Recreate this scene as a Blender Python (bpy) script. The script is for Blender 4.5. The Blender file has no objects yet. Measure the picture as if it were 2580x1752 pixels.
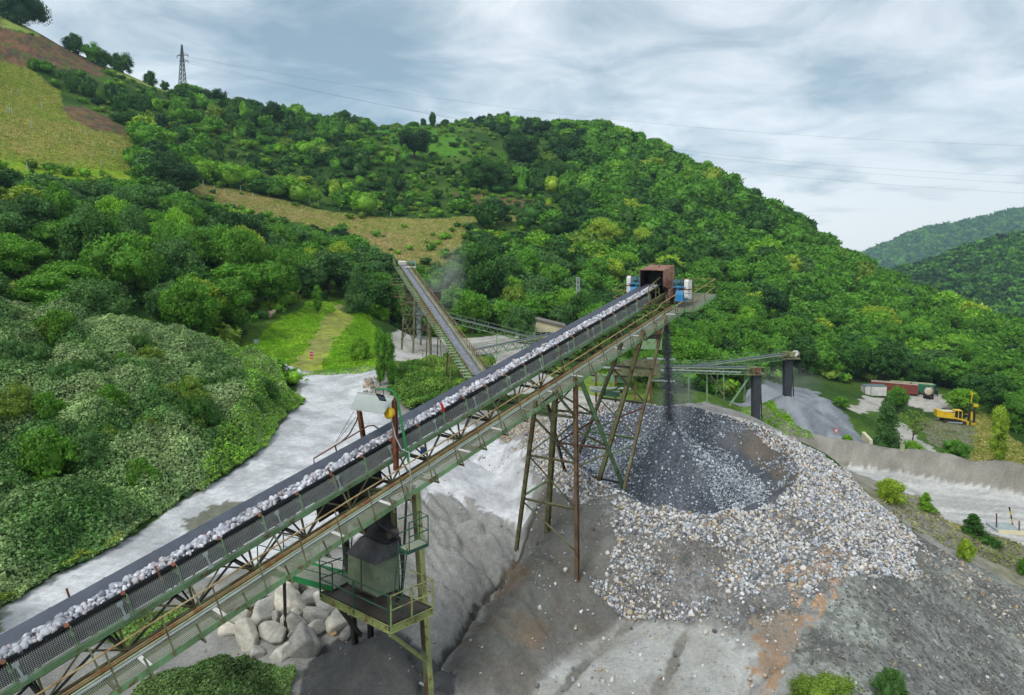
import bpy, math, random
import numpy as np
from math import radians, sin, cos, pi, sqrt, atan2
from mathutils import Vector, Matrix
rng = np.random.default_rng(7); random.seed(7)
SC = bpy.context.scene; COL = SC.collection
HAZE = .00015
# ------------------------------------------------------------------ camera model (photo pixels 2580 x 1752 -> rays), used to read real positions
F_ = 1720.; PT = radians(4.); SHY = -136.
FW = np.array([0, cos(PT), -sin(PT)]); UPV = np.array([0, sin(PT), cos(PT)])
def ray(x, y):
    d = np.array([(x-1290)/F_, 0, 0]) + (876-y+SHY)/F_*UPV + FW
    return d/d[1]
def I(x, y, Y): return ray(x, y)*Y
def proj(q):
    q = np.asarray(q, float); z = q @ FW
    return 1290+F_*q[..., 0]/z, 876+SHY-F_*(q @ UPV)/z
# ------------------------------------------------------------------ numpy noise
def _h(ix, iy, s):
    n = (ix.astype(np.int64)*374761393 + iy.astype(np.int64)*668265263 + s*982451653) & 0xffffffff
    n = ((n ^ (n >> 13))*1274126177) & 0xffffffff
    return ((n ^ (n >> 16)) & 0xffff)/65535.
def vn(x, y, s=0):
    x = np.asarray(x, float); y = np.asarray(y, float)
    ix = np.floor(x); iy = np.floor(y); fx = x-ix; fy = y-iy
    fx = fx*fx*(3-2*fx); fy = fy*fy*(3-2*fy)
    a = _h(ix, iy, s); b = _h(ix+1, iy, s); c = _h(ix, iy+1, s); d = _h(ix+1, iy+1, s)
    return (a+(b-a)*fx)*(1-fy)+(c+(d-c)*fx)*fy
def fbm(x, y, s=0, o=4):
    t = 0; a = .5
    for k in range(o):
        t = t+a*(vn(x*2**k+k*17.3, y*2**k-k*9.1, s+k)-.5)*2; a *= .5
    return t
# ------------------------------------------------------------------ terrain heights
CP = [(1200,1700,28),(1565,1410,37),(1545,1310,40.3),(1500,1560,32.6),(1345,1335,39.2),(1225,1455,34.6),(1150,1585,30.8),(1500,1700,27.5),(1700,1700,27.5),(1600,1500,33.5),(1100,1300,40),
 (1200,1150,50),(1300,1070,60),(1000,1500,32),(700,1600,28.5),(600,1450,33.5),(300,1700,26),(500,1720,26),(100,1650,27),
 (0,1500,32),(200,1420,35.5),(350,1340,40),(500,1250,45),(620,1180,51),(800,1050,66),(870,960,83),(760,948,87),(950,1000,76),(850,1150,54),(700,1300,42),(400,1480,33.5),
 (0,1400,34.5),(0,900,60),(0,830,64),(200,870,64),(400,915,68),(600,965,74),(690,1000,74),(300,1150,48),(150,1150,46),(450,1120,52),(600,1050,62),
 (640,890,86),(400,890,86),(0,800,82),(700,905,92),(780,932,89),(760,830,108),(850,770,128),(900,905,95),(940,850,110),(920,775,130),
 (300,730,105),(0,640,115),(0,470,170),(300,580,160),(600,680,150),(900,720,165),(1100,850,150),(1000,860,142),(1000,900,117),(1150,885,126),(1200,870,130),
 (1400,870,140),(1340,852,147),(1000,965,80),(1100,935,88),(1400,1000,80),(1450,1035,74),(1600,990,95),(1800,1000,100),
 (950,625,230),(1100,640,225),(900,560,260),(1150,560,265),(700,520,255),(500,470,250),(1300,555,280),(1300,480,330),(1000,480,310),(700,400,330),
 (1300,325,500),(1100,322,505),(1000,322,500),(850,325,480),(700,300,455),(550,272,440),(430,240,430),(300,185,385),(110,100,330),(0,60,310),
 (0,400,200),(200,420,210),(330,400,230),(0,250,250),(250,300,270),(0,160,285),(200,200,310),
 (1430,345,490),(1530,350,465),(1700,415,430),(1887,520,400),(2000,590,380),(2087,650,360),(2176,700,345),(2331,775,310),(2442,815,290),(2580,860,270),
 (1500,450,380),(1700,560,320),(1900,680,280),(2100,780,250),(2300,860,230),(1500,790,190),(1650,880,170),(1900,935,165),(2100,965,180),(2300,965,190),
 (2450,970,198),(2580,1010,180),(1450,650,240),(1300,720,200),(1650,720,240),
 (2200,1000,178),(2400,1012,175),(2400,1075,150),(2550,1150,118),(2300,1120,120),(2100,1110,115),(2050,1140,93),(2300,1190,85),(2580,1280,73),
 (2250,1262,75),(2450,1335,66),(2580,1385,62),(2540,1400,60),
 (1900,1050,62),(2000,1120,55),(2100,1200,48),(2200,1262,44),(2300,1350,43),(2450,1435,41),(2580,1505,40),
 (2150,1450,33),(2000,1560,30),(1900,1660,27.5),(2580,1752,31),(2350,1600,31.5),(2200,1700,27),(1700,560,640),(1887,640,600),(2000,760,500),(2087,800,470),(2176,850,440),(2200,860,560),(2400,900,560),(2331,850,430),(2442,900,400),(2580,930,370),(1430,470,640),(1560,440,600),(2250,1340,51),(2350,1410,50),(2450,1500,49),(2580,1620,47),(2180,1275,55),(2580,1440,56),(2350,1300,62),(2400,1500,36),(1800,1500,31.5),(2000,1400,35),(1850,1380,36)]
WP = [(-60,20,-5),(-45,5,-12),(-90,60,2),(55,20,-27),(60,-20,-28),(0,-24,-18),(0,0,-18),(-60,-24,-8),(20,10,-18),(32,22,-23),(45,45,-27),(-20,15,-16.5),
 (-170,120,45),(-260,200,90),(-400,400,150),(-500,600,150),(-5.5,22,-18.4),(-9,23.5,-17.8),(-2.2,23,-18.5),(-6,26,-18.2),(-3,19,-18.6),(200,100,-32),(300,150,-30),(320,260,-25),(400,400,-30),(0,640,70),(-300,640,90),(250,560,10),(500,600,-60),
 (110,70,-29),(150,60,-30),(-150,-20,10),(200,-20,-30),(100,110,-36),(240,560,-90),(330,560,-95),(420,560,-100),(500,640,-110),(300,640,-110),(420,450,-60),(140,140,-40)]
pts = np.array([I(*c) for c in CP]+[np.array(w, float) for w in WP])
def _U(r2): return np.where(r2 > 1e-9, r2*np.log(r2+1e-12), 0)
# thin plate spline in log-ish coordinates so near detail and far hills both stay smooth
def _w(x, y):
    R = np.sqrt(x*x+(y+40.)**2); L = np.log(R)*100.
    return np.arctan2(x, y+40.)*100., L
_px, _py = _w(pts[:, 0], pts[:, 1]); _n = len(pts)
_K = _U((_px[:, None]-_px)**2+(_py[:, None]-_py)**2) + np.eye(_n)*8.
_Pm = np.c_[np.ones(_n), _px, _py]
_A = np.r_[np.c_[_K, _Pm], np.c_[_Pm.T, np.zeros((3, 3))]]
_S = np.linalg.solve(_A, np.r_[pts[:, 2], 0, 0, 0])
def H0(x, y):
    x = np.asarray(x, float); y = np.asarray(y, float); sh = x.shape; x = x.ravel(); y = y.ravel()
    o = np.empty(len(x)); 
    for k in range(0, len(x), 20000):
        a, b = _w(x[k:k+20000], np.maximum(y[k:k+20000], -35))
        o[k:k+20000] = _U((a[:, None]-_px)**2+(b[:, None]-_py)**2) @ _S[:_n] + _S[_n]+_S[_n+1]*a+_S[_n+2]*b
    return o.reshape(sh)
def cone(x, y, A, s, r=.8, ex=1., ang=0):
    dx = x-A[0]; dy = y-A[1]; c, n = cos(ang), sin(ang)
    u = (dx*c+dy*n)/ex; v = -dx*n+dy*c
    w = 1+.10*np.sin(np.arctan2(v, u)*5+A[0])+.04*np.sin(np.arctan2(v, u)*13+A[1])
    return A[2]-s*w*(np.sqrt(u*u+v*v+r*r)-r)
RC = np.array([11., 45.4]); RX, RY = 7.9, 8.9
def smax(a, b, k): return .5*(a+b+np.sqrt((a-b)**2+k*k))
BERM = np.array([I(1930,1092,97)[:2], I(1990,1100,91)[:2], I(2150,1112,89)[:2], I(2300,1130,86)[:2], I(2450,1150,82)[:2], I(2580,1172,79)[:2], (75,66), (100,50)])
def dseg(x, y, P):
    d = np.full(x.shape, 1e9)
    for (a, b) in zip(P[:-1], P[1:]):
        v = b-a; t = np.clip(((x-a[0])*v[0]+(y-a[1])*v[1])/(v@v), 0, 1)
        d = np.minimum(d, np.hypot(x-a[0]-t*v[0], y-a[1]-t*v[1]))
    return d
def ridge(x, y, A, B, s, r=.5):
    v = B[:2]-A[:2]; t = np.clip(((x-A[0])*v[0]+(y-A[1])*v[1])/(v@v), 0, 1)
    d = np.hypot(x-A[0]-t*v[0], y-A[1]-t*v[1]); return A[2]+(B[2]-A[2])*t-s*(1+.08*np.sin(t*9+A[0]))*(np.sqrt(d*d+r*r)-r)
HEAPS = [(I(1505,1236,40.2), .66, 1.0, 1.1, 0), (I(955,1610,26.6), .78, .35, 1., 0), (I(1250,1110,52), .35, 2., 1.4, .5)]
RIDGES = [(I(1490,1238,40), I(1400,1400,34.4), .66), (I(1400,1400,34.4), I(1255,1590,29.2), .56), (I(1125,1150,46), I(1010,1260,39.5), .50), (I(1010,1260,39.5), I(960,1420,33.5), .42)]
CREASE = np.array([I(1400,1270,41)[:2], I(1345,1335,38.6)[:2], I(1285,1390,36.4)[:2], I(1225,1455,34.2)[:2], I(1180,1525,32.2)[:2], I(1150,1585,30.6)[:2], I(1095,1655,29)[:2]])
RUTS = [np.array([I(a, b, c)[:2] for a, b, c in P]) for P in ([(1380,1800,26),(1470,1690,28.3),(1540,1610,30.3),(1610,1555,32)], [(1640,1800,26),(1700,1700,28.2),(1720,1640,29.6)])]
PILES = [(I(1985,992,112), .66, .6, 1., 0), (I(1925,968,126), .62, .6, 1., 0), (I(2062,1000,132), .6, .6, 1.5, .9), (I(1900,1052,88), .7, .5, 1., 0)]
def H(x, y):
    x = np.asarray(x, float); y = np.asarray(y, float)
    h = H0(x, y)
    near = np.clip(1-(y-90)/60, 0, 1)
    h = h + fbm(x*.25, y*.25, 3, 3)*.25*near + fbm(x*1.3, y*1.3, 5, 3)*.06*near + fbm(x*.03, y*.03, 8, 3)*2.2*np.clip((y-140)/120, 0, 1)
    m = (y < 75) & (y > 15) & (np.abs(x) < 40)
    if m.any():
        X = x[m]; Y = y[m]; g = h[m]
        for hp in HEAPS: g = smax(g, cone(X, Y, *hp)+fbm(X*1.1, Y*.9, 11, 3)*.10, .25)
        for a_, b_, s_ in RIDGES: g = smax(g, ridge(X, Y, a_, b_, s_)+fbm(X*1.1, Y*.9, 13, 3)*.08, .2)
        dc = dseg(X, Y, CREASE)+.12*fbm(X*1.3, Y*1.3, 14, 2); g = g-np.maximum(0, .75-.42*dc)-.28*np.clip(1-dc/.22, 0, 1)
        for P_ in RUTS: dd_ = dseg(X, Y, P_)+.06*fbm(X*2, Y*2, 15, 2); g = g-.10*np.clip(1-(dd_/.28)**2, 0, 1)+.05*np.clip(1-((dd_-.45)/.2)**2, 0, 1)
        dx = (X-RC[0])/RX; dy = (Y-RC[1])/RY; wob = 1+.05*np.sin(np.arctan2(dy, dx)*3+1)+.03*np.sin(np.arctan2(dy, dx)*7)
        r = np.hypot(dx, dy)/wob; R = 8.4
        rim = -13.55+.10*(Y-RC[1])-.03*(X-RC[0])+fbm(X*.5, Y*.5, 4, 2)*.35
        wall = rim-(1-r)*R*.80
        cn = -11.75-R*np.hypot((X-10.5)/RX, (Y-45.4)/RY)*.78+fbm(X*.8, Y*.8, 6, 3)*.2
        ins = smax(cn, wall, .5)
        out = smax(g, rim-(r-1)*R*.45-np.maximum(0, r-1.45)*9, .5)
        g = np.where(r < 1, ins, out)
        h[m] = g
    m = (y < 60) & (y > 20) & (x > -16) & (x < 14)
    if m.any():
        X = x[m]; Y = y[m]; u = X*.55-Y*.835; v = X*.835+Y*.55
        k = np.clip(1.4-np.hypot((X+3)/6, (Y-35)/8), 0, 1)*(np.hypot((X-RC[0])/RX, (Y-RC[1])/RY) > 1.15)
        n_ = fbm(u*.22+fbm(X*.3, Y*.3, 2, 2)*.8, v*1.5, 77, 3); h[m] -= k*.34*np.clip(1-np.abs(n_)*7, 0, 1)
        c2 = np.abs(fbm(X*.16+5, Y*.16, 79, 3)); h[m] -= .45*np.clip(1-c2*22, 0, 1)*(np.hypot((X-RC[0])/RX, (Y-RC[1])/RY) > 1.25)*np.clip((52-Y)/6, 0, 1)
    m = (y > 76) & (y < 175) & (x > 20)
    if m.any():
        X = x[m]; Y = y[m]; g = h[m]
        for hp in PILES: g = smax(g, cone(X, Y, *hp)+fbm(X*.5, Y*.5, 12, 3)*.25, .4)
        h[m] = g
    m = (y > 45) & (y < 110) & (x > 30)
    if m.any():
        X = x[m]; Y = y[m]; d = dseg(X, Y, BERM)
        h[m] += 2.9*np.exp(-(d/2.3)**2)*(1+.25*fbm(X*.2, Y*.2, 9, 2))
    return h
def G(px, py, Y0=15., Y1=650.):
    """where the line of sight through a photo pixel meets the ground, searching from depth Y0"""
    r = ray(px, py); t = np.geomspace(Y0, Y1, 500)
    z = H(r[0]*t, t)-r[2]*t
    k = np.argmax(z > 0)
    if z[k] <= 0: k = len(t)-1
    if k > 0:
        a, b = t[k-1], t[k]
        for _ in range(3):
            tt = np.linspace(a, b, 12); zz = H(r[0]*tt, tt)-r[2]*tt; j = max(1, int(np.argmax(zz > 0))); a, b = tt[j-1], tt[j]
        Y = b
    else: Y = t[0]
    return np.array([r[0]*Y, Y, float(H(np.array([r[0]*Y]), np.array([Y]))[0])])
def Hs(x, y): return float(H(np.array([x]), np.array([y]))[0])
# ------------------------------------------------------------------ materials
def lin(c): return tuple((v/255./12.92 if v/255. <= .04045 else ((v/255.+.055)/1.055)**2.4) for v in c)
KA = 1.12
def S(r, g, b): return tuple(min(.85, v/KA) for v in lin((r, g, b)))
def newmat(name):
    m = bpy.data.materials.new(name); m.use_nodes = True; nt = m.node_tree
    for n in list(nt.nodes): nt.nodes.remove(n)
    out = nt.nodes.new('ShaderNodeOutputMaterial'); b = nt.nodes.new('ShaderNodeBsdfPrincipled')
    nt.links.new(b.outputs[0], out.inputs[0]); return m, nt, b
def N(nt, t, **kw):
    n = nt.nodes.new(t)
    for k, v in kw.items():
        if k in n.inputs: n.inputs[k].default_value = v
        else: setattr(n, k, v)
    return n
def L(nt, a, b): nt.links.new(a, b)
def noise(nt, co, scale, detail=4, rough=.55):
    n = N(nt, 'ShaderNodeTexNoise', Scale=scale, Detail=detail, Roughness=rough); L(nt, co, n.inputs['Vector']); return n.outputs[0]
def ramp(nt, f, stops):
    r = N(nt, 'ShaderNodeValToRGB'); e = r.color_ramp.elements
    while len(e) < len(stops): e.new(.5)
    for k, (p, c) in enumerate(stops):
        e[k].position = p; e[k].color = (*c, 1) if not isinstance(c, (int, float)) else (c, c, c, 1)
    L(nt, f, r.inputs[0]); return r.outputs[0]
def mix(nt, f, a, b, bt='MIX'):
    m = N(nt, 'ShaderNodeMix', data_type='RGBA', blend_type=bt)
    for k, v in ((0, f), (6, a), (7, b)):
        s = m.inputs[k]
        if hasattr(v, 'node'): L(nt, v, s)
        elif isinstance(v, (int, float)): s.default_value = v if k == 0 else (v, v, v, 1)
        else: s.default_value = (*v[:3], 1)
    return m.outputs[2]
def bump(nt, b, h, st, d):
    n = N(nt, 'ShaderNodeBump', Strength=st, Distance=d); L(nt, h, n.inputs['Height']); L(nt, n.outputs[0], b.inputs['Normal'])
def paint(name, col, col2=None, rust=.3, rc=(95, 60, 38), rough=.55, metal=0., sc=1.2, dirt=.35):
    m, nt, b = newmat(name); co = N(nt, 'ShaderNodeTexCoord').outputs['Object']
    c2 = col2 or tuple(v*.72 for v in col)
    c = mix(nt, ramp(nt, noise(nt, co, sc, 5), [(.38, 0.), (.62, 1.)]), S(*col), S(*c2))
    c = mix(nt, ramp(nt, noise(nt, co, sc*9, 5, .65), [(.4, 0.), (.75, dirt)]), c, S(78, 74, 66))
    c = mix(nt, ramp(nt, noise(nt, co, sc*2.3, 7, .68), [(.66-rust*.32, 0.), (.74-rust*.32, .9)]), c, S(*rc))
    L(nt, c, b.inputs['Base Color']); b.inputs['Roughness'].default_value = rough; b.inputs['Metallic'].default_value = metal
    bump(nt, b, noise(nt, co, sc*20, 3), .25, .01)
    return m
def plain(name, col, rough=.7, v=.25, sc=3., spec=.3):
    m, nt, b = newmat(name); co = N(nt, 'ShaderNodeTexCoord').outputs['Object']
    c = mix(nt, ramp(nt, noise(nt, co, sc, 6, .6), [(.3, 0.), (.7, 1.)]), S(*col), S(*[x*(1-v) for x in col]))
    L(nt, c, b.inputs['Base Color']); b.inputs['Roughness'].default_value = rough; b.inputs['Specular IOR Level'].default_value = spec
    bump(nt, b, noise(nt, co, sc*8, 3), .2, .02)
    return m
M = {}
def groundmat(name, gs, amt, bs, bst, spk=0.):
    m, nt, b = newmat(name); co = N(nt, 'ShaderNodeTexCoord').outputs['Object']
    a = N(nt, 'ShaderNodeAttribute', attribute_name='tint').outputs['Color']
    f = noise(nt, co, gs, 8, .7); c = mix(nt, amt, a, ramp(nt, f, [(.3, .25), (.7, 1.)]), 'MULTIPLY')
    c = mix(nt, 1., c, 1.22, 'MULTIPLY')
    if spk:
        v = N(nt, 'ShaderNodeTexVoronoi', Scale=spk); L(nt, co, v.inputs['Vector'])
        c = mix(nt, .75, c, ramp(nt, v.outputs['Color'], [(.1, .55), (.5, .95), (.9, 1.6)]), 'MULTIPLY')
        bump(nt, b, v.outputs['Distance'], .6, .05)
    else:
        bump(nt, b, noise(nt, co, bs, 6, .65), bst, .15)
    L(nt, c, b.inputs['Base Color']); b.inputs['Roughness'].default_value = .92; b.inputs['Specular IOR Level'].default_value = .15
    return m
M['grass'] = groundmat('grassy_ground', .8, .75, 6., .8)
M['dirt'] = groundmat('bare_ground', 1.1, .55, 3., .7)
M['road'] = groundmat('dusty_road', 2.6, .5, 9., .6)
M['fines'] = groundmat('fine_gravel', 5., .5, 12., .7)
M['gravel'] = groundmat('coarse_gravel', 1.2, .5, 8., .8, 9.)
M['scree'] = groundmat('dark_scree', 1.2, .5, 8., .8, 5.)
def leafmat(name, obj=True):
    m, nt, b = newmat(name); co = N(nt, 'ShaderNodeTexCoord').outputs['Object']
    a = N(nt, 'ShaderNodeObjectInfo').outputs['Color'] if obj else N(nt, 'ShaderNodeAttribute', attribute_name='tint').outputs['Color']
    c = mix(nt, .9, a, ramp(nt, noise(nt, co, .55, 3, .6), [(.3, .55), (.7, 1.35)]), 'MULTIPLY')
    c = mix(nt, .8, c, ramp(nt, noise(nt, co, 4., 2, .6), [(.3, .6), (.7, 1.3)]), 'MULTIPLY')
    L(nt, c, b.inputs['Base Color']); b.inputs['Roughness'].default_value = .6; b.inputs['Specular IOR Level'].default_value = .25
    if obj or True:
        t = N(nt, 'ShaderNodeBsdfTranslucent'); L(nt, mix(nt, 1., c, (1.2, 1.3, .6), 'MULTIPLY'), t.inputs[0])
        ms = N(nt, 'ShaderNodeMixShader', Fac=.14); L(nt, b.outputs[0], ms.inputs[1]); L(nt, t.outputs[0], ms.inputs[2])
        L(nt, ms.outputs[0], [n for n in nt.nodes if n.type == 'OUTPUT_MATERIAL'][0].inputs[0])
    return m
M['leaf'] = leafmat('foliage'); M['leaft'] = leafmat('foliage_mass', False)
def rockmat(name):
    m, nt, b = newmat(name); co = N(nt, 'ShaderNodeTexCoord').outputs['Object']
    a = N(nt, 'ShaderNodeAttribute', attribute_name='tint').outputs['Color']
    c = mix(nt, .8, a, ramp(nt, noise(nt, co, 7., 5, .7), [(.3, .75), (.65, 1.2)]), 'MULTIPLY')
    L(nt, c, b.inputs['Base Color']); b.inputs['Roughness'].default_value = .85
    bump(nt, b, noise(nt, co, 12, 5, .7), .7, .04)
    return m
M['rock'] = rockmat('crushed_rock')
# ------------------------------------------------------------------ object helpers
def link(o): COL.objects.link(o); return o
def tag(o, label=None, cat=None, group=None, kind=None):
    if label: o['label'] = label
    if cat: o['category'] = cat
    if group: o['group'] = group
    if kind: o['kind'] = kind
    return o
def npmesh(name, V, Fc, mat, tint=None, nper=4, smooth=False, parent=None):
    """V (n,3); Fc (m,nper) index array"""
    V = np.asarray(V, np.float32); Fc = np.asarray(Fc, np.int32)
    me = bpy.data.meshes.new(name); me.vertices.add(len(V)); me.vertices.foreach_set('co', V.ravel())
    me.loops.add(Fc.size); me.loops.foreach_set('vertex_index', Fc.ravel())
    me.polygons.add(len(Fc)); me.polygons.foreach_set('loop_start', np.arange(0, Fc.size, nper, dtype=np.int32))
    if smooth: me.polygons.foreach_set('use_smooth', np.ones(len(Fc), bool))
    me.update(calc_edges=True)
    if tint is not None:
        at = me.color_attributes.new('tint', 'FLOAT_COLOR', 'POINT')
        t = np.ones((len(V), 4), np.float32); t[:, :3] = tint; at.data.foreach_set('color', t.ravel())
    if mat: me.materials.append(mat)
    o = bpy.data.objects.new(name, me); link(o)
    if parent: o.parent = parent
    return o
def empty(name, loc, label=None, cat=None, group=None, rz=0):
    o = bpy.data.objects.new(name, None); o.location = loc; o.rotation_euler = (0, 0, rz); o.empty_display_size = .3
    link(o); tag(o, label, cat, group); return o
def inpoly(x, y, P):
    P = np.asarray(P); r = np.zeros(x.shape, bool); j = len(P)-1
    for i in range(len(P)):
        xi, yi = P[i]; xj, yj = P[j]
        c = ((yi > y) != (yj > y)) & (x < (xj-xi)*(y-yi)/((yj-yi) or 1e-9)+xi)
        r ^= c; j = i
    return r
def wp(poly, Y0): return np.array([G(a, b, Y0)[:2] for a, b in poly])
# ------------------------------------------------------------------ ground zones (outlines read off the photo, placed on the terrain in world metres)
YARD = wp([(0,1530),(163,1437),(294,1375),(457,1263),(539,1216),(638,1151),(707,1070),(750,1013),(740,930),(970,920),(985,1000),(1120,1030),(1330,1040),(1500,1040),(1700,1020),
 (1780,1012),(1900,1040),(2000,1108),(2110,1190),(2230,1275),(2400,1390),(2580,1490),(2580,1800),(2580,2600),(0,2600),(0,1800)], 15)
Z = {}
def zone(n, poly, Y0): Z[n] = wp(poly, Y0); return Z[n]
zone('track', [(0,1522),(163,1437),(294,1375),(349,1320),(445,1278),(539,1216),(638,1151),(707,1070),(750,1013),(758,975),(740,930),(850,938),(970,920),(945,965),(930,985),(1010,1060),(1190,1070),(1330,1140),(1340,1290),(1180,1260),(1080,1240),(980,1290),(900,1350),(760,1400),(560,1440),(300,1520),(0,1650)], 15)
zone('haul', [(1880,1085),(1990,1112),(2150,1125),(2300,1182),(2580,1238),(2700,1262),(2700,1420),(2580,1372),(2450,1330),(2250,1240),(2150,1190),(2050,1140),(1900,1110)], 60)
zone('berm', [(1880,1070),(1990,1085),(2150,1095),(2300,1115),(2580,1160),(2700,1180),(2700,1262),(2580,1238),(2300,1182),(2150,1125),(1990,1112),(1880,1085)], 70)
zone('verge', [(2200,1220),(2250,1240),(2450,1330),(2580,1372),(2700,1420),(2700,1700),(2580,1560),(2400,1450),(2230,1330)], 56)
zone('pile', [(1840,1012),(1880,985),(1925,955),(1985,975),(2060,985),(2110,1020),(2180,1108),(2195,1128),(2100,1120),(2000,1108),(1900,1090)], 80)
zone('strip', [(1860,1060),(1885,1022),(1960,1030),(2000,1060),(2050,1105),(2000,1098),(1930,1078)], 75)
zone('lot', [(2110,1025),(2180,998),(2270,1000),(2290,985),(2370,995),(2400,1030),(2330,1036),(2275,1015),(2190,1040)], 135)
zone('lot2', [(2255,1050),(2300,1090),(2350,1130),(2390,1160),(2300,1160),(2255,1110)], 100)
zone('pad', [(2320,1052),(2450,1055),(2480,1110),(2440,1170),(2400,1165),(2340,1110)], 110)
zone('dry', [(2430,1030),(2490,1045),(2560,1110),(2700,1200),(2600,1190),(2440,1165),(2460,1090)], 105)
zone('lush', [(500,870),(620,875),(700,810),(770,770),(820,758),(910,752),(935,800),(955,880),(954,932),(850,945),(745,941),(690,925),(560,905)], 78)
zone('mown', [(690,938),(755,900),(790,850),(820,800),(850,770),(895,770),(885,800),(850,850),(825,895),(800,935),(765,943)], 78)
zone('plant', [(975,850),(1050,845),(1200,850),(1330,845),(1420,860),(1420,900),(1200,940),(1060,930),(960,950),(975,910)], 95)
zone('mid', [(1330,930),(1400,955),(1520,1005),(1660,1025),(1640,1045),(1450,1040),(1340,990),(1250,1000),(1250,960)], 66)
zone('midg', [(1395,925),(1500,935),(1640,990),(1640,1010),(1520,1003),(1400,955)], 70)
zone('midg2', [(1340,960),(1450,1000),(1440,1035),(1330,1020)], 62)
zone('medc', [(470,452),(600,478),(800,528),(980,550),(1100,552),(1400,548),(1400,562),(1180,562),(1170,600),(1130,670),(1000,660),(900,610),(780,565),(600,525),(480,485)], 190)
zone('tanc', [(900,590),(960,580),(1040,600),(1090,660),(1000,660),(930,630)], 190)
zone('tanc2', [(490,462),(600,482),(760,530),(820,548),(700,548),(520,500)], 190)
zone('medl', [(-60,140),(0,150),(70,170),(150,230),(165,290),(240,330),(335,345),(350,400),(340,440),(200,425),(0,400),(-60,400)], 150)
zone('tanl', [(-60,290),(100,300),(240,330),(330,345),(340,390),(200,400),(0,375),(-60,370)], 150)
zone('scar1', [(-60,60),(0,72),(90,95),(200,138),(262,182),(255,198),(200,172),(130,182),(60,168),(0,152),(-60,140)], 150)
zone('scar2', [(150,270),(200,268),(260,290),(312,320),(322,342),(240,328),(170,300)], 150)
zone('scar3', [(1130,485),(1200,490),(1300,500),(1380,510),(1380,528),(1290,520),(1180,515)], 190)
zone('ridge', [(0,28),(60,50),(430,212),(430,236),(300,192),(200,140),(100,98),(0,68)], 220)
zone('brack', [(940,330),(1050,318),(1160,345),(1190,390),(1080,405),(1000,372)], 220)
zone('terr', [(2215,1275),(2400,1390),(2580,1490),(2700,1560),(2700,2600),(2150,2600),(2060,1750),(1995,1640),(2050,1570),(2175,1450),(2200,1380)], 15)
zone('orange', [(1900,1560),(1990,1540),(2060,1480),(2150,1430),(2190,1440),(2090,1530),(2000,1620),(1950,1752),(1880,1900),(1800,1900),(1860,1700),(1890,1620)], 15)
zone('orang2', [(2000,1400),(2060,1380),(2160,1400),(2150,1430),(2040,1470),(1990,1500),(1975,1450)], 15)
zone('pale2', [(1440,1600),(1560,1560),(1800,1580),(1900,1650),(1850,1900),(1250,1900),(1350,1700)], 15)
zone('black', [(980,1600),(900,1660),(820,1760),(800,1900),(1150,1900),(1110,1700),(1040,1630)], 15)
zone('brown', [(1300,1400),(1250,1500),(1180,1600),(1150,1640),(1250,1700),(1380,1600),(1400,1450)], 15)
zone('wet', [(480,1310),(560,1262),(620,1262),(640,1290),(560,1340),(470,1330)], 15)
zone('stones', [(1520,1262),(1640,1280),(1750,1296),(1880,1290),(1990,1200),(2010,1120),(1900,1052),(1790,1018),(1880,1030),(2000,1106),(2110,1188),(2240,1285),(2330,1380),(2300,1430),(2190,1440),(2080,1520),(1990,1570),(1880,1590),(1700,1560),(1560,1570),(1500,1500),(1560,1400)], 15)
# grid: fan of columns, rows spaced with distance
tt = np.r_[np.linspace(-2.4, -.84, 16)[:-1], np.linspace(-.84, .84, 620), np.linspace(.84, 2.4, 16)[1:]]
yy = np.r_[np.linspace(-22, 14, 14)[:-1], np.geomspace(14+8, 640+8, 600)-8]
TX = (yy[:, None]+24)*tt[None, :]; TY = np.repeat(yy[:, None], len(tt), 1)
TZ = H(TX, TY); nr, nc = TX.shape
fx = TX.ravel(); fy = TY.ravel(); fz = TZ.ravel()
wx = fx+fbm(fx*.35, fy*.35, 21, 3)*.9*np.clip(fy/60, .6, 2.6); wy = fy+fbm(fx*.35, fy*.35, 22, 3)*.9*np.clip(fy/60, .6, 2.6)
tint = np.empty((len(fx), 3)); kind = np.zeros(len(fx), int)   # kind -> object
_nr = np.clip((70-fy)/15, 0, 1); _dm = np.clip((fy-50)/20, 0, 1)*np.clip((130-fy)/20, 0, 1)
wx = fx+(wx-fx)*(1-.75*_dm)+fbm(fx*2.1, fy*2.1, 23, 3)*.7*_nr; wy = fy+(wy-fy)*(1-.75*_dm)+fbm(fx*2.1, fy*2.1, 24, 3)*.7*_nr
n1 = fbm(fx*.06, fy*.06, 31, 4); n2 = fbm(fx*.5, fy*.5, 32, 4); n3 = fbm(fx*2.2, fy*2.2, 33, 3)
def mixc(a, b, f): f = np.clip(f, 0, 1)[:, None]; return np.array(a)*(1-f)+np.array(b)*f
tint[:] = mixc(S(52, 84, 26), S(88, 118, 40), n1*1.5+.4)
def setz(m, col, k=None):
    tint[m] = col[m] if getattr(col, 'ndim', 1) == 2 else col
    if k is not None: kind[m] = k
zin = lambda n, a=wx, b=wy: inpoly(a, b, Z[n])
NAMES = ['hillside', 'quarry_floor', 'dirt_track', 'haul_road', 'stone_stockpile', 'gravel_heap', 'meadow', 'gravel_berm', 'dark_spoil_heap', 'equipment_lot', 'crater_wall']
setz(zin('medc'), mixc(S(130, 150, 58), S(168, 158, 98), n2*1.8+.4), 6)
setz(zin('tanc') | zin('tanc2'), mixc(S(176, 156, 108), S(140, 148, 72), n2*1.8+.4), 6)
setz(zin('medl'), mixc(S(128, 152, 44), S(150, 158, 60), n2*1.5+.4), 6)
setz(inpoly(wx, wy, wp([(-60, 385), (0, 392), (200, 412), (345, 420), (350, 450), (-60, 470)], 150)), mixc(S(122, 160, 30), S(150, 170, 50), n2*1.5+.4), 6)
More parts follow.
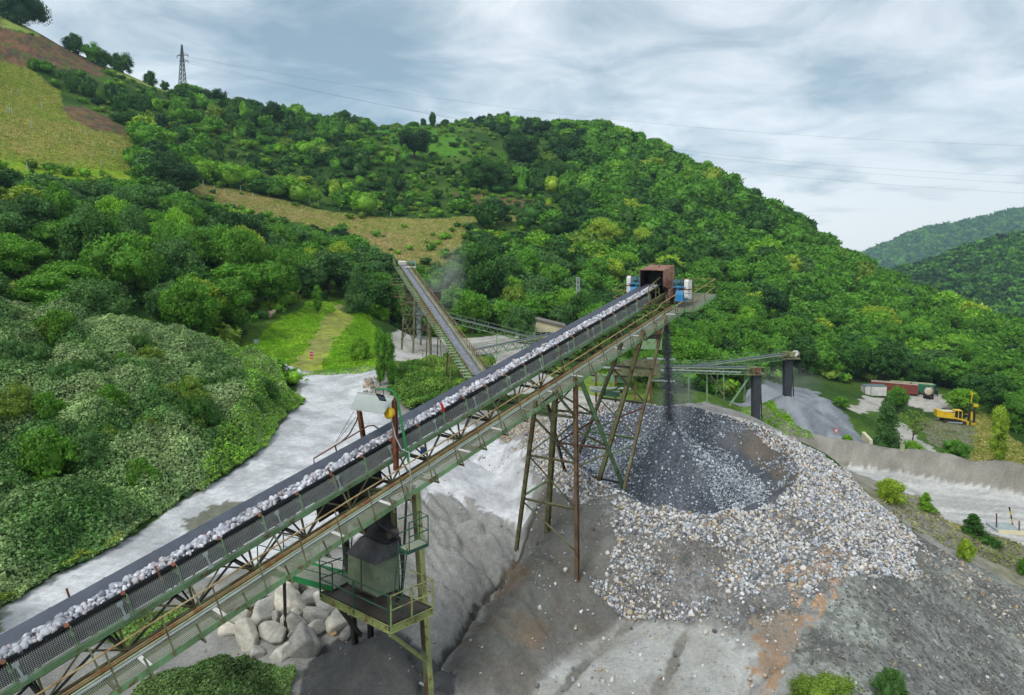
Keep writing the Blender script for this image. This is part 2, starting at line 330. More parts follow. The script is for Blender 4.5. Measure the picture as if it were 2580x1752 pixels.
setz(zin('tanl'), mixc(S(170, 160, 92), S(146, 156, 60), n2*1.8+.45), 6)
setz(zin('ridge'), mixc(S(140, 165, 60), S(165, 172, 100), n2+.5), 6)
for z_ in ('scar1', 'scar2', 'scar3'): setz(zin(z_), mixc(S(138, 102, 74), S(90, 78, 64), n2*2+.5))
_hm = zin('scar1') | zin('scar2') | zin('scar3'); tint[_hm & (n3 > .25)] = S(84, 108, 46)
setz(zin('brack'), mixc(S(70, 125, 30), S(96, 145, 40), n2+.5))
setz(zin('lush'), mixc(S(112, 168, 16), S(134, 180, 36), n2*1.5+.3)); setz(inpoly(fx+1.3*fbm(fx*.5, fy*.5, 97, 3), fy+2*fbm(fx*.5, fy*.5, 98, 3), Z['mown']), mixc(S(146, 150, 84), S(160, 172, 70), n2*2+.2))
setz(zin('midg') | zin('midg2'), mixc(S(110, 140, 50), S(140, 165, 60), n2+.5))
setz(zin('plant') | zin('mid'), mixc(S(196, 194, 188), S(166, 164, 156), n2*1.5+.4), 2)
setz(zin('pad'), mixc(S(128, 134, 96), S(150, 148, 136), n2*2+.3)); setz(zin('dry'), mixc(S(142, 150, 66), S(170, 166, 92), n2*1.6+.3))
setz(zin('lot') | zin('lot2'), mixc(S(190, 186, 178), S(160, 156, 148), n2*1.5+.3), 9)
setz(zin('pile'), mixc(S(150, 155, 162), S(122, 127, 135), n2*1.6+.5), 5)
setz(zin('strip'), mixc(S(112, 160, 26), S(90, 130, 30), n2+.5))
setz(zin('haul'), mixc(S(200, 200, 196), S(172, 172, 168), fbm(fx*.15-fy*.05, fy*1.1+fx*.35, 55, 4)*2+.4), 3)
setz(inpoly(fx, fy, np.array([(12,50),(60,46),(84,58),(62,72),(36,97),(24,92)])) & (kind == 0), mixc(S(158, 154, 140), S(134, 134, 106), n2*2+.3))
setz(zin('verge'), mixc(S(150, 148, 138), S(128, 128, 106), n2*2+.4))
_db = dseg(fx, fy, BERM)+.5*fbm(fx*1.2, fy*1.2, 91, 3); setz((_db < 3.3) & (fy > 58), mixc(S(154, 151, 142), S(130, 127, 118), n2*1.5+.5), 7)
yd = inpoly(fx, fy, YARD) & (fy < 98)
setz(yd, mixc(S(160, 160, 156), S(138, 137, 131), n2*1.6+.4), 1)
t_ = zin('track') & yd; setz(t_, mixc(S(212, 214, 216), S(180, 182, 184), n2*1.7+.35), 2)
setz(zin('pale2') & yd, mixc(S(184, 186, 182), S(160, 159, 153), n2*1.7+.4), 1)
def heapm(h, rad): return np.hypot(fx-h[0][0], fy-h[0][1]) < rad
hz = np.zeros(len(fx))
_h0 = H0(fx, fy)
for hp in HEAPS[:1]: hz = np.maximum(hz, np.clip((cone(fx, fy, *hp)-_h0)*3+.2, 0, 1)*((fy < 60) & (fy > 15)))
for rd in RIDGES[:2]: hz = np.maximum(hz, np.clip((ridge(fx, fy, *rd)-_h0)*3+.2, 0, 1)*((fy < 60) & (fy > 15)))
m = (hz > 0) & yd; tint[m] = (mixc(tint, mixc(S(124, 124, 119), S(110, 106, 99), n2+.5), hz))[m]
for P_ in RUTS: m = (dseg(fx, fy, P_)+.25*n3 < .2) & yd; tint[m] = mixc(S(128, 126, 119), S(150, 147, 140), n2*2+.5)[m]
m = (dseg(fx, fy, CREASE)+.05*n3 < .16) & yd; tint[m] = S(88, 88, 83)  # shade of the crack painted as a dark line along the crease
m = zin('brown') & yd; tint[m] = mixc(S(126, 112, 96), S(112, 112, 106), n2*2+.5)[m]
m = (np.hypot(fx-HEAPS[1][0][0], fy-HEAPS[1][0][1]) < 3.1+.5*n1) & yd; tint[m] = mixc(S(84, 86, 88), S(98, 98, 96), n2+.5)[m]
m = zin('wet'); tint[m] = S(120, 122, 108)
m = zin('terr') & (fy < 60); setz(m, mixc(S(134, 138, 132), S(108, 110, 106), n2*1.7+.5), 8)
m = zin('stones') & yd; setz(m, mixc(S(128, 128, 126), S(104, 102, 98), n2*1.6+.5), 4)  # ground tint darkened to paint shade into the gaps between stones
rr = np.hypot((fx-RC[0])/RX, (fy-RC[1])/RY)
m = (rr < 1.03) & (fy < 60); setz(m, mixc(S(84, 89, 97), S(104, 106, 110), n2*1.5+.3), 10)
m = (rr < .66) & (fy < 60); setz(m, mixc(S(78, 83, 92), S(98, 102, 110), n2*1.5+.3), 4)
m = (rr > .80) & (rr < 1.06) & (fx > 16.5) & (fy < 50); tint[m] = mixc(S(112, 104, 94), S(100, 98, 96), n2*2+.4)[m]
m = (zin('orange') | zin('orang2')) & yd & (n2+.6*n3 > -.12); tint[m] = mixc(S(168, 140, 114), S(146, 134, 120), n2*2.5+.4)[m]
tint *= (1+.22*n3)[:, None]
np.clip(tint, .01, .85, out=tint)
# q0
q0 = (np.arange(nr-1)[:, None]*nc+np.arange(nc-1)[None, :]).ravel()
Q = np.c_[q0, q0+1, q0+nc+1, q0+nc]; qk = kind[q0]
gm = {0: 'grass', 1: 'fines', 2: 'road', 3: 'road', 4: 'gravel', 5: 'fines', 6: 'grass', 7: 'fines', 8: 'scree', 9: 'road', 10: 'fines'}
V3 = np.c_[fx, fy, fz]
LAB = {4: ('big heap of grey crushed stone under the falling rock, with a crater round its cone', 'stone heap'), 5: ('blue grey fine gravel heaps under the black rubber chutes', 'gravel heap'),
       10: ('dark grey inner wall of the crater round the stone cone', 'heap wall'),
       7: ('long low gravel bank running along the far edge of the haul road', 'gravel bank'), 8: ('dark grey loose scree slope at the lower right corner', 'spoil heap')}
for k in range(11):
    sel = Q[qk == k]
    if len(sel) == 0: continue
    u, inv = np.unique(sel, return_inverse=True)
    o = npmesh(NAMES[k], V3[u], inv.reshape(-1, 4), M[gm[k]], tint[u], 4, True)
    if k in LAB: tag(o, *LAB[k], kind='stuff' if k in (4, 5, 10) else None)
    else: tag(o, kind='structure')
# ------------------------------------------------------------------ camera, light, sky
cam = bpy.data.cameras.new('camera'); co_ = bpy.data.objects.new('camera', cam); link(co_); SC.camera = co_
cam.sensor_width = 36; cam.lens = 36*F_/2580; cam.shift_y = SHY/2580; cam.clip_end = 8000; cam.clip_start = .3
co_.rotation_euler = (radians(90)-PT, 0, 0)
SUN_EL, SUN_ROT = radians(48), radians(215)
sl = bpy.data.lights.new('sun', 'SUN'); sl.energy = 1.5; sl.angle = radians(22); sl.color = (1, .97, .92)
so = bpy.data.objects.new('sun', sl); link(so)
sd = Vector((sin(SUN_ROT)*cos(SUN_EL), cos(SUN_ROT)*cos(SUN_EL), sin(SUN_EL)))
so.rotation_euler = (-sd).to_track_quat('-Z', 'Y').to_euler()
W = bpy.data.worlds.new('World'); SC.world = W; W.use_nodes = True; nt = W.node_tree
for n in list(nt.nodes): nt.nodes.remove(n)
wo = N(nt, 'ShaderNodeOutputWorld'); bg = N(nt, 'ShaderNodeBackground', Strength=.14); L(nt, bg.outputs[0], wo.inputs[0])
sky = N(nt, 'ShaderNodeTexSky'); sky.sky_type = 'NISHITA'; sky.sun_disc = False; sky.sun_elevation = SUN_EL; sky.sun_rotation = SUN_ROT
co = N(nt, 'ShaderNodeTexCoord').outputs['Generated']
sx = N(nt, 'ShaderNodeSeparateXYZ'); L(nt, co, sx.inputs[0])
def mth(op, a, b=0., c=None):
    n = N(nt, 'ShaderNodeMath', operation=op)
    for i_, v in enumerate((a, b) if c is None else (a, b, c)):
        if hasattr(v, 'node'): L(nt, v, n.inputs[i_])
        else: n.inputs[i_].default_value = v
    return n.outputs[0]
zc = mth('ADD', mth('MAXIMUM', sx.outputs[2], 0.), .16)
cx = N(nt, 'ShaderNodeCombineXYZ'); L(nt, mth('DIVIDE', sx.outputs[0], zc), cx.inputs[0]); L(nt, mth('DIVIDE', sx.outputs[1], zc), cx.inputs[1])
mp = N(nt, 'ShaderNodeMapping'); mp.inputs['Scale'].default_value = (1., 1.1, 1.); mp.inputs['Rotation'].default_value = (0, 0, radians(25)); L(nt, cx.outputs[0], mp.inputs[0])
w1 = N(nt, 'ShaderNodeTexNoise', Scale=1.9, Detail=10., Roughness=.60, Distortion=.5); L(nt, mp.outputs[0], w1.inputs['Vector'])
w2 = N(nt, 'ShaderNodeTexNoise', Scale=.55, Detail=5., Roughness=.5); L(nt, mp.outputs[0], w2.inputs['Vector'])
def blob(px, py, sp):
    d = ray(px, py); d = d/np.linalg.norm(d)
    v = N(nt, 'ShaderNodeVectorMath', operation='DOT_PRODUCT'); nn = N(nt, 'ShaderNodeVectorMath', operation='NORMALIZE'); L(nt, co, nn.inputs[0])
    L(nt, nn.outputs[0], v.inputs[0]); v.inputs[1].default_value = tuple(d)
    return mth('POWER', mth('MAXIMUM', v.outputs['Value'], 0.), sp)
dk = mth('ADD', mth('ADD', mth('MULTIPLY', blob(780, 60, 80), .75), blob(960, 150, 240)), mth('ADD', mth('MULTIPLY', blob(500, 120, 90), .35), mth('MULTIPLY', blob(2300, 200, 60), .25)))
cv = mth('ADD', mth('MULTIPLY', w1.outputs[0], .70), mth('MULTIPLY', w2.outputs[0], .30))
cv = mth('SUBTRACT', cv, mth('MULTIPLY', dk, .13))
hz_ = mth('POWER', mth('SUBTRACT', 1., mth('MAXIMUM', sx.outputs[2], 0.)), 9.)
cv = mth('ADD', cv, mth('MULTIPLY', hz_, .24))
SKS = [(.32, (1.2, 1.62, 2.0)), (.41, (1.9, 2.3, 2.62)), (.475, (2.75, 3.05, 3.3)), (.54, (3.6, 3.8, 3.95)), (.62, (4.5, 4.62, 4.7))]
cc = ramp(nt, cv, [(p, tuple(x/9 for x in c)) for p, c in SKS])
cl = mix(nt, 1., cc, 9., 'MULTIPLY')
L(nt, mix(nt, .93, sky.outputs[0], cl), bg.inputs[0])
SC.view_settings.view_transform = 'Standard'; SC.view_settings.look = 'None'; SC.view_settings.exposure = .76; SC.view_settings.gamma = 1
SC.render.engine = 'CYCLES'; SC.cycles.max_bounces = 5; SC.cycles.diffuse_bounces = 3; SC.cycles.transparent_max_bounces = 6; SC.cycles.volume_bounces = 0
# ------------------------------------------------------------------ mesh builder
class MB:
    def __init__(s): s.v = []; s.f = []
    def add(s, V, F):
        n = len(s.v); s.v += [tuple(float(c) for c in v) for v in V]; s.f += [tuple(i+n for i in f) for f in F]; return s
    def hexa(s, P):   # 8 points: bottom 4, top 4 (same order)
        return s.add(P, [(3, 2, 1, 0), (4, 5, 6, 7), (0, 1, 5, 4), (1, 2, 6, 5), (2, 3, 7, 6), (3, 0, 4, 7)])
    def box(s, c, a, b, n, A, B, Cc):
        """centre, three unit axes, full sizes"""
        c, a, b, n = map(lambda q: np.array(q, float), (c, a, b, n)); a = a*A/2; b = b*B/2; n = n*Cc/2
        return s.hexa([c-a-b-n, c+a-b-n, c+a+b-n, c-a+b-n, c-a-b+n, c+a-b+n, c+a+b+n, c-a+b+n])
    def beam(s, p, q, w=.1, h=None, up=(0, 0, 1), prof='box', t=.012):
        p = np.array(p, float); q = np.array(q, float); h = h or w; a = q-p; ln = np.linalg.norm(a); a = a/ln
        up = np.array(up, float); b = np.cross(a, up)
        if np.linalg.norm(b) < 1e-3: b = np.cross(a, (1, 0, 0))
        b /= np.linalg.norm(b); n = np.cross(b, a); c = (p+q)/2
        if prof == 'box': return s.box(c, a, b, n, ln, w, h)
        t = max(.014, w*.12)
        if prof == 'I':
            s.box(c+n*(h/2-t/2), a, b, n, ln, w, t); s.box(c-n*(h/2-t/2), a, b, n, ln, w, t); s.box(c, a, b, n, ln, t, h-2*t)
        if prof == 'U':
            s.box(c+n*(h/2-t/2), a, b, n, ln, w, t); s.box(c-n*(h/2-t/2), a, b, n, ln, w, t); s.box(c-b*(w/2-t/2), a, b, n, ln, t, h-2*t)
        if prof == 'L':
            s.box(c+n*(h/2-t/2), a, b, n, ln, w, t); s.box(c-b*(w/2-t/2)-n*t/2, a, b, n, ln, t, h-t)
        return s
    def tube(s, P, r, n=8, cap=True):
        P = [np.array(p, float) for p in P]; rs = r if isinstance(r, (list, tuple)) else [r]*len(P); base = len(s.v); pb = None
        for i, p in enumerate(P):
            a = P[min(i+1, len(P)-1)]-P[max(i-1, 0)]; a = a/(np.linalg.norm(a)+1e-9)
            if pb is None:
                b = np.cross(a, (0, 0, 1.)); 
                if np.linalg.norm(b) < .05: b = np.cross(a, (1., 0, 0))
            else: b = pb-a*(pb@a)
            b = b/np.linalg.norm(b); pb = b; c = np.cross(a, b)
            for k in range(n):
                t = 2*pi*k/n; s.v.append(tuple(p+rs[i]*(cos(t)*b+sin(t)*c)))
        for i in range(len(P)-1):
            for k in range(n):
                s.f.append((base+i*n+k, base+i*n+(k+1) % n, base+(i+1)*n+(k+1) % n, base+(i+1)*n+k))
        if cap:
            s.f.append(tuple(base+k for k in reversed(range(n)))); e = base+(len(P)-1)*n; s.f.append(tuple(e+k for k in range(n)))
        return s
    def build(s, name, mat, parent=None, smooth=False):
        if not s.v: return None
        me = bpy.data.meshes.new(name); me.from_pydata(s.v, [], s.f); me.materials.append(mat); me.update()
        if smooth:
            me.polygons.foreach_set('use_smooth', [True]*len(me.polygons))
            try: me.set_sharp_from_angle(angle=radians(40))
            except Exception: pass
        o = bpy.data.objects.new(name, me); link(o)
        if parent is not None:
            o.parent = parent; root = parent
            mw = parent.matrix_basis if parent.parent is None else parent.parent.matrix_basis
            if parent.parent is None and parent.type == 'EMPTY': o.matrix_parent_inverse = mw.inverted()
        return o
ZUP = np.array([0, 0, 1.])
# paints
M['green'] = paint('pale_green_paint', (128, 168, 122), (104, 140, 96), .34, (108, 74, 46), sc=1.)
M['greend'] = paint('weathered_green_paint', (112, 126, 88), (86, 84, 60), .5, (84, 62, 42), sc=.8)
M['olive'] = paint('olive_paint', (128, 132, 88), (104, 96, 66), .45, (96, 70, 46), sc=.9)
M['lime'] = paint('lime_green_paint', (152, 164, 98), (122, 132, 84), .4, (104, 80, 50), sc=1.2)
M['tan'] = paint('tan_stained_steel', (150, 134, 92), (118, 98, 64), .45, (120, 74, 42), sc=.7)
M['rail'] = paint('yellowed_rail_paint', (172, 156, 104), (150, 118, 72), .4, (128, 80, 48), sc=1.1)
M['raill'] = paint('pale_rail_paint', (172, 196, 160), (158, 160, 112), .25, (120, 86, 52), sc=1.1)
M['rust'] = paint('rusty_steel', (140, 84, 52), (108, 66, 44), .6, (84, 54, 38), sc=1.5)
M['rusto'] = paint('orange_rust', (150, 90, 60), (112, 68, 48), .5, (96, 54, 36), sc=2.5)
M['rustp'] = paint('rusted_sheet', (160, 118, 96), (132, 84, 62), .5, (112, 64, 44), sc=1.3)
M['rustb'] = paint('brown_rusted_paint', (116, 92, 68), (90, 74, 56), .5, (78, 56, 42), sc=1.)
M['dark'] = paint('dark_steel', (62, 56, 50), (42, 39, 37), .3, (74, 54, 40), sc=1.1)
M['black'] = plain('black_rubber', (34, 36, 40), .65, .3, 2.)
M['belt'] = plain('conveyor_rubber', (88, 95, 108), .55, .18, 1.5, .35)
M['galv'] = plain('galvanised_steel', (172, 184, 184), .45, .2, 2.)
M['wire'] = plain('galvanised_wire', (196, 202, 200), .5, .15, 2.)
M['grating'] = paint('dusty_grating', (150, 158, 138), (124, 128, 108), .2, (116, 92, 64), sc=.6)
M['dgreen'] = paint('dark_green_paint', (28, 88, 66), (22, 70, 54), .12, (80, 64, 44), sc=1.)
M['bgreen'] = paint('bright_green_paint', (28, 140, 72), (24, 120, 64), .15, (90, 70, 44), sc=1.)
M['blue'] = plain('blue_paint', (58, 150, 210), .4, .2, 2.)
M['teal'] = paint('teal_motor_paint', (84, 140, 150), (60, 104, 110), .1, (90, 70, 50), sc=2.)
M['white'] = paint('dirty_white_paint', (222, 223, 222), (204, 203, 198), .1, (190, 110, 60), sc=1.)
M['yellow'] = paint('yellow_paint', (240, 200, 26), (222, 178, 24), .1, (90, 70, 40), sc=1.)
M['red'] = plain('red_paint', (214, 52, 56), .5, .15, 2.)
M['glass'] = plain('dark_glass', (40, 48, 54), .12, .2, 2., .5)
M['bark'] = plain('bark', (84, 72, 58), .9, .4, 3.)
# ------------------------------------------------------------------ main conveyor frame of reference
_d = ray(2700, 127); DV = _d/np.linalg.norm(_d); O = I(0, 1671, 17)
RV = np.array([DV[1], -DV[0], 0]); RV /= np.linalg.norm(RV); UU = np.cross(RV, DV); DH = np.array([DV[0], DV[1], 0]); DH /= np.linalg.norm(DH)
def C(s, w, h): return O+DV*s+RV*w+UU*h
def sx(px, w, h):
    lo, hi = -10., 70.
    for _ in range(50):
        m = (lo+hi)/2
        if proj(C(m, w, h))[0] < px: lo = m
        else: hi = m
    return m
S0, S1 = -7., 40.
conv = empty('belt_conveyor', tuple(C(0, 0, -3)), 'long green truss conveyor belt carrying crushed rock up across the whole yard', 'conveyor')
def cb(name, mat, fn, sm=False):
    b = MB(); fn(b); return b.build(name, M[mat], conv, sm)
def ext(b, w, h, W, Hh, a=S0, z=S1, prof='box'): b.beam(C(a, w, h), C(z, w, h), W, Hh, UU, prof)
# belt: troughed, flat at the head
BP = [(-1.22, .07), (-1.20, .10), (-.88, -.13), (-.80, -.15), (-.36, -.15), (-.30, -.13), (0, .045), (.02, .02), (-.30, -.155), (-.36, -.175), (-.80, -.175), (-.88, -.155)]
def belt(b):
    ss = list(np.linspace(S0, S1-3, 40))+list(np.linspace(S1-2.6, S1, 8)); n = len(BP)
    V = []
    for s in ss:
        k = 1-max(0, (s-(S1-3))/3)*.8
        V += [C(s, w, h*k+(.06*(1-k))) for w, h in BP]
    Fs = [(i*n+j, i*n+(j+1) % n, (i+1)*n+(j+1) % n, (i+1)*n+j) for i in range(len(ss)-1) for j in range(n)]
    b.add(V, Fs)
cb('belt', 'belt', belt, False)
cb('belt_edge', 'black', lambda b: (ext(b, .035, .0, .03, .10, S0, S1-3.), ext(b, -.02, -.07, .03, .07, S0, S1-3.)))
def ret(b):
    ss = np.linspace(S0, S1, 30); P = [(-1.15, -.64), (-.9, -.58), (-.25, -.56), (.04, -.66), (-.2, -.69), (-.9, -.69)]; n = len(P)
    b.add([C(s, w, h) for s in ss for w, h in P], [(i*n+j, i*n+(j+1) % n, (i+1)*n+(j+1) % n, (i+1)*n+j) for i in range(len(ss)-1) for j in range(n)])
cb('return_belt', 'black', ret)
cb('dark_side_sheet', 'black', lambda b: ext(b, -1.22, -.42, .012, .56))  # black sheet added so the space behind the wire guard looks dark
cb('dark_deck_sheet', 'dark', lambda b: ext(b, -.57, -.42, .95, .012))  # closed dark sheet added to darken the inside of the truss
for w in (.12, -1.27): cb('stringer', 'green', lambda b: ext(b, w, -.78, .09, .2, prof='U'))
for w in (.10, -1.25): cb('lower_chord', 'greend', lambda b: ext(b, w, -1.72, .1, .12, prof='L'))
# idler sets every 1.5 m
for k in range(-5, 26):
    s = 1.55+1.5*k
    if s > S1-1: break
    def idl(b):
        b.tube([C(s, -.80, -.24), C(s, -.36, -.24)], .065, 10)
        for a, e in (((-.86, -.21), (-1.26, .05)), ((-.30, -.21), (.10, .05))):
            b.tube([C(s, a[0], a[1]), C(s, e[0], e[1])], .065, 10)
    cb('idler_roller', 'rusto', idl, True)
    def brk(b):
        b.beam(C(s+.06, .14, -.02), C(s+.10, .12, -.7), .10, .02, DV); b.beam(C(s+.06, -1.29, -.02), C(s+.1, -1.27, -.7), .10, .02, DV)
        b.beam(C(s+.08, .12, -.33), C(s+.08, -1.27, -.33), .06, .08, DV); b.beam(C(s+.1, .17, -.66), C(s+.1, .02, -.66), .14, .03, UU)
    cb('idler_bracket', 'green', brk)
    if k % 2 == 0: cb('return_idler', 'rust', lambda b: b.tube([C(s+.5, .06, -.64), C(s+.5, -1.2, -.64)], .055, 8))
# square wire guard with clips
def mesh(b):
    w = .165
    for h in np.arange(-.70, -.085, .052): b.beam(C(S0, w, h), C(S1-3.6, w, h), .0065, .0065, UU)
    s = S0
    while s < 16: b.beam(C(s, w, -.72), C(s, w, -.06), .0065, .0065, DV); s += .052
    while s < S1-3.6: b.beam(C(s, w, -.72), C(s, w, -.06), .006, .006, DV); s += .104
cb('wire_guard', 'wire', mesh)
for k in range(-3, 15):
    s = .25+2.62*k
    if s < S0 or s > S1-4.0: continue
    def clip(b):
        b.beam(C(s, .19, -.16), C(s+.06, .19, -.66), .06, .012, RV*1.); b.box(C(s, .19, -.17), DV, UU, RV, .16, .14, .014); b.box(C(s+.06, .19, -.66), DV, UU, RV, .18, .14, .014)
    cb('guard_clip', 'galv', clip)
# truss webs: near and far side, cross members
nb = 0
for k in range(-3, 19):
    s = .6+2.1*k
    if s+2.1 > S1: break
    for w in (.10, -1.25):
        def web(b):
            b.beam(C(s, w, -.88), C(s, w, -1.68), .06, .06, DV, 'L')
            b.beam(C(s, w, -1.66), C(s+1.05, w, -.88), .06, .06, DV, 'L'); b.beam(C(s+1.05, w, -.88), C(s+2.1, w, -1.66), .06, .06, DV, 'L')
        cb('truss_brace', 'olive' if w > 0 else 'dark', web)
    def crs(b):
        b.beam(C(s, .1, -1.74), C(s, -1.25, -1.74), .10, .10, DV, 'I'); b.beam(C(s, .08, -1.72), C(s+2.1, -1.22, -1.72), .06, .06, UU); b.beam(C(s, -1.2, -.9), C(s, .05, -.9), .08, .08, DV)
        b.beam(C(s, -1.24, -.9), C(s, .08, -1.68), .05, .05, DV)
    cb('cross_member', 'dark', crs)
# walkway on the near side
WL, WR, WH = 1.0, 1.82, -1.45
cb('walkway_beam', 'tan', lambda b: (ext(b, WL-.04, WH+.10, .08, .26, S0, 37.6, 'U'), ext(b, WL+.03, WH+.20, .05, .02, S0, 37.6)))
cb('cable_tray', 'galv', lambda b: ext(b, WL+.06, WH+.05, .16, .02, S0, 36))
def edge(b): ext(b, WR+.02, WH-.06, .03, .20, S0, 37.6); ext(b, WR-.02, WH-.16, .1, .02, S0, 37.6); ext(b, WL+.1, WH-.1, .05, .12, S0, 37.6)
cb('walkway_edge', 'green', edge)
def grate(b):
    s = S0
    while s < 37.6:
        st = .045 if s < 12 else .09; b.beam(C(s, WL+.08, WH), C(s, WR, WH), .012 if s < 12 else .03, .025, UU); s += st
    for w in np.linspace(WL+.12, WR-.03, 8): b.beam(C(S0, w, WH-.004), C(37.6, w, WH-.004), .012, .012, UU)
cb('walkway_grating', 'grating', grate)
k = 0; s = .45
for k in range(-3, 17):
    s = .45+2.25*k
    if s > 37.5: break
    cb('tread_plate', 'white' if k % 3 else 'grating', lambda b: b.beam(C(s, WL+.09, WH+.022), C(s, WR-.01, WH+.022), .13, .012, UU))
def rails(b): 
    b.tube([C(S0, WR, WH+1.17), C(33, WR, WH+1.17), C(34, WR, WH+1.12), C(34.6, WR, WH+1.3), C(37.6, WR, WH+1.32)], .026, 6)
cb('handrail', 'rail', rails, True)
cb('middle_rail', 'raill', lambda b: b.tube([C(S0, WR-.02, WH+.60), C(37.6, WR-.02, WH+.60)], .022, 6), True)
for k in range(-5, 25):
    s = .35+1.5*k
    if s < S0 or s > 37.8: continue
    cb('rail_post', 'olive' if k % 4 else 'greend', lambda b: (b.beam(C(s, WR+.03, WH-.14), C(s-.05, WR+.01, WH+1.16), .045, .045, DV, 'L'), b.box(C(s, WR+.04, WH-.05), DV, UU, RV, .10, .14, .02)))
    sb = s+.75 if s < 12 else s+.12
    cb('rail_brace', 'greend', lambda b: (b.beam(C(sb+.06, WR+.16, WH-.24), C(sb-.02, WR+.07, WH+.42), .06, .06, DV, 'L'), b.beam(C(sb+.06, WR-.1, WH-.22), C(sb+.06, WR+.2, WH-.22), .07, .05, DV, 'L')))
    if k % 2: cb('walkway_bracket', 'greend', lambda b: (b.beam(C(s, .1, -1.66), C(s, WR, WH-.16), .07, .09, DV, 'I'), b.beam(C(s, .12, -.86), C(s, .5, -1.60), .05, .05, DV)))
# small things fixed to the guard side
for px in (372+30, 836,):
    s = sx(px, .1, .1); cb('rusty_stub', 'rusto', lambda b: b.beam(C(s, .06, -.35), C(s-.06, .02, .26), .06, .05, DV))
s = sx(1117, .1, .1); cb('red_stake', 'red', lambda b: b.beam(C(s+.03, .09, -.02), C(s-.05, .06, .38), .12, .05, DV))
s = sx(174, -1.25, .1); cb('rusty_stub', 'rust', lambda b: b.beam(C(s, -1.25, -.3), C(s, -1.25, .36), .05, .05, DV))
cb('side_rail', 'rust', lambda b: (b.tube([C(sx(790, -1.55, 0), -1.55, -.2), C(sx(792, -1.55, 0), -1.55, .12), C(sx(925, -1.55, .3), -1.5, .28), C(sx(940, -1.5, .2), -1.45, .2), C(sx(960, -1.4, -.1), -1.35, -.2)], .03, 6),
    b.tube([C(sx(845, -1.5, .3), -1.55, -.4), C(sx(845, -1.5, .3), -1.55, .2)], .03, 6)), True)
# ------------------------------------------------------------------ head: hood, pulley, drives, platform
HB = C(38.2, -.28, 0)      # under the hood
def hp(a, r, z): return HB+DH*a+RV*r+ZUP*z
def hood(b):
    zt = 1.05; zb = -.45
    b.hexa([hp(-.85, -.88, zt-.03), hp(-.85, .88, zt-.03), hp(.8, .88, zt+.26), hp(.8, -.88, zt+.26), hp(-.85, -.88, zt+.01), hp(-.85, .88, zt+.01), hp(.8, .88, zt+.30), hp(.8, -.88, zt+.30)])
    for r in (-.88, .86): b.hexa([hp(-.8, r, .0), hp(-.8, r+.02, .0), hp(.8, r+.02, zb), hp(.8, r, zb), hp(-.85, r, zt-.03), hp(-.85, r+.02, zt-.03), hp(.8, r+.02, zt+.26), hp(.8, r, zt+.26)])
    b.box(hp(.8, 0, .3), DH, RV, ZUP, .03, 1.76, 1.5)
cb('hood', 'rustp', hood)
cb('lifting_lug', 'rust', lambda b: b.box(hp(.1, .1, 1.28), DH, RV, ZUP, .10, .03, .14))
cb('rubber_curtain', 'black', lambda b: (b.box(hp(.3, 0, .3), DH, RV, ZUP, .03, 1.68, 1.3), b.box(hp(-.3, .82, .4), DH, RV, ZUP, 1.0, .03, 1.1), b.box(hp(-.3, -.82, .4), DH, RV, ZUP, 1.0, .03, 1.1)))
cb('head_pulley', 'dark', lambda b: b.tube([C(S1, .1, -.33), C(S1, -1.25, -.33)], .38, 20), True)
def hframe(b):
    for w in (.3, -1.45): b.beam(C(35.0, w, -.6), C(41, w, -.6), .12, .22, UU, 'I')
    for s, w in ((36, .3), (40.4, .3), (40.4, -1.45), (36, -1.45), (38.2, .3)): b.beam(C(s, w, -.5), C(s, w, -.4)-ZUP*1.4, .09, .09, DH, 'I')
    b.beam(C(36, .3, -.6), C(38.2, .3, -1.7), .06, .06, RV); b.beam(C(38.2, .3, -.6), C(36, .3, -1.7), .06, .06, RV)
cb('head_frame', 'olive', hframe)
cb('side_skirt', 'olive', lambda b: (b.beam(C(36.2, .16, -.6), C(36.2, .16, .42), .09, .04, RV), b.beam(C(36.2, .16, .40), C(37.9, .16, .62), .05, .07, UU), b.beam(C(36.2, .16, .1), C(37.4, .16, .12), .05, .05, UU), b.beam(C(37.0, .16, -.6), C(37.3, .16, .5), .04, .05, RV)))
cb('access_hatch', 'tan', lambda b: b.box(C(37.6, .75, -.75), DV, UU, RV, .45, .6, .05))
cb('discharge_chute', 'rust', lambda b: [b.box(hp(1.6, r, -.8), DH, RV, ZUP, .9, .04, 1.0) for r in (-.75, .75)]+[b.box(hp(2.05, 0, -.8), DH, RV, ZUP, .04, 1.5, 1.0)])
cb('side_panel', 'rustp', lambda b: b.box(C(38.0, .95, -.35), DV, RV, UU, 1.3, .04, .6))
PS0, PS1, PW0, PW1 = 37.7, 41.5, -3.5, 2.45
def platf(b):
    for a in np.arange(PS0, PS1, .09):
        b.beam(C(a, .9, WH), C(a, PW1, WH), .03, .03, UU); b.beam(C(a, -1.7, WH), C(a, PW0, WH), .03, .03, UU)
    for r in (1., 1.5, 2., 2.4, -1.8, -2.4, -3., -3.45): b.beam(C(PS0, r, WH-.03), C(PS1, r, WH-.03), .04, .04, UU)
cb('head_platform', 'grating', platf)
for P in ([(PS0, 1.85), (PS0, PW1), (PS1, PW1), (PS1, .9)], [(PS0, -1.7), (PS0, PW0), (PS1, PW0), (PS1, -1.7)]):
    cb('platform_edge', 'green', lambda b: [b.beam(C(q[0], q[1], WH-.07), C(e[0], e[1], WH-.07), .05, .2, UU) for q, e in zip(P, P[1:])])
    cb('platform_rail', 'rail', lambda b: [b.tube([C(q[0], q[1], WH+z) for q in P], .024, 6) for z in (.55, 1.1)], True)
    for q_ in P+[(39.6, P[1][1])]: cb('rail_post', 'greend', lambda b: b.beam(C(q_[0], q_[1], WH-.15), C(q_[0], q_[1], WH+1.1), .045, .045, DV, 'L'))
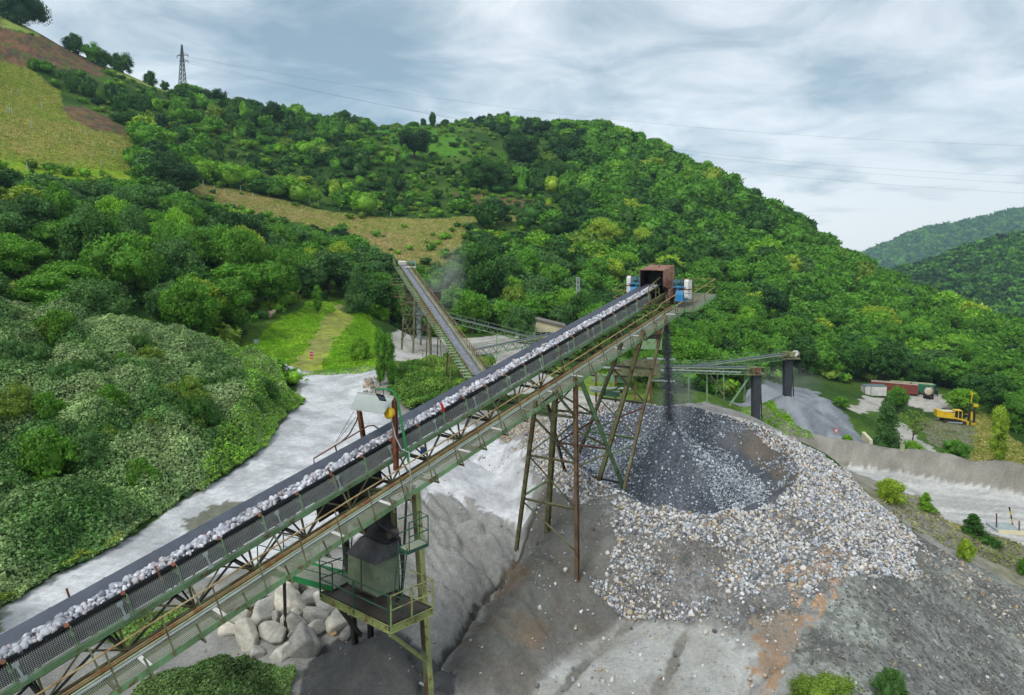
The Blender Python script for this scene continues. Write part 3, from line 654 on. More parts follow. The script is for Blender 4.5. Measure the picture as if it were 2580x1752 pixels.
cb('platform_bracket', 'olive', lambda b: [b.beam(C(a, PW0, WH-.2), C(a, PW1, WH-.2), .12, .16, UU, 'I') for a in (37.9, 39.6, 41.3)])
for sg in (1, -1):
    drv = empty('drive_unit', (0, 0, 0)); drv.parent = conv; drv.matrix_parent_inverse = conv.matrix_basis.inverted()
    r0 = 1.42 if sg > 0 else -1.22
    def q(a, r, z): return hp(a+(.25 if sg > 0 else -.15), r0+sg*r*.86, z*.84+(.02 if sg > 0 else .16))
    def sub(name, mat, fn, sm=True):
        b = MB(); fn(b); o = b.build(name, M[mat], None, sm); o.parent = drv; return o
    def gb(b):
        pr = [(-.36, -1.15), (.36, -1.15), (.40, -.7), (.30, -.38), (.0, -.28), (-.30, -.38), (-.40, -.7)]
        n = len(pr); V = [q(a, 0, z) for a, z in pr]+[q(a, .62, z) for a, z in pr]
        b.add(V, [tuple(range(n)), tuple(reversed(range(n, 2*n)))]+[(i, i+n, (i+1) % n+n, (i+1) % n) for i in range(n)])
        b.box(q(0, .31, -1.17), DH, RV, ZUP, .95, .6, .07)
    sub('gearbox', 'blue', gb, False)
    sub('motor_base', 'blue', lambda b: (b.box(q(0, .28, -.12), DH, RV, ZUP, .8, .85, .05), b.beam(q(-.3, .1, -.35), q(-.3, .1, -.12), .06), b.beam(q(.3, .1, -.35), q(.3, .1, -.12), .06)), False)
    def mot(b):
        b.tube([q(0, -.18, .2), q(0, -.14, .2), q(0, .5, .2)], [.17, .23, .23], 18)
        for k in range(14): b.tube([q(0, -.08+k*.04, .2), q(0, -.065+k*.04, .2)], .25, 18)
        b.box(q(0, .2, -.05), DH, RV, ZUP, .4, .5, .1); b.box(q(-.26, .2, .3), DH, RV, ZUP, .16, .22, .2)
    sub('motor', 'teal', mot)
    sub('motor_cowl', 'teal', lambda b: b.tube([q(0, -.34, .2), q(0, -.30, .2), q(0, -.14, .2)], [.14, .22, .245], 18))
    def grd(b):
        pr = [(.30*cos(pi*k/8), .30+.26*sin(pi*k/8)) for k in range(9)]+[(.30*cos(pi+pi*k/8), -.80+.28*sin(pi+pi*k/8)) for k in range(9)]
        n = len(pr); V = [q(a, .66, z) for a, z in pr]+[q(a, 1.0, z) for a, z in pr]
        b.add(V, [tuple(range(n)), tuple(reversed(range(n, 2*n)))]+[(i, i+n, (i+1) % n+n, (i+1) % n) for i in range(n)])
    sub('belt_guard', 'white', grd)
    sub('guard_strap', 'rust', lambda b: b.box(q(0, .83, -.28), DH, RV, ZUP, .64, .34, .07), False)
    sub('guard_cap', 'rusto', lambda b: b.box(q(-.02, .83, .52), DH, RV, ZUP, .32, .31, .08), False)
cb('floodlight', 'black', lambda b: (b.box(hp(-.1, -1.75, 1.0), RV, ZUP, DH, .24, .2, .08), b.beam(hp(-.1, -1.75, .5), hp(-.1, -1.75, .95), .03)))
# rock carried by the belt
def ico(sub=0):
    t = (1+5**.5)/2
    V = np.array([(-1, t, 0), (1, t, 0), (-1, -t, 0), (1, -t, 0), (0, -1, t), (0, 1, t), (0, -1, -t), (0, 1, -t), (t, 0, -1), (t, 0, 1), (-t, 0, -1), (-t, 0, 1)], float)
    V /= np.linalg.norm(V[0])
    Fc = [(0,11,5),(0,5,1),(0,1,7),(0,7,10),(0,10,11),(1,5,9),(5,11,4),(11,10,2),(10,7,6),(7,1,8),(3,9,4),(3,4,2),(3,2,6),(3,6,8),(3,8,9),(4,9,5),(2,4,11),(6,2,10),(8,6,7),(9,8,1)]
    for _ in range(sub):
        V = list(map(tuple, V)); D = {}; nf = []
        def md(a, b):
            k = (min(a, b), max(a, b))
            if k not in D:
                m = np.array(V[a])+np.array(V[b]); V.append(tuple(m/np.linalg.norm(m))); D[k] = len(V)-1
            return D[k]
        for a, b, c in Fc:
            x, y, z = md(a, b), md(b, c), md(c, a); nf += [(a, x, z), (b, y, x), (c, z, y), (x, y, z)]
        Fc = nf; V = np.array(V)
    return np.array(V), np.array(Fc)
IV0, IF0 = ico(0); IV1, IF1 = ico(1); IV2, IF2 = ico(2)
def rockshape(seed, V=IV1):
    """angular broken stone: a sphere cut by random planes"""
    g = np.random.default_rng(seed); D = g.normal(size=(11, 3)); D /= np.linalg.norm(D, axis=1)[:, None]; h = g.uniform(.50, .9, 11)
    k = V @ D.T; r = np.where(k > .05, h/np.maximum(k, .05), 9).min(1); r = np.minimum(r, 1.05)
    P = V*r[:, None]*np.array([1, g.uniform(.7, 1), g.uniform(.55, .85)]); return P
ROCKV = [rockshape(k) for k in range(10)]; ROCK0 = [rockshape(k+30, IV0) for k in range(10)]; ROCKB = [rockshape(k+60, IV2) for k in range(8)]
def rotm(g, n):
    q = g.normal(size=(n, 4)); q /= np.linalg.norm(q, axis=1)[:, None]; w, x, y, z = q.T
    return np.stack([1-2*(y*y+z*z), 2*(x*y-z*w), 2*(x*z+y*w), 2*(x*y+z*w), 1-2*(x*x+z*z), 2*(y*z-x*w), 2*(x*z-y*w), 2*(y*z+x*w), 1-2*(x*x+y*y)], 1).reshape(n, 3, 3)
def stones(name, P, R, cols, shapes, faces, mat='rock', seed=1, flat=.0, parent=None):
    g = np.random.default_rng(seed); n = len(P); Rm = rotm(g, n); ks = g.integers(0, len(shapes), n); nv = len(shapes[0])
    V = np.stack(shapes)[ks]; V = np.einsum('nij,nvj->nvi', Rm, V)*np.asarray(R)[:, None, None]+np.asarray(P)[:, None, :]
    Fc = (faces[None]+(np.arange(n)*nv)[:, None, None]).reshape(-1, 3)
    return npmesh(name, V.reshape(-1, 3), Fc, M[mat], np.repeat(cols, nv, 0), 3, False, parent)
RC1 = [S(190, 194, 202), S(160, 164, 174), S(210, 212, 218), S(124, 128, 138), S(176, 168, 170)]
g = np.random.default_rng(3); nR = 5600
ss = S0+(S1-1.9-S0)*g.random(nR); prof = g.normal(0, .17, nR); rr_ = g.uniform(.035, .13, nR)*np.where(g.random(nR) < .06, 1.5, 1.)
wv = -.38+np.clip(prof, -.36, .33)+.05*np.sin(ss*1.3)
hv = -.13+.22*np.exp(-((wv+.38)/.2)**2)*g.random(nR)+rr_*.3+np.maximum(0, abs(wv+.58)-.25)*.45
Pr = np.array([C(a, b, c) for a, b, c in zip(ss, wv, hv)]); cr = np.array(RC1)[g.integers(0, 5, nR)]*g.uniform(.85, 1.12, nR)[:, None]
o_ = np.argsort(-(rr_/Pr[:, 1]*(hv > -.06)))[:280]; msk = np.zeros(nR, bool); msk[o_] = True
LRK = 'broken grey rock riding uphill on the long conveyor belt'
tag(stones('crushed_rock_load', Pr[~msk], rr_[~msk], cr[~msk], ROCKV, IF1, seed=5), 'crushed grey rock covering the middle of the long conveyor belt', 'crushed rock', kind='stuff')
rmesh = []
for k in range(8):
    for ci in range(3):
        me = npmesh('tmp', ROCKV[k], IF1, M['rock'], np.repeat([np.array(RC1[ci])], len(IV1), 0), 3); rmesh.append(me.data); bpy.data.objects.remove(me)
for n_, j in enumerate(o_):
    o = bpy.data.objects.new('belt_rock', rmesh[n_ % 24]); o.location = Pr[j]; o.scale = [rr_[j]*1.15]*3
    o.rotation_euler = g.uniform(0, 6.28, 3); link(o); tag(o, LRK, 'rock', 'rocks riding on the long belt')
# ------------------------------------------------------------------ support frame, platform and hopper under the lower part
def gz(p): return Hs(p[0], p[1])
def thing(name, loc, label, cat, group=None): return empty(name, tuple(float(v) for v in loc), label, cat, group)
def part(t, name, mat, fn, sm=False):
    b = MB(); fn(b); return b.build(name, M[mat] if isinstance(mat, str) else mat, t, sm)
def foot(p, d=.5): return np.array([p[0], p[1], min(p[2], gz(p))-d])
tA = C(13.2, 1.5, -1.65); tB = C(12.2, 1.3, -1.65); tC = C(11.6, -1.2, -1.75); tD = C(13.0, -1.2, -1.75)
fA = foot(I(1084, 1770, 25.4)); fB = I(1003, 1515, 25.6); fC = foot(I(903, 1665, 29.0), .8); fD = foot(tD+np.array([-.3, 1.6, -10]))
frA = thing('platform_tower', fA, 'lower support frame of the long belt with a railed platform round a grey green cabinet', 'support frame')
part(frA, 'leg', 'greend', lambda b: b.beam(tA, fA, .24, .24, DH, 'I')); part(frA, 'leg_bright_face', 'lime', lambda b: b.beam(tA+RV*.14, fA+RV*.14, .03, .25, DH)); part(frA, 'leg', 'greend', lambda b: b.beam(tB, fB+(0, 0, -.1), .17, .17, DH, 'I'))  # lime strip added to make the right face of the leg brighter
part(frA, 'leg', 'dark', lambda b: b.beam(tC, fC, .22, .22, DH, 'I')); part(frA, 'leg', 'dark', lambda b: b.beam(tD, fD, .2, .2, DH, 'I'))
part(frA, 'pipe', 'dark', lambda b: b.tube([C(12.8, 1.45, -1.6), I(1012, 1500, 25.9)], .05, 8))
part(frA, 'cross_beam', 'greend', lambda b: b.beam(tA+ZUP*.05, tC+ZUP*.05, .18, .22, ZUP, 'I'))
pz = 13.45
def onz(x, y, z): r = ray(x, y); return r*(z/r[2])
PL, PF, PR_ = onz(807, 1493, -13.45), onz(983, 1578, -13.45), onz(1090, 1530, -13.45)
PB = PL+PR_-PF; ex = (PF-PL)/np.linalg.norm(PF-PL); ey = (PR_-PF)/np.linalg.norm(PR_-PF); LX = np.linalg.norm(PF-PL); LY = np.linalg.norm(PR_-PF)
def pp(a, c, z=0): return PL+ex*a*LX+ey*c*LY+ZUP*z
part(frA, 'platform_deck', 'dark', lambda b: b.hexa([pp(0, 0, -.06), pp(1, 0, -.06), pp(1, 1, -.06), pp(0, 1, -.06), pp(0, 0, 0), pp(1, 0, 0), pp(1, 1, 0), pp(0, 1, 0)]))
part(frA, 'platform_beam', 'lime', lambda b: [b.beam(pp(*p, -.14), pp(*q, -.14), .1, .28, ZUP, 'U') for p, q in (((0, 0), (1, 0)), ((1, 0), (1, 1)), ((1, 1), (0, 1)), ((0, 1), (0, 0)))]+[b.beam(pp(k/4, 0, -.16), pp(k/4, 1, -.16), .08, .16, ZUP) for k in range(1, 4)])
part(frA, 'guard_rail', 'dgreen', lambda b: [b.tube([pp(0, .5, z), pp(0, 0, z), pp(1, 0, z)], .025, 6) for z in (.55, 1.08)], True)
part(frA, 'guard_rail', 'lime', lambda b: [b.tube([pp(1, .03, z), pp(1, 1, z), pp(.7, 1, z)], .025, 6) for z in (.55, 1.08)], True)
for k, (a, c) in enumerate(((0, 0), (.5, 0), (.985, 0), (1, .02), (1, .5), (1, 1))):
    part(frA, 'rail_post', 'dgreen' if k < 3 else 'lime', lambda b: b.beam(pp(a, c, -.2), pp(a, c, 1.1), .05, .05, ex, 'L'))
part(frA, 'brace', 'lime', lambda b: b.beam(pp(1, .0, -.3), I(1076, 1668, 25.3), .12, .12, ZUP, 'I'))
part(frA, 'brace', 'dark', lambda b: b.beam(pp(.18, .1, -.3), I(910, 1602, 28.2), .13, .13, ZUP, 'I'))
part(frA, 'brace', 'galv', lambda b: b.beam(I(1020, 1708, 26.4), I(1082, 1735, 25.5), .12, .12, ZUP, 'L'))
# small upper platform and ladders
U1, U2, U3 = onz(1005, 1379, -11.0), onz(1027, 1391, -11.0), onz(1079, 1369, -11.0); U4 = U1+U3-U2
part(frA, 'upper_deck', 'grating', lambda b: b.hexa([p+ZUP*-.04 for p in (U1, U2, U3, U4)]+[U1, U2, U3, U4]))
part(frA, 'upper_deck_edge', 'dgreen', lambda b: [b.beam(p-ZUP*.05, q-ZUP*.05, .04, .12) for p, q in ((U1, U2), (U2, U3), (U3, U4), (U4, U1))])
part(frA, 'guard_rail', 'dgreen', lambda b: [b.tube([U1+ZUP*z, U4+ZUP*z, U3+ZUP*z, U2+(U3-U2)*.08+ZUP*z], .024, 6) for z in (.52, 1.05)]+[b.tube([p, p+ZUP*1.05], .024, 6) for p in (U4, U3, U2+(U3-U2)*.08)], True)
def ladder(b, p, q, w, side):
    side = np.array(side)/np.linalg.norm(side)*w/2; ln = np.linalg.norm(q-p)
    b.tube([p-side, q-side], .025, 6); b.tube([p+side, q+side], .025, 6)
    n = int(ln/.28)
    for k in range(1, n): c = p+(q-p)*k/n; b.tube([c-side, c+side], .014, 5)
part(frA, 'ladder', 'dgreen', lambda b: ladder(b, U2*.5+U1*.5+ZUP*.1, pp(.82, .45), .42, ex), True)
part(frA, 'ladder', 'dgreen', lambda b: ladder(b, I(878, 1352, 26.0), I(870, 1480, 26.9), .42, ex), True)
# green low walkway to the left of the platform
g1, g2, g3, g4 = onz(650, 1432, -13.35), onz(838, 1484, -13.35), onz(900, 1452, -13.35), onz(715, 1405, -13.35)
wk = thing('low_walkway', (g1+g3)/2, 'flat grey walkway with bright green kick board leading to the railed platform', 'walkway')
part(wk, 'deck', 'grating', lambda b: b.hexa([p-ZUP*.05 for p in (g1, g2, g3, g4)]+[g1, g2, g3, g4]))
part(wk, 'kick_board', 'bgreen', lambda b: (b.beam(g1+ZUP*-.02, g2+ZUP*-.02, .03, .24), b.beam(g4, g3, .03, .2)))
part(wk, 'guard_rail', 'dgreen', lambda b: [b.tube([g1+(g4-g1)*.0+ZUP*z, g2+ZUP*z], .018, 6) for z in (.5, 1.)]+[b.tube([g4+ZUP*z, g3+ZUP*z], .018, 6) for z in (.5, 1.)], True)
for p in (g1, g1*.5+g2*.5, g2, g3, g4, g3*.5+g4*.5): part(wk, 'rail_post', 'dgreen', lambda b: b.beam(p-ZUP*.1, p+ZUP*1.02, .035, .035, ex))
for p in (g4,): part(wk, 'leg', 'dark', lambda b: b.beam(p, np.array([p[0], p[1], gz(p)-.3]), .1, .1, ex, 'I'))
# hopper cabinet on the platform with a dusty canvas roof
hb_ = pp(.44, .56); hx, hy = ex, ey
cab = thing('cabinet', hb_, 'grey green steel cabinet with a sooty sloping cover standing on the railed platform', 'cabinet')
def cabp(a, c, z): return hb_+hx*a+hy*c+ZUP*z
part(cab, 'body', paint('cabinet_green', (112, 128, 104), (88, 100, 84), .1, (70, 66, 56), sc=1.5, dirt=.6), lambda b: b.box(cabp(0, 0, 1.05), hx, hy, ZUP, 1.6, 1.0, 1.3))
part(cab, 'body_seam', 'dark', lambda b: (b.box(cabp(-.02, -.51, 1.05), hx, hy, ZUP, .05, .02, 1.3), b.box(cabp(0, -.515, .42), hx, hy, ZUP, 1.6, .03, .06)))
part(cab, 'cover', plain('sooty_canvas', (72, 74, 78), .85, .35, 3.), lambda b: b.hexa([cabp(-.84, -.55, 1.66), cabp(.84, -.55, 1.66), cabp(.84, .55, 1.75), cabp(-.84, .55, 1.75), cabp(-.66, -.05, 2.2), cabp(.74, -.05, 2.2), cabp(.74, .5, 2.28), cabp(-.66, .5, 2.28)]))
for a in (-.65, .65): part(cab, 'leg', 'dark', lambda b: b.beam(cabp(a, 0, 0), cabp(a, 0, .35), .14, .8))
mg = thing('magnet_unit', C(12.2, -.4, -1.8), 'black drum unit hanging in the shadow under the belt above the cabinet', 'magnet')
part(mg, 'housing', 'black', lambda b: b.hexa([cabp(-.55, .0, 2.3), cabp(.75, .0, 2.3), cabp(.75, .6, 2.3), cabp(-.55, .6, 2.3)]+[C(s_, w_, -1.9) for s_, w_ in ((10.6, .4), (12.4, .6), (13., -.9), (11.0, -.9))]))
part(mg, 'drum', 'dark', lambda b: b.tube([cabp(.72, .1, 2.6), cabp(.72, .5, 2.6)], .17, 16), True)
part(mg, 'dark_side_sheet', 'black', lambda b: b.box(C(11.6, -.5, -1.0), DV, RV, UU, 3.2, .05, 1.7))
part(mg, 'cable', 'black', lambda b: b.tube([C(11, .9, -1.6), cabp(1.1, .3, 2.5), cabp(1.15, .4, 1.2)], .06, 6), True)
# gantry over the belt with a corrugated roof, hoist, chains
sG = 13.4
gL0, gR0 = C(sG, -1.55, -.3), C(sG, .28, -.75); gL1, gR1 = I(901, 992, gL0[1]-.05), I(994, 1005, gR0[1])
gan = thing('hoist_gantry', C(sG, .3, -.9), 'rusty portal over the belt with a small corrugated roof and a chain hoist', 'gantry')
part(gan, 'post', 'rust', lambda b: b.beam(C(sG, -1.55, -1.2), gL1-ZUP*.35, .16, .16, DH, 'I')); part(gan, 'post', 'rusto', lambda b: b.beam(C(sG, .28, -1.2), gR1, .17, .17, DH, 'I'))
part(gan, 'ridge_beam', 'rusto', lambda b: b.beam(gL1, gR1+(gR1-gL1)*.05, .1, .12, ZUP, 'I'))
r1, r2 = gL1+ZUP*.08, gR1+ZUP*.08; r3, r4 = I(966, 1043, gR1[1]-.75), I(882, 1031, gL1[1]-.75)
def corr(b):
    n = 132
    for k in range(n):
        t0, t1 = k/n, (k+1)/n; z0, z1 = .035*sin(t0*n*pi/3), .035*sin(t1*n*pi/3)
        A, B, Cc, D = r1+(r2-r1)*t0+ZUP*z0, r1+(r2-r1)*t1+ZUP*z1, r4+(r3-r4)*t1+ZUP*z1, r4+(r3-r4)*t0+ZUP*z0
        b.hexa([A-ZUP*.008, B-ZUP*.008, Cc-ZUP*.008, D-ZUP*.008, A, B, Cc, D])
M['corr'] = plain('corrugated_sheet', (206, 214, 210), .5, .08, 1.)
part(gan, 'roof_sheet', 'corr', corr, True)
def chain(b, P, r=.035):
    P = [np.array(p) for p in P]
    for p, q in zip(P, P[1:]):
        n = max(1, int(np.linalg.norm(q-p)/.07))
        for k in range(n):
            c0 = p+(q-p)*(k-.1)/n; c1 = p+(q-p)*(k+1.1)/n; s_ = (RV if k % 2 else DH)*r*.5
            b.tube([c0, (c0+c1)/2+s_, c1], r*.42, 5); b.tube([c0, (c0+c1)/2-s_, c1], r*.42, 5)
gy = gR0[1]
hst = part(gan, 'hoist', 'yellow', lambda b: b.tube([I(974, 1041, gy-.35), I(978, 1041, gy-.3), I(986, 1040, gy-.15)], [.18, .25, .2], 14), True)
part(gan, 'chain', 'galv', lambda b: chain(b, [I(984, 1053, gy-.1), I(992, 1080, gy-.1), I(996, 1100, gy-.35), I(1012, 1133, gy-.5), I(1031, 1140, gy-1.), I(1033, 1180, gy-1.2), I(1036, 1272, gy-1.5)]), True)
part(gan, 'chain', 'dark', lambda b: chain(b, [I(906, 1036, gL0[1]), I(898, 1062, gL0[1]), I(880, 1095, gL0[1]-.4), I(862, 1112, gL0[1]-.8)], .05), True)
part(gan, 'guy_wire', 'dark', lambda b: (b.tube([I(893, 1035, gL1[1]-.4), I(846, 1114, gL0[1]-1.)], .012, 4), b.tube([I(897, 1050, gL1[1]-.3), I(850, 1112, gL0[1]-1.)], .012, 4)))
lp = thing('floodlight_mast', C(sG+.1, 1.15, -1.4), 'bent green lamp pole with a black floodlight beside the corrugated gantry roof', 'lamp')
yl = C(sG, 1.2, 0)[1]
part(lp, 'pole', 'bgreen', lambda b: b.tube([I(1030, 1165, yl+.1), I(1022, 1120, yl), I(1011, 1060, yl), I(1003, 1018, yl), I(999, 1000, yl), I(992, 988, yl), I(980, 981, yl), I(945, 980, yl)], [.06, .055, .05, .045, .045, .045, .04, .035], 8), True)
part(lp, 'lamp_bracket', 'black', lambda b: b.tube([I(946, 981, yl), I(948, 994, yl-.05), I(967, 996, yl-.05), I(965, 981, yl)], .02, 5))
part(lp, 'lamp_head', 'black', lambda b: b.hexa([I(947, 994, yl+.02), I(967, 998, yl+.02), I(974, 1012, yl-.22), I(957, 1010, yl-.22), I(947, 991.5, yl), I(967, 995.5, yl), I(974, 1010, yl-.26), I(957, 1007.5, yl-.26)]))
part(lp, 'lamp_glass', 'glass', lambda b: b.hexa([I(950, 996, yl-.05), I(965, 998, yl-.05), I(971, 1009.5, yl-.24), I(958, 1008.5, yl-.24), I(950, 995, yl-.07), I(965, 997, yl-.07), I(971, 1008, yl-.28), I(958, 1007, yl-.28)]))
bx = thing('switch_box', C(14.6, 1.8, -.7), 'dark blue switch box clamped to the walkway handrail past the lamp pole', 'switch box')
part(bx, 'box', plain('navy_box', (34, 66, 120), .5, .2, 3.), lambda b: b.box(I(1066, 1137, 26.6), RV, ZUP, DH, .17, .26, .14)); part(bx, 'lid', 'dark', lambda b: b.box(I(1066, 1128.5, 26.6), RV, ZUP, DH, .19, .05, .17))
# ------------------------------------------------------------------ lattice towers
def tower(name, label, legs, bars, w=.16):
    """legs: (x,y,Y of top, x,y,Y of foot, width, paint); bars join points on two legs found by photo row"""
    F = [np.array(I(l[3], l[4], l[5])) for l in legs]; T = [np.array(I(l[0], l[1], l[2])) for l in legs]
    for k in range(len(F)):
        a = (T[k]-F[k]); F[k] = F[k]-a/np.linalg.norm(a)*.9
    t = thing(name, sum(F)/len(F), label, 'support tower')
    for k, l in enumerate(legs): part(t, 'leg', l[7], lambda b: b.beam(T[k], F[k], l[6], l[6], DH, 'I'))
    def at(k, y):
        lo, hi = 0., 1.
        for _ in range(40):
            m = (lo+hi)/2; p = T[k]+(F[k]-T[k])*m
            if proj(p)[1] < y: lo = m
            else: hi = m
        return p
    for (i, y0, j, y1, wd, mt) in bars: part(t, 'brace' if abs(y0-y1) > 30 else 'girt', mt, lambda b: b.beam(at(i, y0), at(j, y1), wd*1.35, wd*1.35, ZUP, 'L'))
    return t
ya, yc = C(sx(1348, 1.75, -1.6), 1.75, -1.6)[1], C(sx(1450, 1.75, -1.6), 1.75, -1.6)[1]
tower('support_tower', 'front lattice tower with one vertical brown leg, on the grey fines heap',
  [(1350, 1010, ya, 1305, 1355, 35., .17, 'olive'), (1450, 950, yc, 1454, 1420, 33.2, .2, 'rustb'), (1400, 984, ya+1.2, 1379, 1335, 36.8, .24, 'olive'),
   (1460, 950, yc+.6, 1572, 1232, 40., .18, 'green'), (1374, 1000, ya+1.6, 1426, 1200, 43., .15, 'dark')],
  [(0, 1040, 1, 1053, .1, 'greend'), (2, 1034, 3, 1044, .09, 'greend'), (0, 1148, 1, 1168, .1, 'olive'), (4, 1116, 3, 1132, .09, 'rust'), (0, 1257, 1, 1285, .1, 'olive'),
   (4, 1188, 3, 1218, .1, 'dark'), (0, 1264, 1, 1394, .07, 'olive'), (0, 1051, 1, 1164, .07, 'greend'), (0, 1143, 2, 1098, .07, 'olive'), (2, 1115, 1, 1061, .07, 'olive'), (2, 990, 1, 1053, .08, 'greend'),
   (2, 988, 3, 1045, .06, 'greend'), (4, 1116, 3, 1056, .07, 'rust'), (1, 1085, 3, 1125, .07, 'olive'), (1, 1178, 3, 1143, .09, 'olive'), (2, 1207, 0, 1249, .07, 'green'),
   (0, 1031, 2, 990, .07, 'dark'), (2, 1028, 1, 969, .07, 'dark'), (0, 1148, 1, 1284, .06, 'greend')])
yf, yg, yh = [C(sx(x, 1.75, -1.6), 1.75, -1.6)[1] for x in (1562, 1618, 1672)]
tower('support_tower', 'slimmer olive lattice tower nearer to the falling rock',
  [(1566, 866, yf, 1452, 1160, 47.5, .17, 'greend'), (1621, 832, yg, 1503, 1232, 40.6, .24, 'olive'), (1676, 795, yh, 1566, 1262, 38.8, .16, 'olive')],
  [(0, 922, 2, 931, .12, 'greend'), (0, 1003, 2, 1017, .12, 'greend'), (0, 1088, 2, 1106, .12, 'green'), (0, 927, 2, 1014, .07, 'greend'), (0, 1008, 2, 1104, .07, 'greend'), (0, 998, 1, 965, .06, 'green'),
   (1, 1054, 2, 1028, .07, 'rust'), (1, 848, 2, 845, .12, 'dark'), (1, 852, 2, 852, .1, 'dark'), (0, 1095, 1, 1150, .07, 'green'), (1, 1150, 2, 1120, .07, 'green'), (0, 1085, 1, 1060, .06, 'green')])
tow3 = thing('pulley_stack', C(38.5, .5, -2.6), 'rusty orange pulley and spring stack below the head of the long belt', 'pulley stack')
part(tow3, 'spring_stack', 'rusto', lambda b: [b.tube([I(1660, 822+k*7, 44.8), I(1661, 826+k*7, 44.8)], .22, 12) for k in range(5)], True)
part(tow3, 'roller', 'rusto', lambda b: b.tube([I(1668, 812, 45.2), I(1680, 812, 45.0)], .2, 12), True)
part(tow3, 'rod', 'dark', lambda b: b.beam(I(1660, 790, 44.9), I(1661, 858, 44.8), .08))
# ------------------------------------------------------------------ falling rock
g = np.random.default_rng(11)
nF = 8500; tz = g.random(nF)**.9; p0 = I(1679, 800, 45.6); p1 = I(1687, 1085, 45.4)
tz = np.clip(tz+.008*np.sin(tz*31)+.006*np.sin(tz*77), 0, 1); sp = .15+.28*tz; ang = g.random(nF)*6.28; rad = np.abs(g.normal(0, .52, nF))
Pf = p0[None]*(1-tz)[:, None]+p1[None]*tz[:, None]+np.c_[np.cos(ang)*rad*sp*1.35, np.sin(ang)*rad*sp*1.35, np.zeros(nF)]
cf = np.array(S(84, 87, 94))[None]*g.uniform(.4, 1.7, nF)[:, None]
tag(stones('falling_rock', Pf, g.uniform(.016, .048, nF), cf, ROCK0, IF0, seed=12), 'dark stream of rock falling from the belt head onto the heap', 'falling rock', kind='stuff')
# ------------------------------------------------------------------ stones of the stockpile
STP = Z['stones']
def scatter(n, x0, x1, y0, y1, seed):
    g = np.random.default_rng(seed); return g.uniform(x0, x1, n), g.uniform(y0, y1, n)
def stonelayer(name, label, X, Y, dens, rlo, rhi, pal, seed, shapes=None, faces=None, big=.06, cat='stones'):
    g = np.random.default_rng(seed); keep = g.random(len(X)) < dens; X = X[keep]; Y = Y[keep]; n = len(X)
    Rr = rlo+(rhi-rlo)*g.random(n)**2.2; Rr = np.where(g.random(n) < big, Rr*1.5, Rr); Zz = H(X, Y)+Rr*.35
    col = np.array(pal)[g.integers(0, len(pal), n)]*g.uniform(.6, .96, n)[:, None]
    o = stones(name, np.c_[X, Y, Zz], Rr, np.minimum(col, .8), shapes or ROCK0, IF0 if faces is None else faces, seed=seed+1)
    return tag(o, label, cat, kind='stuff')
PALW = [S(218, 222, 226), S(190, 196, 204), S(226, 222, 214), S(164, 172, 182), S(208, 196, 174), S(136, 142, 150), S(212, 214, 214), S(194, 172, 142), S(178, 184, 192), S(232, 234, 236), S(112, 114, 120), S(222, 216, 206)]
PALB = [S(198, 208, 218), S(172, 182, 194), S(216, 222, 228), S(136, 146, 158), S(154, 164, 176), S(108, 114, 124)]
PALT = [S(196, 184, 162), S(176, 170, 160), S(206, 202, 196), S(150, 146, 140), S(184, 160, 126)]
PALD = [S(140, 140, 136), S(112, 112, 110), S(160, 158, 150), S(96, 96, 96)]
def rring(X, Y): return np.hypot((X-RC[0])/RX, (Y-RC[1])/RY)
X, Y = scatter(130000, 0, 25, 24, 58, 1)
r = rring(X, Y); ins = inpoly(X+1.6*fbm(X*.35, Y*.35, 75, 3), Y+1.6*fbm(X*.35, Y*.35, 76, 3), STP)
pn = fbm(X*.33, Y*.33, 71, 3)+fbm(X*1.4, Y*1.4, 73, 2)*.5
edge_ = np.clip((Y-31)/5, 0, 1)
dens = np.where(ins & (r > .97), np.clip(.25+edge_*.8+pn*1.7, 0, 1), 0)
dens = np.where((r > .97) & (r < 1.22) & (Y > 38), np.maximum(dens, .9), dens)
dens = np.maximum(dens, np.where((r > 1) & (Y > 26) & inpoly(X, Y, YARD) & (X > 1), np.where(inpoly(X, Y, Z['terr']), .005, .016), 0)); dens *= np.where(inpoly(X, Y, Z['orang2']), .4, 1)
stonelayer('stockpile_stones', 'pale grey and tan broken stones covering the front and rim of the big heap', X, Y, dens, .035, .135, PALW, 2, ROCKV, IF1)
X, Y = scatter(70000, 2.5, 19.5, 36, 55, 5); r = rring(X, Y); an = np.arctan2(Y-RC[1], X-RC[0])
cone_ = r < .72; dk = (np.abs(((an+pi/2+.35+pi) % (2*pi))-pi) < .62)   # dark fines run down the front left of the cone
dk2 = np.clip(1-r*1.6, 0, 1)
dens = np.where(cone_, np.where(dk, .16, .95)*(1-dk2*.6), 0)
wl = (r >= .72) & (r < .97); dens = np.where(wl & (X < 6), .22, dens); dens = np.where(wl & (X >= 6), np.clip(.02+fbm(X*.7, Y*.7, 44, 3)*.9, 0, .5), dens)
dens = np.where(wl & (Y > 50), .45, dens)
stonelayer('cone_stones', 'blue grey freshly crushed stones on the cone inside the crater', X, Y, dens, .035, .125, PALB, 6)
TR = wp([(1130, 1100), (1250, 1075), (1400, 1020), (1640, 1015), (1640, 1060), (1560, 1110), (1450, 1200), (1380, 1210), (1330, 1130), (1180, 1160), (1110, 1160)], 15)
X, Y = scatter(26000, -6, 9, 36, 62, 8); r = rring(X, Y)
dens = np.where(inpoly(X, Y, TR) & (r > 1.0), np.clip(.35+fbm(X*.5, Y*.5, 51, 3)*1.8, 0, .95), 0)
stonelayer('spilled_stones', 'scattered tan and grey stones lying behind the front lattice tower', X, Y, dens, .05, .17, PALT, 9)
X, Y = scatter(30000, -14, 24, 22, 56, 10); r = rring(X, Y)
dens = np.where((r > 1.05) & inpoly(X, Y, YARD), .06+.12*np.clip(fbm(X*.3, Y*.3, 61, 3)*2, 0, 1), 0)
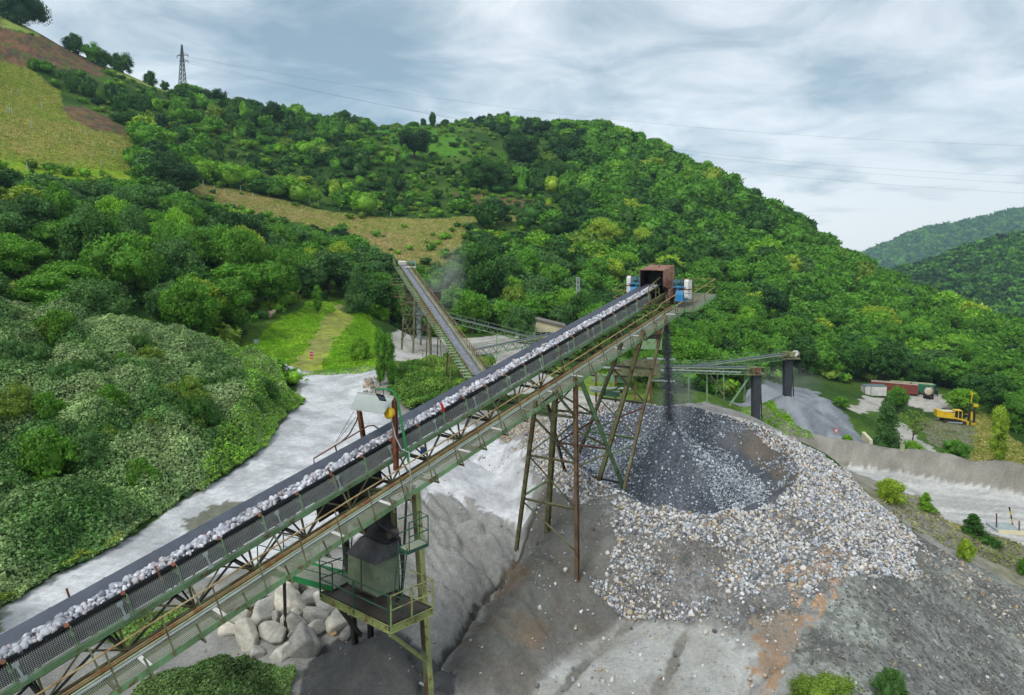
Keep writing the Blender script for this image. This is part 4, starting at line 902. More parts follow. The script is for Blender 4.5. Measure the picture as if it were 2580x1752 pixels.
stonelayer('loose_stones', 'loose stones scattered over the grey yard floor', X, Y, dens, .02, .09, PALT, 11)
X, Y = scatter(60000, 10, 32, 22, 56, 14)
te = inpoly(X, Y, Z['terr']); dens = np.where(te, .38+.3*fbm(X*.4, Y*.9, 62, 3), 0)
stonelayer('scree_stones', 'small dark grey scree chips on the slope at the lower right', X, Y, dens, .02, .085, PALD, 15)
FL = wp([(2170, 1390), (2230, 1400), (2300, 1430), (2480, 1440), (2580, 1500), (2580, 1620), (2480, 1540), (2380, 1480), (2290, 1470)], 15)
X, Y = scatter(9000, 14, 34, 28, 52, 17); dens = np.where(inpoly(X, Y, FL), .6, 0)
stonelayer('flank_stones', 'band of pale tan stones lower down the right flank of the scree', X, Y, dens, .05, .15, PALT, 18)
# boulders by the platform, one by one (photo centre, width in photo pixels)
def rockcut(seed):
    g = np.random.default_rng(seed); D = g.normal(size=(6, 3)); D /= np.linalg.norm(D, axis=1)[:, None]; D = np.r_[D, -D[:4]]; h = g.uniform(.48, .72, len(D))
    k = IV3 @ D.T; r = np.where(k > .05, h/np.maximum(k, .05), 9).min(1); r = np.minimum(r, 1.2); P = IV3*r[:, None]
    n_ = fbm(P[:, 0]*3+P[:, 2]*2+seed, P[:, 1]*3+P[:, 2]*3, 5, 4); n2_ = fbm(P[:, 0]*9+P[:, 2]*4+seed, P[:, 1]*8+P[:, 2]*6, 15, 3); return P*(1+.07*n_+.05*n2_)[:, None]*1.12*np.array([1, .9, .9])
IV3, IF3 = ico(3); ROCKC = [rockcut(k) for k in range(8)]
BLD = [(658,1550,62,'squarish'),(602,1560,56,'flat grey'),(724,1527,60,'dark ribbed'),(773,1515,44,'narrow upright'),(738,1580,56,'pale squarish'),(688,1600,60,'pale yellowish'),(618,1605,66,'low broad'),
 (757,1632,72,'tall pale'),(706,1648,36,'small pale'),(795,1562,50,'flat pale'),(718,1480,66,'wide dark'),(690,1512,34,'small dark'),(820,1530,50,'sandy grey'),(798,1588,40,'half buried'),(860,1560,62,'broad half buried'),
 (668,1500,26,'little'),(800,1640,14,'little round tan'),(835,1597,16,'small orange tan'),(575,1590,34,'dusty tilted'),(640,1520,30,'small blocky'),(745,1550,26,'wedged'),(690,1560,24,'tiny grey'),(780,1550,22,'tiny pale'),(735,1605,28,'rough brownish'),(655,1580,26,'small angular'),(840,1500,40,'sooty'),(765,1480,40,'sooty wide'),(870,1600,26,'small dusty'),(560,1530,40,'buried grey'),(640,1650,30,'low dusty')]
for k, (x, y, wd, ds) in enumerate(BLD):
    p = G(x, y+wd*.3, 20); rad = wd/2/F_*p[1]*1.42; gg = np.random.default_rng(100+k)
    V = ROCKC[k % 8]*rad @ rotm(gg, 1)[0].T; V = V*np.array([1, 1, .9]); V = V+np.array([p[0], p[1]+rad*.3, p[2]+rad*.42])
    tan_ = k in (16, 17); cc_ = S(196, 160, 120) if tan_ else S(*[(186, 184, 174), (162, 160, 152), (194, 190, 176), (142, 141, 136)][k % 4])
    n_ = fbm(V[:, 0]*2+V[:, 2]*3, V[:, 1]*2+V[:, 2]*2, 5, 3)
    o = npmesh('boulder', V, IF3, M['rock'], np.minimum(np.array(cc_)*(1+.6*n_)[:, None], .8), 3)
    tag(o, f'{ds} boulder'+(' on the dusty ground' if tan_ else '')+', number %d from the left of the boulders left of the railed platform' % (1+sorted(b_[0] for b_ in BLD).index(x)) if False else f'{ds} boulder in the rubble beside the railed platform', 'boulder', 'boulders below the walkway')
# rubble below the near end of the belt
X, Y = scatter(5000, -14, -4, 22, 31, 20); RB = wp([(80, 1640), (240, 1600), (330, 1560), (420, 1560), (330, 1640), (200, 1760), (40, 1780)], 15)
dens = np.where(inpoly(X, Y, RB), .5, .0)
stonelayer('rubble', 'tan angular rubble lying under the near end of the long belt', X, Y, dens, .09, .26, PALT, 21, ROCKV, IF1, cat='rubble')
# ------------------------------------------------------------------ trees
def crown(seed, n, ls, kind='broad', core=True):
    """unit tree crown (height 1, foot at z=0): leaf clumps on many small lobes, dark gaps between; returns V, F"""
    g = np.random.default_rng(seed)
    if kind == 'broad': c0, R = np.array([0, 0, .56]), np.array([.36, .36, .42]); nl = 34
    elif kind == 'round': c0, R = np.array([0, 0, .53]), np.array([.46, .46, .44]); nl = 38
    elif kind == 'column': c0, R = np.array([0, 0, .53]), np.array([.15, .15, .50]); nl = 40
    elif kind == 'bush': c0, R = np.array([0, 0, .40]), np.array([.55, .55, .5]); nl = 26
    elif kind == 'pine': c0, R = np.array([0, 0, .5]), np.array([.3, .3, .5]); nl = 34
    D = g.normal(size=(nl, 3)); D /= np.linalg.norm(D, axis=1)[:, None]; D[:, 2] = np.where(g.random(nl) < (.5 if kind == 'column' else .25), -1, 1)*np.abs(D[:, 2])*.95
    rad = g.uniform(.55, .95, nl)**.6
    if kind == 'pine':
        z = np.linspace(.08, .95, nl); a = g.random(nl)*6.28; rr = (1-z)*.30*g.uniform(.5, 1., nl)
        Lc = np.c_[np.cos(a)*rr, np.sin(a)*rr, z]; lr = .05+.13*(1-z)
    else:
        Lc = c0+D*R*rad[:, None]*.82; lr = g.uniform(.20, .38, nl)*R[0]*(1.0 if kind != 'column' else 2.0)
    k = g.integers(0, nl, n); d = g.normal(size=(n, 3)); d[:, 2] += .35; d /= np.linalg.norm(d, axis=1)[:, None]
    P = Lc[k]+d*(lr[k]*g.uniform(.6, 1.22, n))[:, None]*np.array([1, 1, .85])
    nn = d+g.normal(size=(n, 3))*.45; nn /= np.linalg.norm(nn, axis=1)[:, None]
    b = d*.7+g.normal(size=(n, 3))*.55; b[:, 2] += .45; b -= nn*(b*nn).sum(1)[:, None]*.6; b /= np.linalg.norm(b, axis=1)[:, None]; t = np.cross(nn, b); t /= np.linalg.norm(t, axis=1)[:, None]
    s = ls*g.uniform(.55, 1.45, n)[:, None]
    V = np.stack([P-t*s*.48-b*s*.35, P+t*s*.48-b*s*.3, P+b*s*.95], 1).reshape(-1, 3); Fc = np.arange(n*3).reshape(-1, 3)
    if core:
        cv = (IV0[None]*(lr*.62)[:, None, None]*np.array([1, 1, .85])+Lc[:, None]).reshape(-1, 3); cf = (IF0[None]+(np.arange(nl)*12)[:, None, None]).reshape(-1, 3)+len(V)
        V = np.r_[V, cv]; Fc = np.r_[Fc, cf]
        if kind in ('broad', 'round', 'bush'):
            cv = IV1*R*.50+c0; Fc = np.r_[Fc, IF1+len(V)]; V = np.r_[V, cv]
    V[:, 2] = np.maximum(V[:, 2], .02)
    return V, Fc
def trunkmesh(seed, kind):
    b = MB(); g = np.random.default_rng(seed); r = .028 if kind != 'column' else .018; top = .55 if kind != 'pine' else .9
    b.tube([(0, 0, -.06), (.004, 0, .1), (.01, .01, .3), (.0, .012, top)], [r*1.4, r, r*.8, r*.35], 7)
    if kind != 'pine':
        for k in range(6):
            a = g.random()*6.28; z = .16+.06*k; e = .24 if kind != 'column' else .08
            b.tube([(0, 0, z), (cos(a)*e*.5, sin(a)*e*.5, z+.1), (cos(a)*e, sin(a)*e, z+.24)], [r*.6, r*.4, r*.15], 5)
    return b
VAR = {}
def variant(kind, lod, k):
    key = (kind, lod, k)
    if key not in VAR:
        n, ls = {'hi': (11000, .024), 'mid': (5200, .033), 'lo': (1600, .055)}[lod]
        if kind == 'column': n = int(n*.6); ls *= .8
        if kind == 'pine': ls *= .8
        V, Fc = crown(hash(kind) % 1 + sum(map(ord, kind))+k*13, n, ls, kind)
        o = npmesh('crown', V, Fc, M['leaf'], None, 3); me = o.data; bpy.data.objects.remove(o)
        b = trunkmesh(k+5, kind); tm = bpy.data.meshes.new('trunk'); tm.from_pydata(b.v, [], b.f); tm.materials.append(M['bark'])
        VAR[key] = (me, tm)
    return VAR[key]
def tree(x, y, z, h, w, col, kind, lod, k, label, cat='tree', group=None, name='tree', rz=None):
    me, tm = variant(kind, lod, k)
    e = bpy.data.objects.new(name, None); e.location = (x, y, z); e.scale = (w, w, h); e.rotation_euler = (0, 0, random.random()*6.28 if rz is None else rz); link(e)
    tag(e, label, cat, group)
    c = bpy.data.objects.new('crown', me); c.color = (*col, 1); link(c); c.parent = e
    t = bpy.data.objects.new('trunk', tm); link(t); t.parent = e
    return e
TC = {'dark green': S(62, 104, 44), 'mid green': S(92, 142, 48), 'bright green': S(120, 168, 52), 'olive green': S(116, 142, 58), 'bluish green': S(82, 122, 70), 'very dark green': S(44, 80, 40), 'yellow green': S(150, 176, 60)}
TC = {k: (v[0]*1.10, v[1]*1.14, v[2]*.84) for k, v in TC.items()}
def hero(px, py_base, Y0, hpx, wpx, col, kind, label, k=0, cat='tree', name='tree', lod=None, group=None, Yf=None):
    if Yf is None:
        for _ in range(12):
            p = G(px, py_base, Y0)
            if p[1] < 560: break
            py_base += 5; hpx += 4
    else: p = I(px, py_base, Yf)
    Y = p[1]; h = hpx/F_*Y; uw = {'broad': .80, 'round': .96, 'column': .52, 'bush': 1.25, 'pine': .6}[kind]; w = wpx/F_*Y/uw
    lod = lod or ('hi' if hpx > 70 else 'mid' if hpx > 35 else 'lo')
    z = Hs(p[0], p[1]) if Yf is not None else p[2]
    return tree(p[0], p[1], z-.11*h, h*1.08, w, TC[col] if isinstance(col, str) else col, kind, lod, k, label, cat, group, name)
# places with no wood
VAL = wp([(500, 900), (620, 850), (700, 790), (770, 762), (910, 742), (935, 790), (985, 845), (1100, 850), (1430, 850), (1480, 925), (1560, 975), (1700, 1000), (1880, 972), (2060, 958), (2200, 978), (2420, 985), (2490, 1030), (2600, 1110), (2700, 1200), (2700, 1700), (1600, 1200), (1000, 1000), (740, 960), (600, 930)], 70)
BANK = wp([(-250, 1700), (-250, 800), (0, 812), (200, 845), (400, 885), (600, 925), (735, 990), (765, 1015), (707, 1075), (638, 1155), (539, 1222), (457, 1270), (349, 1330), (294, 1382), (163, 1445), (0, 1530)], 15)
g = np.random.default_rng(77)
cand = []
for (y0, y1, st) in ((74, 150, 7.4), (150, 230, 7.6), (230, 340, 8.2), (340, 560, 9.2)):
    ysv = np.arange(y0, y1, st)
    for yv in ysv:
        xm = (yv+10)*.86; xs = np.arange(-xm, xm, st); cand.append(np.c_[xs+g.uniform(-.45, .45, len(xs))*st, yv+g.uniform(-.45, .45, len(xs))*st, np.full(len(xs), st)])
cand = np.concatenate(cand); cxx, cyy, cst = cand.T
keep = ~inpoly(cxx, cyy, VAL) & ~inpoly(cxx, cyy, BANK) & ~inpoly(cxx, cyy, YARD)
for z_ in ('medc', 'medl', 'ridge', 'scar1', 'scar2', 'scar3', 'lush', 'mown', 'plant', 'mid', 'haul', 'berm', 'pile', 'lot', 'lot2', 'pad', 'dry', 'strip'): keep &= ~inpoly(cxx, cyy, Z[z_])
UPL = wp([(900, 325), (1100, 300), (1250, 345), (1300, 420), (1100, 440), (960, 400)], 220); MIDH = wp([(560, 330), (1000, 420), (1400, 500), (1400, 545), (1150, 545), (980, 548), (800, 522), (600, 470), (470, 440)], 190)
LEFTH = wp([(100, 100), (430, 236), (430, 300), (300, 260), (120, 180)], 220)
keep &= ~(inpoly(cxx, cyy, UPL) & (g.random(len(cxx)) < .72)); keep &= ~(inpoly(cxx, cyy, LEFTH) & (g.random(len(cxx)) < .5))
keep &= ~((cyy < 150) & (cxx < -90)) & ~((cyy < 105) & (cxx > -28))
cxx, cyy, cst = cxx[keep], cyy[keep], cst[keep]; czz = H(cxx, cyy)
n = len(cxx); hh = cst*g.uniform(.75, 1.35, n); ww = cst*g.uniform(1.15, 1.95, n)
upl = inpoly(cxx, cyy, UPL); hh[upl] *= .45; ww[upl] *= .6
mh = inpoly(cxx, cyy, MIDH); hh[mh] *= g.uniform(.4, 1, mh.sum()); ww[mh] *= g.uniform(.45, .9, mh.sum())
ct = (cyy > 280) & (cxx < 25); hh[ct] *= g.uniform(.45, 1.05, ct.sum()); ww[ct] *= g.uniform(.4, .95, ct.sum())
fr_ = (cyy < 150); hh[fr_] *= 1.3; ww[fr_] *= .92; fr_ = (cyy < 90); hh[fr_] *= .7
right = cxx/np.maximum(cyy, 1) > (1500-1290)/F_; hh[right] *= 1.08; ww[right] *= 1.1
# keep the tops of the front trees below the open meadows
_qx, _qy = proj(np.c_[cxx, cyy, czz+hh*1.05])
OPEN = [[(470, 448), (800, 530), (980, 550), (1390, 545), (1390, 566), (1190, 575), (1165, 640), (1090, 668), (980, 655), (930, 605), (860, 570), (760, 560), (690, 548), (610, 528), (490, 492)], [(-200, 150), (60, 190), (150, 250), (240, 330), (335, 345), (345, 440), (200, 440), (-200, 395)], [(0, 75), (90, 90), (260, 180), (310, 330), (240, 335), (140, 250), (0, 180)], [(560, 860), (700, 800), (830, 752), (920, 752), (950, 880), (950, 940), (640, 930)], [(60, 60), (430, 205), (430, 235), (280, 185), (60, 95)]]
def hides(hh):
    bad = np.zeros(n, bool)
    for P_, ym in zip(OPEN, (262, 270, 290, 125, 330)):
        for f_ in (.55, .8, 1.05):
            a_, b_ = proj(np.c_[cxx, cyy, czz+hh*f_]); bad |= inpoly(a_, b_, np.array(P_)) & (cyy < ym)
    return bad
for _ in range(2): bad = hides(hh); hh = np.where(bad, hh*.6, hh); ww = np.where(bad, ww*.75, ww)
a_, b_ = proj(np.c_[cxx, cyy, czz]); bad = hides(hh) | inpoly(a_, b_, np.array([(40, 40), (450, 205), (450, 262), (300, 235), (40, 150)]))
cxx, cyy, czz, hh, ww, mh, upl = [a[~bad] for a in (cxx, cyy, czz, hh, ww, mh, upl)]; n = len(cxx)
# drop what no one can see
sl_top = (czz+hh)/cyy; mx = np.full(n, -9.)
for t in np.linspace(.12, .97, 44): mx = np.maximum(mx, H(cxx*t, cyy*t)/(cyy*t))
pxx, pyy = proj(np.c_[cxx, cyy, czz]); vis = (sl_top > mx-.003) & (pxx > -160) & (pxx < 2740)
cxx, cyy, czz, hh, ww, pxx, pyy, mh, upl = [a[vis] for a in (cxx, cyy, czz, hh, ww, pxx, pyy, mh, upl)]; n = len(cxx)
cn = fbm(cxx*.03, cyy*.03, 90, 3)+g.normal(0, .28, n); right = pxx > 1480
def pick(v, rt, far, u):
    if rt: L_ = ['dark green', 'mid green', 'mid green', 'mid green', 'bright green']
    elif far: L_ = ['very dark green', 'dark green', 'dark green', 'mid green', 'bright green']
    else: L_ = ['dark green', 'mid green', 'bluish green', 'mid green', 'bright green']
    return L_[int(np.clip((v+.75)/1.5*5, 0, 4))]
cname = [pick(cn[i], right[i], cyy[i] > 220, 0) if g.random() > .07 else ['yellow green', 'olive green', 'bluish green', 'very dark green'][g.integers(0, 4)] for i in range(n)]
order = np.argsort(-(hh/cyy)); NI = 245
def region(px, Y): return ('on the forested right hand ridge' if px > 1480 else 'on the middle hillside' if Y > 190 else 'on the near left slope' if px < 900 else 'in the wood behind the plant')
for i in order[:NI]:
    kd = 'round' if g.random() < .45 else 'broad'
    if g.random() < .05: kd = 'pine'
    rg = region(pxx[i], cyy[i]); lod = 'hi' if hh[i]/cyy[i] > .075 else 'mid'
    kn = {'round': 'round topped', 'broad': 'tall crowned', 'pine': 'pointed'}[kd]
    tree(cxx[i], cyy[i], czz[i]-.07*hh[i], hh[i]*(1.15 if kd == 'broad' else 1), ww[i], np.array(TC[cname[i]])*g.uniform(.85, 1.12), kd, lod, int(g.integers(0, 4)), f'{cname[i]} {kn} tree standing {rg}', 'tree', f'{cname[i]} {kn} trees {rg}')
rest = order[NI:]
def mass(name, label, X, Y, Zc, Hh, Ww, cols, nleaf, ls, kinds=('round', 'broad'), cat='woodland', seed=0):
    g = np.random.default_rng(seed); base = [crown(500+k, nleaf, ls, kinds[k % len(kinds)], core=False) for k in range(6)]
    inner = IV0*np.array([.36, .36, .36])+np.array([0, 0, .50])
    n = len(X); ks = g.integers(0, 6, n); Vs = []; Fs = []; Ts = []; off = 0
    for k in range(6):
        j = np.where(ks == k)[0]
        if len(j) == 0: continue
        b, f = base[k]; b = np.r_[b, inner]; f = np.r_[f, IF0+len(b)-12]; a = g.random(len(j))*6.28
        ca, sa = np.cos(a)[:, None], np.sin(a)[:, None]
        vx = (b[None, :, 0]*ca-b[None, :, 1]*sa)*Ww[j][:, None]+X[j][:, None]; vy = (b[None, :, 0]*sa+b[None, :, 1]*ca)*Ww[j][:, None]+Y[j][:, None]; vz = b[None, :, 2]*Hh[j][:, None]+Zc[j][:, None]
        Vs.append(np.stack([vx, vy, vz], 2).reshape(-1, 3)); Fs.append((f[None]+(np.arange(len(j))*len(b))[:, None, None]).reshape(-1, 3)+off); off += len(j)*len(b)
        Ts.append(np.repeat(cols[j], len(b), 0)*g.uniform(.85, 1.15, (len(j)*len(b), 1)))
    return tag(npmesh(name, np.concatenate(Vs), np.concatenate(Fs), M['leaft'], np.clip(np.concatenate(Ts), 0, .8), 3), label, cat, kind='stuff')
carr = np.array([TC[c] for c in cname])*g.uniform(.82, 1.15, n)[:, None]
nr_ = rest[cyy[rest] < 240]; fr2 = rest[cyy[rest] >= 240]
mass('hillside_woodland', 'dense broadleaf wood covering the hillsides behind the quarry', cxx[nr_], cyy[nr_], czz[nr_]-.07*hh[nr_], hh[nr_]*1.08, ww[nr_], carr[nr_], 1500, .055, seed=3)
mass('far_woodland', 'broadleaf wood reaching up to the crest of the hill', cxx[fr2], cyy[fr2], czz[fr2]-.07*hh[fr2], hh[fr2]*1.05, ww[fr2], carr[fr2], 750, .078, seed=4)
print('TREES', n, len(nr_), len(fr2))
# bushes between the trees and on the open hill
g = np.random.default_rng(78); nb_ = 6500; by = g.uniform(75, 520, nb_)**1.0; bx_ = g.uniform(-.86, .86, nb_)*(by+10)
kp = ~inpoly(bx_, by, VAL) & ~inpoly(bx_, by, BANK) & ~inpoly(bx_, by, YARD)
for z_ in ('medl', 'scar1', 'scar2', 'lush', 'mown', 'plant', 'mid', 'haul', 'berm', 'pile', 'lot', 'lot2', 'ridge'): kp &= ~inpoly(bx_, by, Z[z_])
mc = inpoly(bx_, by, Z['medc']); kp &= ~(mc & (g.random(nb_) < .8))
bx_, by = bx_[kp], by[kp]; bz = H(bx_, by); n = len(bx_); sz = g.uniform(1.2, 3.4, n)
mass('hillside_scrub', 'low scrub and bracken between the trees', bx_, by, bz-.3, sz, sz*1.3, np.array([TC['mid green'], TC['bright green'], TC['dark green'], TC['olive green']])[g.integers(0, 4, n)], 130, .15, ('bush',), 'scrub', 5)
# individual trees that stand out
HT = [(52, 62, 250, 100, 130, 'very dark green', 'bush', 'big dark tree standing on the skyline at the top left corner', 0), (185, 128, 250, 52, 60, 'dark green', 'bush', 'dark skyline tree just right of the red earth scar', 1), (232, 142, 250, 44, 60, 'mid green', 'bush', 'green tree on the skyline above the grassy ledge', 2),
 (262, 165, 250, 44, 50, 'dark green', 'bush', 'left tree of a dark pair on the skyline ledge', 0), (306, 182, 250, 56, 66, 'dark green', 'bush', 'right bigger tree of a dark pair on the skyline ledge', 3), (378, 205, 250, 34, 40, 'dark green', 'bush', 'lone small tree on the skyline left of the pylon', 1), (416, 218, 250, 20, 28, 'dark green', 'bush', 'tiny round bush right at the foot of the pylon side of the ledge', 2),
 (85, 175, 200, 34, 40, 'mid green', 'bush', 'small bush alone on the left meadow below the red scar', 1),
 (452, 262, 250, 44, 60, 'dark green', 'round', 'bushy tree under the foot of the tall pylon', 1), (535, 276, 250, 60, 66, 'very dark green', 'round', 'dark dome shaped tree on the crest right of the pylon', 0), (690, 330, 250, 78, 66, 'very dark green', 'broad', 'tall dark tree on the crest above the middle hillside', 1), (865, 322, 250, 50, 44, 'dark green', 'round', 'dark tree at the dip in the crest', 3),
 (1090, 300, 300, 24, 20, 'dark green', 'round', 'tiny tree alone on the very top of the hill', 1),
 (430, 512, 150, 120, 150, 'very dark green', 'round', 'big round very dark tree at the right end of the left meadow', 2), (1045, 402, 250, 92, 90, 'very dark green', 'round', 'round dark beech on the upper middle hillside below the bright bracken', 0), (1312, 424, 250, 86, 100, 'very dark green', 'round', 'wide dark tree right of the upper bracken clearing', 3),
 (1218, 478, 250, 90, 110, 'dark green', 'round', 'broad dark tree above the reddish earth bank', 1), (1370, 345, 300, 42, 56, 'very dark green', 'round', 'dark clump on the crest above the ridge start', 2), (1426, 470, 250, 72, 80, 'dark green', 'round', 'dark round tree on the upper slope beside the right ridge', 0), (1240, 548, 190, 56, 64, 'bluish green', 'round', 'bluish round tree at the end of the tan meadow', 3),
 (600, 690, 110, 170, 170, 'very dark green', 'round', 'large bluish dark tree beside the middle meadow, left of the grassy path', 1), (455, 690, 105, 130, 100, 'bright green', 'broad', 'light green feathery tree in front of the dark wood', 2), (778, 725, 105, 110, 80, 'yellow green', 'broad', 'yellowish oak above the top of the grassy path', 3),
 (800, 792, 85, 80, 34, 'mid green', 'column', 'slim young tree beside the mown grass path', 0), (900, 785, 110, 120, 74, 'bluish green', 'pine', 'bluish pine tree at the top end of the grassy path', 1),
 (958, 972, 74, 170, 44, 'mid green', 'column', 'left taller poplar of the pair right of the dusty track', 1), (982, 970, 74, 150, 40, 'mid green', 'column', 'right poplar of the pair right of the dusty track', 2), (905, 905, 80, 70, 70, 'bright green', 'bush', 'low light green bush left of the poplar pair'),
 (1310, 865, 120, 105, 95, 'bluish green', 'round', 'bluish round tree left of the cream building'), (1432, 830, 118, 105, 48, 'bright green', 'column', 'bright poplar behind the long belt near the lattice mast'), (1210, 800, 150, 200, 150, 'dark green', 'broad', 'tall bright edged tree behind the small green conveyor'),
 (1565, 990, 72, 150, 120, 'mid green', 'broad', 'leafy tree seen through the two lattice towers'), (1640, 960, 90, 90, 80, 'mid green', 'round', 'small tree left of the falling rock behind the tower'),
 (1520, 640, 190, 100, 95, 'yellow green', 'round', 'yellow flowering chestnut left of the head of the belt'), (1450, 690, 180, 70, 84, 'yellow green', 'round', 'smaller yellow green chestnut lower left of the first'), (1620, 650, 190, 84, 80, 'yellow green', 'round', 'yellow green chestnut above the rusty hood'),
 (2512, 1172, 95, 178, 62, 'yellow green', 'column', 'tall narrow poplar on the dry slope right of the yellow drill rig'), (2232, 1140, 95, 150, 84, 'bluish green', 'pine', 'dark blue green spruce between the gravel heap and the bare tree'), (2262, 1040, 125, 74, 62, 'mid green', 'broad', 'green willow behind the dark spruce'),
 (2424, 1040, 140, 70, 84, 'bright green', 'round', 'round light green tree behind the drill rig mast'), (2300, 1145, 95, 42, 70, 'bright green', 'bush', 'light bush at the foot of the bare tree by the road bank'), (2410, 1150, 95, 50, 90, 'mid green', 'bush', 'round bush below the yellow drill rig'),
 (2240, 1262, 58, 70, 100, 'yellow green', 'bush', 'wispy light shrub on the near edge of the haul road'), (2332, 1284, 58, 46, 46, 'bright green', 'pine', 'small bright green pine seedling beside the haul road'), (2452, 1352, 52, 62, 74, 'dark green', 'pine', 'dark green young pine at the foot of the scree'), (2500, 1378, 52, 30, 60, 'dark green', 'bush', 'low dark bush touching the young pine'),
 (2432, 1410, 38, 66, 56, 'yellow green', 'bush', 'pale feathery shrub growing on the scree flank'), (2586, 1450, 38, 60, 60, 'mid green', 'bush', 'green shrub cut by the right edge of the picture'), (2240, 1770, 22, 110, 110, 'bluish green', 'bush', 'grey green shrub at the bottom edge on the scree'), (2085, 1775, 22, 80, 240, 'olive green', 'bush', 'wide low green broom bush at the bottom edge'), (2115, 1022, 100, 28, 60, 'mid green', 'bush', 'small bush left of the white site cabin'), (2135, 1130, 90, 26, 34, 'bright green', 'bush', 'tiny bush at the foot of the red triangle sign')]
for t_ in HT:
    t_ = tuple(t_); hero(*t_[:8], k=t_[8] if len(t_) > 8 else 1, cat='tree' if ' tree' in t_[7] or 'beech' in t_[7] or 'oak' in t_[7] or t_[6] != 'bush' else 'bush', name='tree' if t_[6] != 'bush' or ' tree' in t_[7] else 'shrub')
g = np.random.default_rng(123); BI = BANK[5:]; nsh = 0
for _ in range(400):
    x_, y_ = g.uniform(BANK[:, 0].min(), BANK[:, 0].max()), g.uniform(BANK[:, 1].min(), 66)
    if nsh >= 30 or not inpoly(np.array([x_]), np.array([y_]), BANK)[0] or dseg(np.array([x_]), np.array([y_]), BANK[6:])[0] < 2.5: continue
    a_, b_ = proj(np.array([x_, y_, Hs(x_, y_)]));
    if not (-40 < a_ < 720): continue
    h_ = g.uniform(3., 4.6); cn_ = ['dark green', 'mid green', 'olive green', 'bluish green'][nsh % 4]; up_ = 'upper' if y_ > 50 else 'lower'
    tree(x_, y_, Hs(x_, y_)-.2, h_, h_*g.uniform(.7, 1.), np.array(TC[cn_])*.9, 'bush', 'mid', nsh % 4, f'{cn_} shrub standing out of the {up_} part of the bramble bank', 'bush', f'{cn_} shrubs on the {up_} bramble bank', 'shrub'); nsh += 1
bt = thing('bare_tree', G(2298, 1125, 95), 'half bare tree with thin twisting branches between the spruce and the drill rig', 'tree')
g = np.random.default_rng(5); bp = G(2298, 1125, 95)
def brn(b):
    def gr(p, d, ln, r, lv):
        q = p+d*ln; b.tube([p, (p+q)/2+g.normal(size=3)*ln*.06, q], [r, r*.8, r*.55], 5)
        if lv:
            for _ in range(3): dd = d+g.normal(size=3)*.55; dd[2] += .1; dd /= np.linalg.norm(dd); gr(q, dd, ln*.68, r*.55, lv-1)
    gr(bp-ZUP*.3, np.array([.05, 0, 1.]), 2.2, .17, 4)
part(bt, 'trunk', 'bark', brn)
V, Fc = crown(900, 700, .03, 'round', core=False); o = npmesh('crown', V*np.array([6.5, 6.5, 6.])+np.array([0, 0, .8]), Fc, M['leaf'], None, 3, parent=bt); o.color = (*TC['olive green'], 1)
# ------------------------------------------------------------------ thickets and ground cover made of single leaves
def leafcarpet(name, label, poly, n, hfun, ls, cols, seed, excl=None, cat='thicket', surf=True, jz=.35):
    g = np.random.default_rng(seed); P = np.asarray(poly); x0, y0 = P.min(0); x1, y1 = P.max(0)
    X = g.uniform(x0, x1, n*2); Y = g.uniform(y0, y1, n*2); m = inpoly(X+.8*fbm(X*.6, Y*.6, 95, 3), Y+.8*fbm(X*.6, Y*.6, 96, 3), P)
    if excl is not None: m &= ~inpoly(X+1.3*fbm(X*.5, Y*.5, 97, 3), Y+2*fbm(X*.5, Y*.5, 98, 3), excl)
    X, Y = X[m][:n], Y[m][:n]; n = len(X)
    hz_ = hfun(X, Y); Zt = H(X, Y)+hz_*(1-jz*g.random(n)**2)+g.normal(0, .04, n)
    e = .25; nx = -(H(X+e, Y)+hfun(X+e, Y)-H(X, Y)-hz_)/e; ny = -(H(X, Y+e)+hfun(X, Y+e)-H(X, Y)-hz_)/e
    nn = np.c_[nx, ny, np.ones(n)]; nn /= np.linalg.norm(nn, axis=1)[:, None]; nn += g.normal(size=(n, 3))*.55; nn /= np.linalg.norm(nn, axis=1)[:, None]
    t = np.cross(nn, g.normal(size=(n, 3))); t /= np.linalg.norm(t, axis=1)[:, None]; b = np.cross(nn, t); s = ls*g.uniform(.5, 1.5, n)[:, None]
    Pp = np.c_[X, Y, Zt]; V = np.stack([Pp-t*s*.6-b*s*.4, Pp+t*s*.6-b*s*.35, Pp+b*s*.8+nn*s*.15], 1).reshape(-1, 3)
    cm = fbm(X*.25, Y*.25, seed, 3)*1.6+.5+g.normal(0, .25, n); cl_ = mixc(cols[0], cols[1], cm) * g.uniform(.75, 1.25, n)[:, None]
    return tag(npmesh(name, V, np.arange(n*3).reshape(-1, 3), M['leaft'], np.repeat(np.clip(cl_, 0, .8), 3, 0), 3), label, cat, kind='stuff')
def mounds(X, Y, cell, seed):
    ix = np.floor(X/cell); iy = np.floor(Y/cell); best = np.zeros(len(X)) if X.ndim == 1 else np.zeros(X.shape)
    for a in (-1, 0, 1):
        for b in (-1, 0, 1):
            jx = ix+a; jy = iy+b; cx_ = (jx+_h(jx, jy, seed))*cell; cy_ = (jy+_h(jx, jy, seed+1))*cell; r = cell*(.55+.4*_h(jx, jy, seed+2)); t = 1-((X-cx_)**2+(Y-cy_)**2)/r**2
            best = np.maximum(best, np.sqrt(np.maximum(t, 0))*(.55+.45*_h(jx, jy, seed+3)))
    return best
def bankh(X, Y):
    # distance to the road side outline keeps the edge low
    d = dseg(X, Y, BANK[6:]); return np.clip(d/2.2, .12, 1)*(.35+1.0*fbm(X*.16, Y*.16, 41, 2)+2.5*mounds(X+.5*fbm(X, Y, 5, 2), Y, 4.2, 300)+.8*mounds(X, Y+.4*fbm(X, Y, 6, 2), 1.5, 310)+.3*fbm(X*2, Y*2, 45, 2))
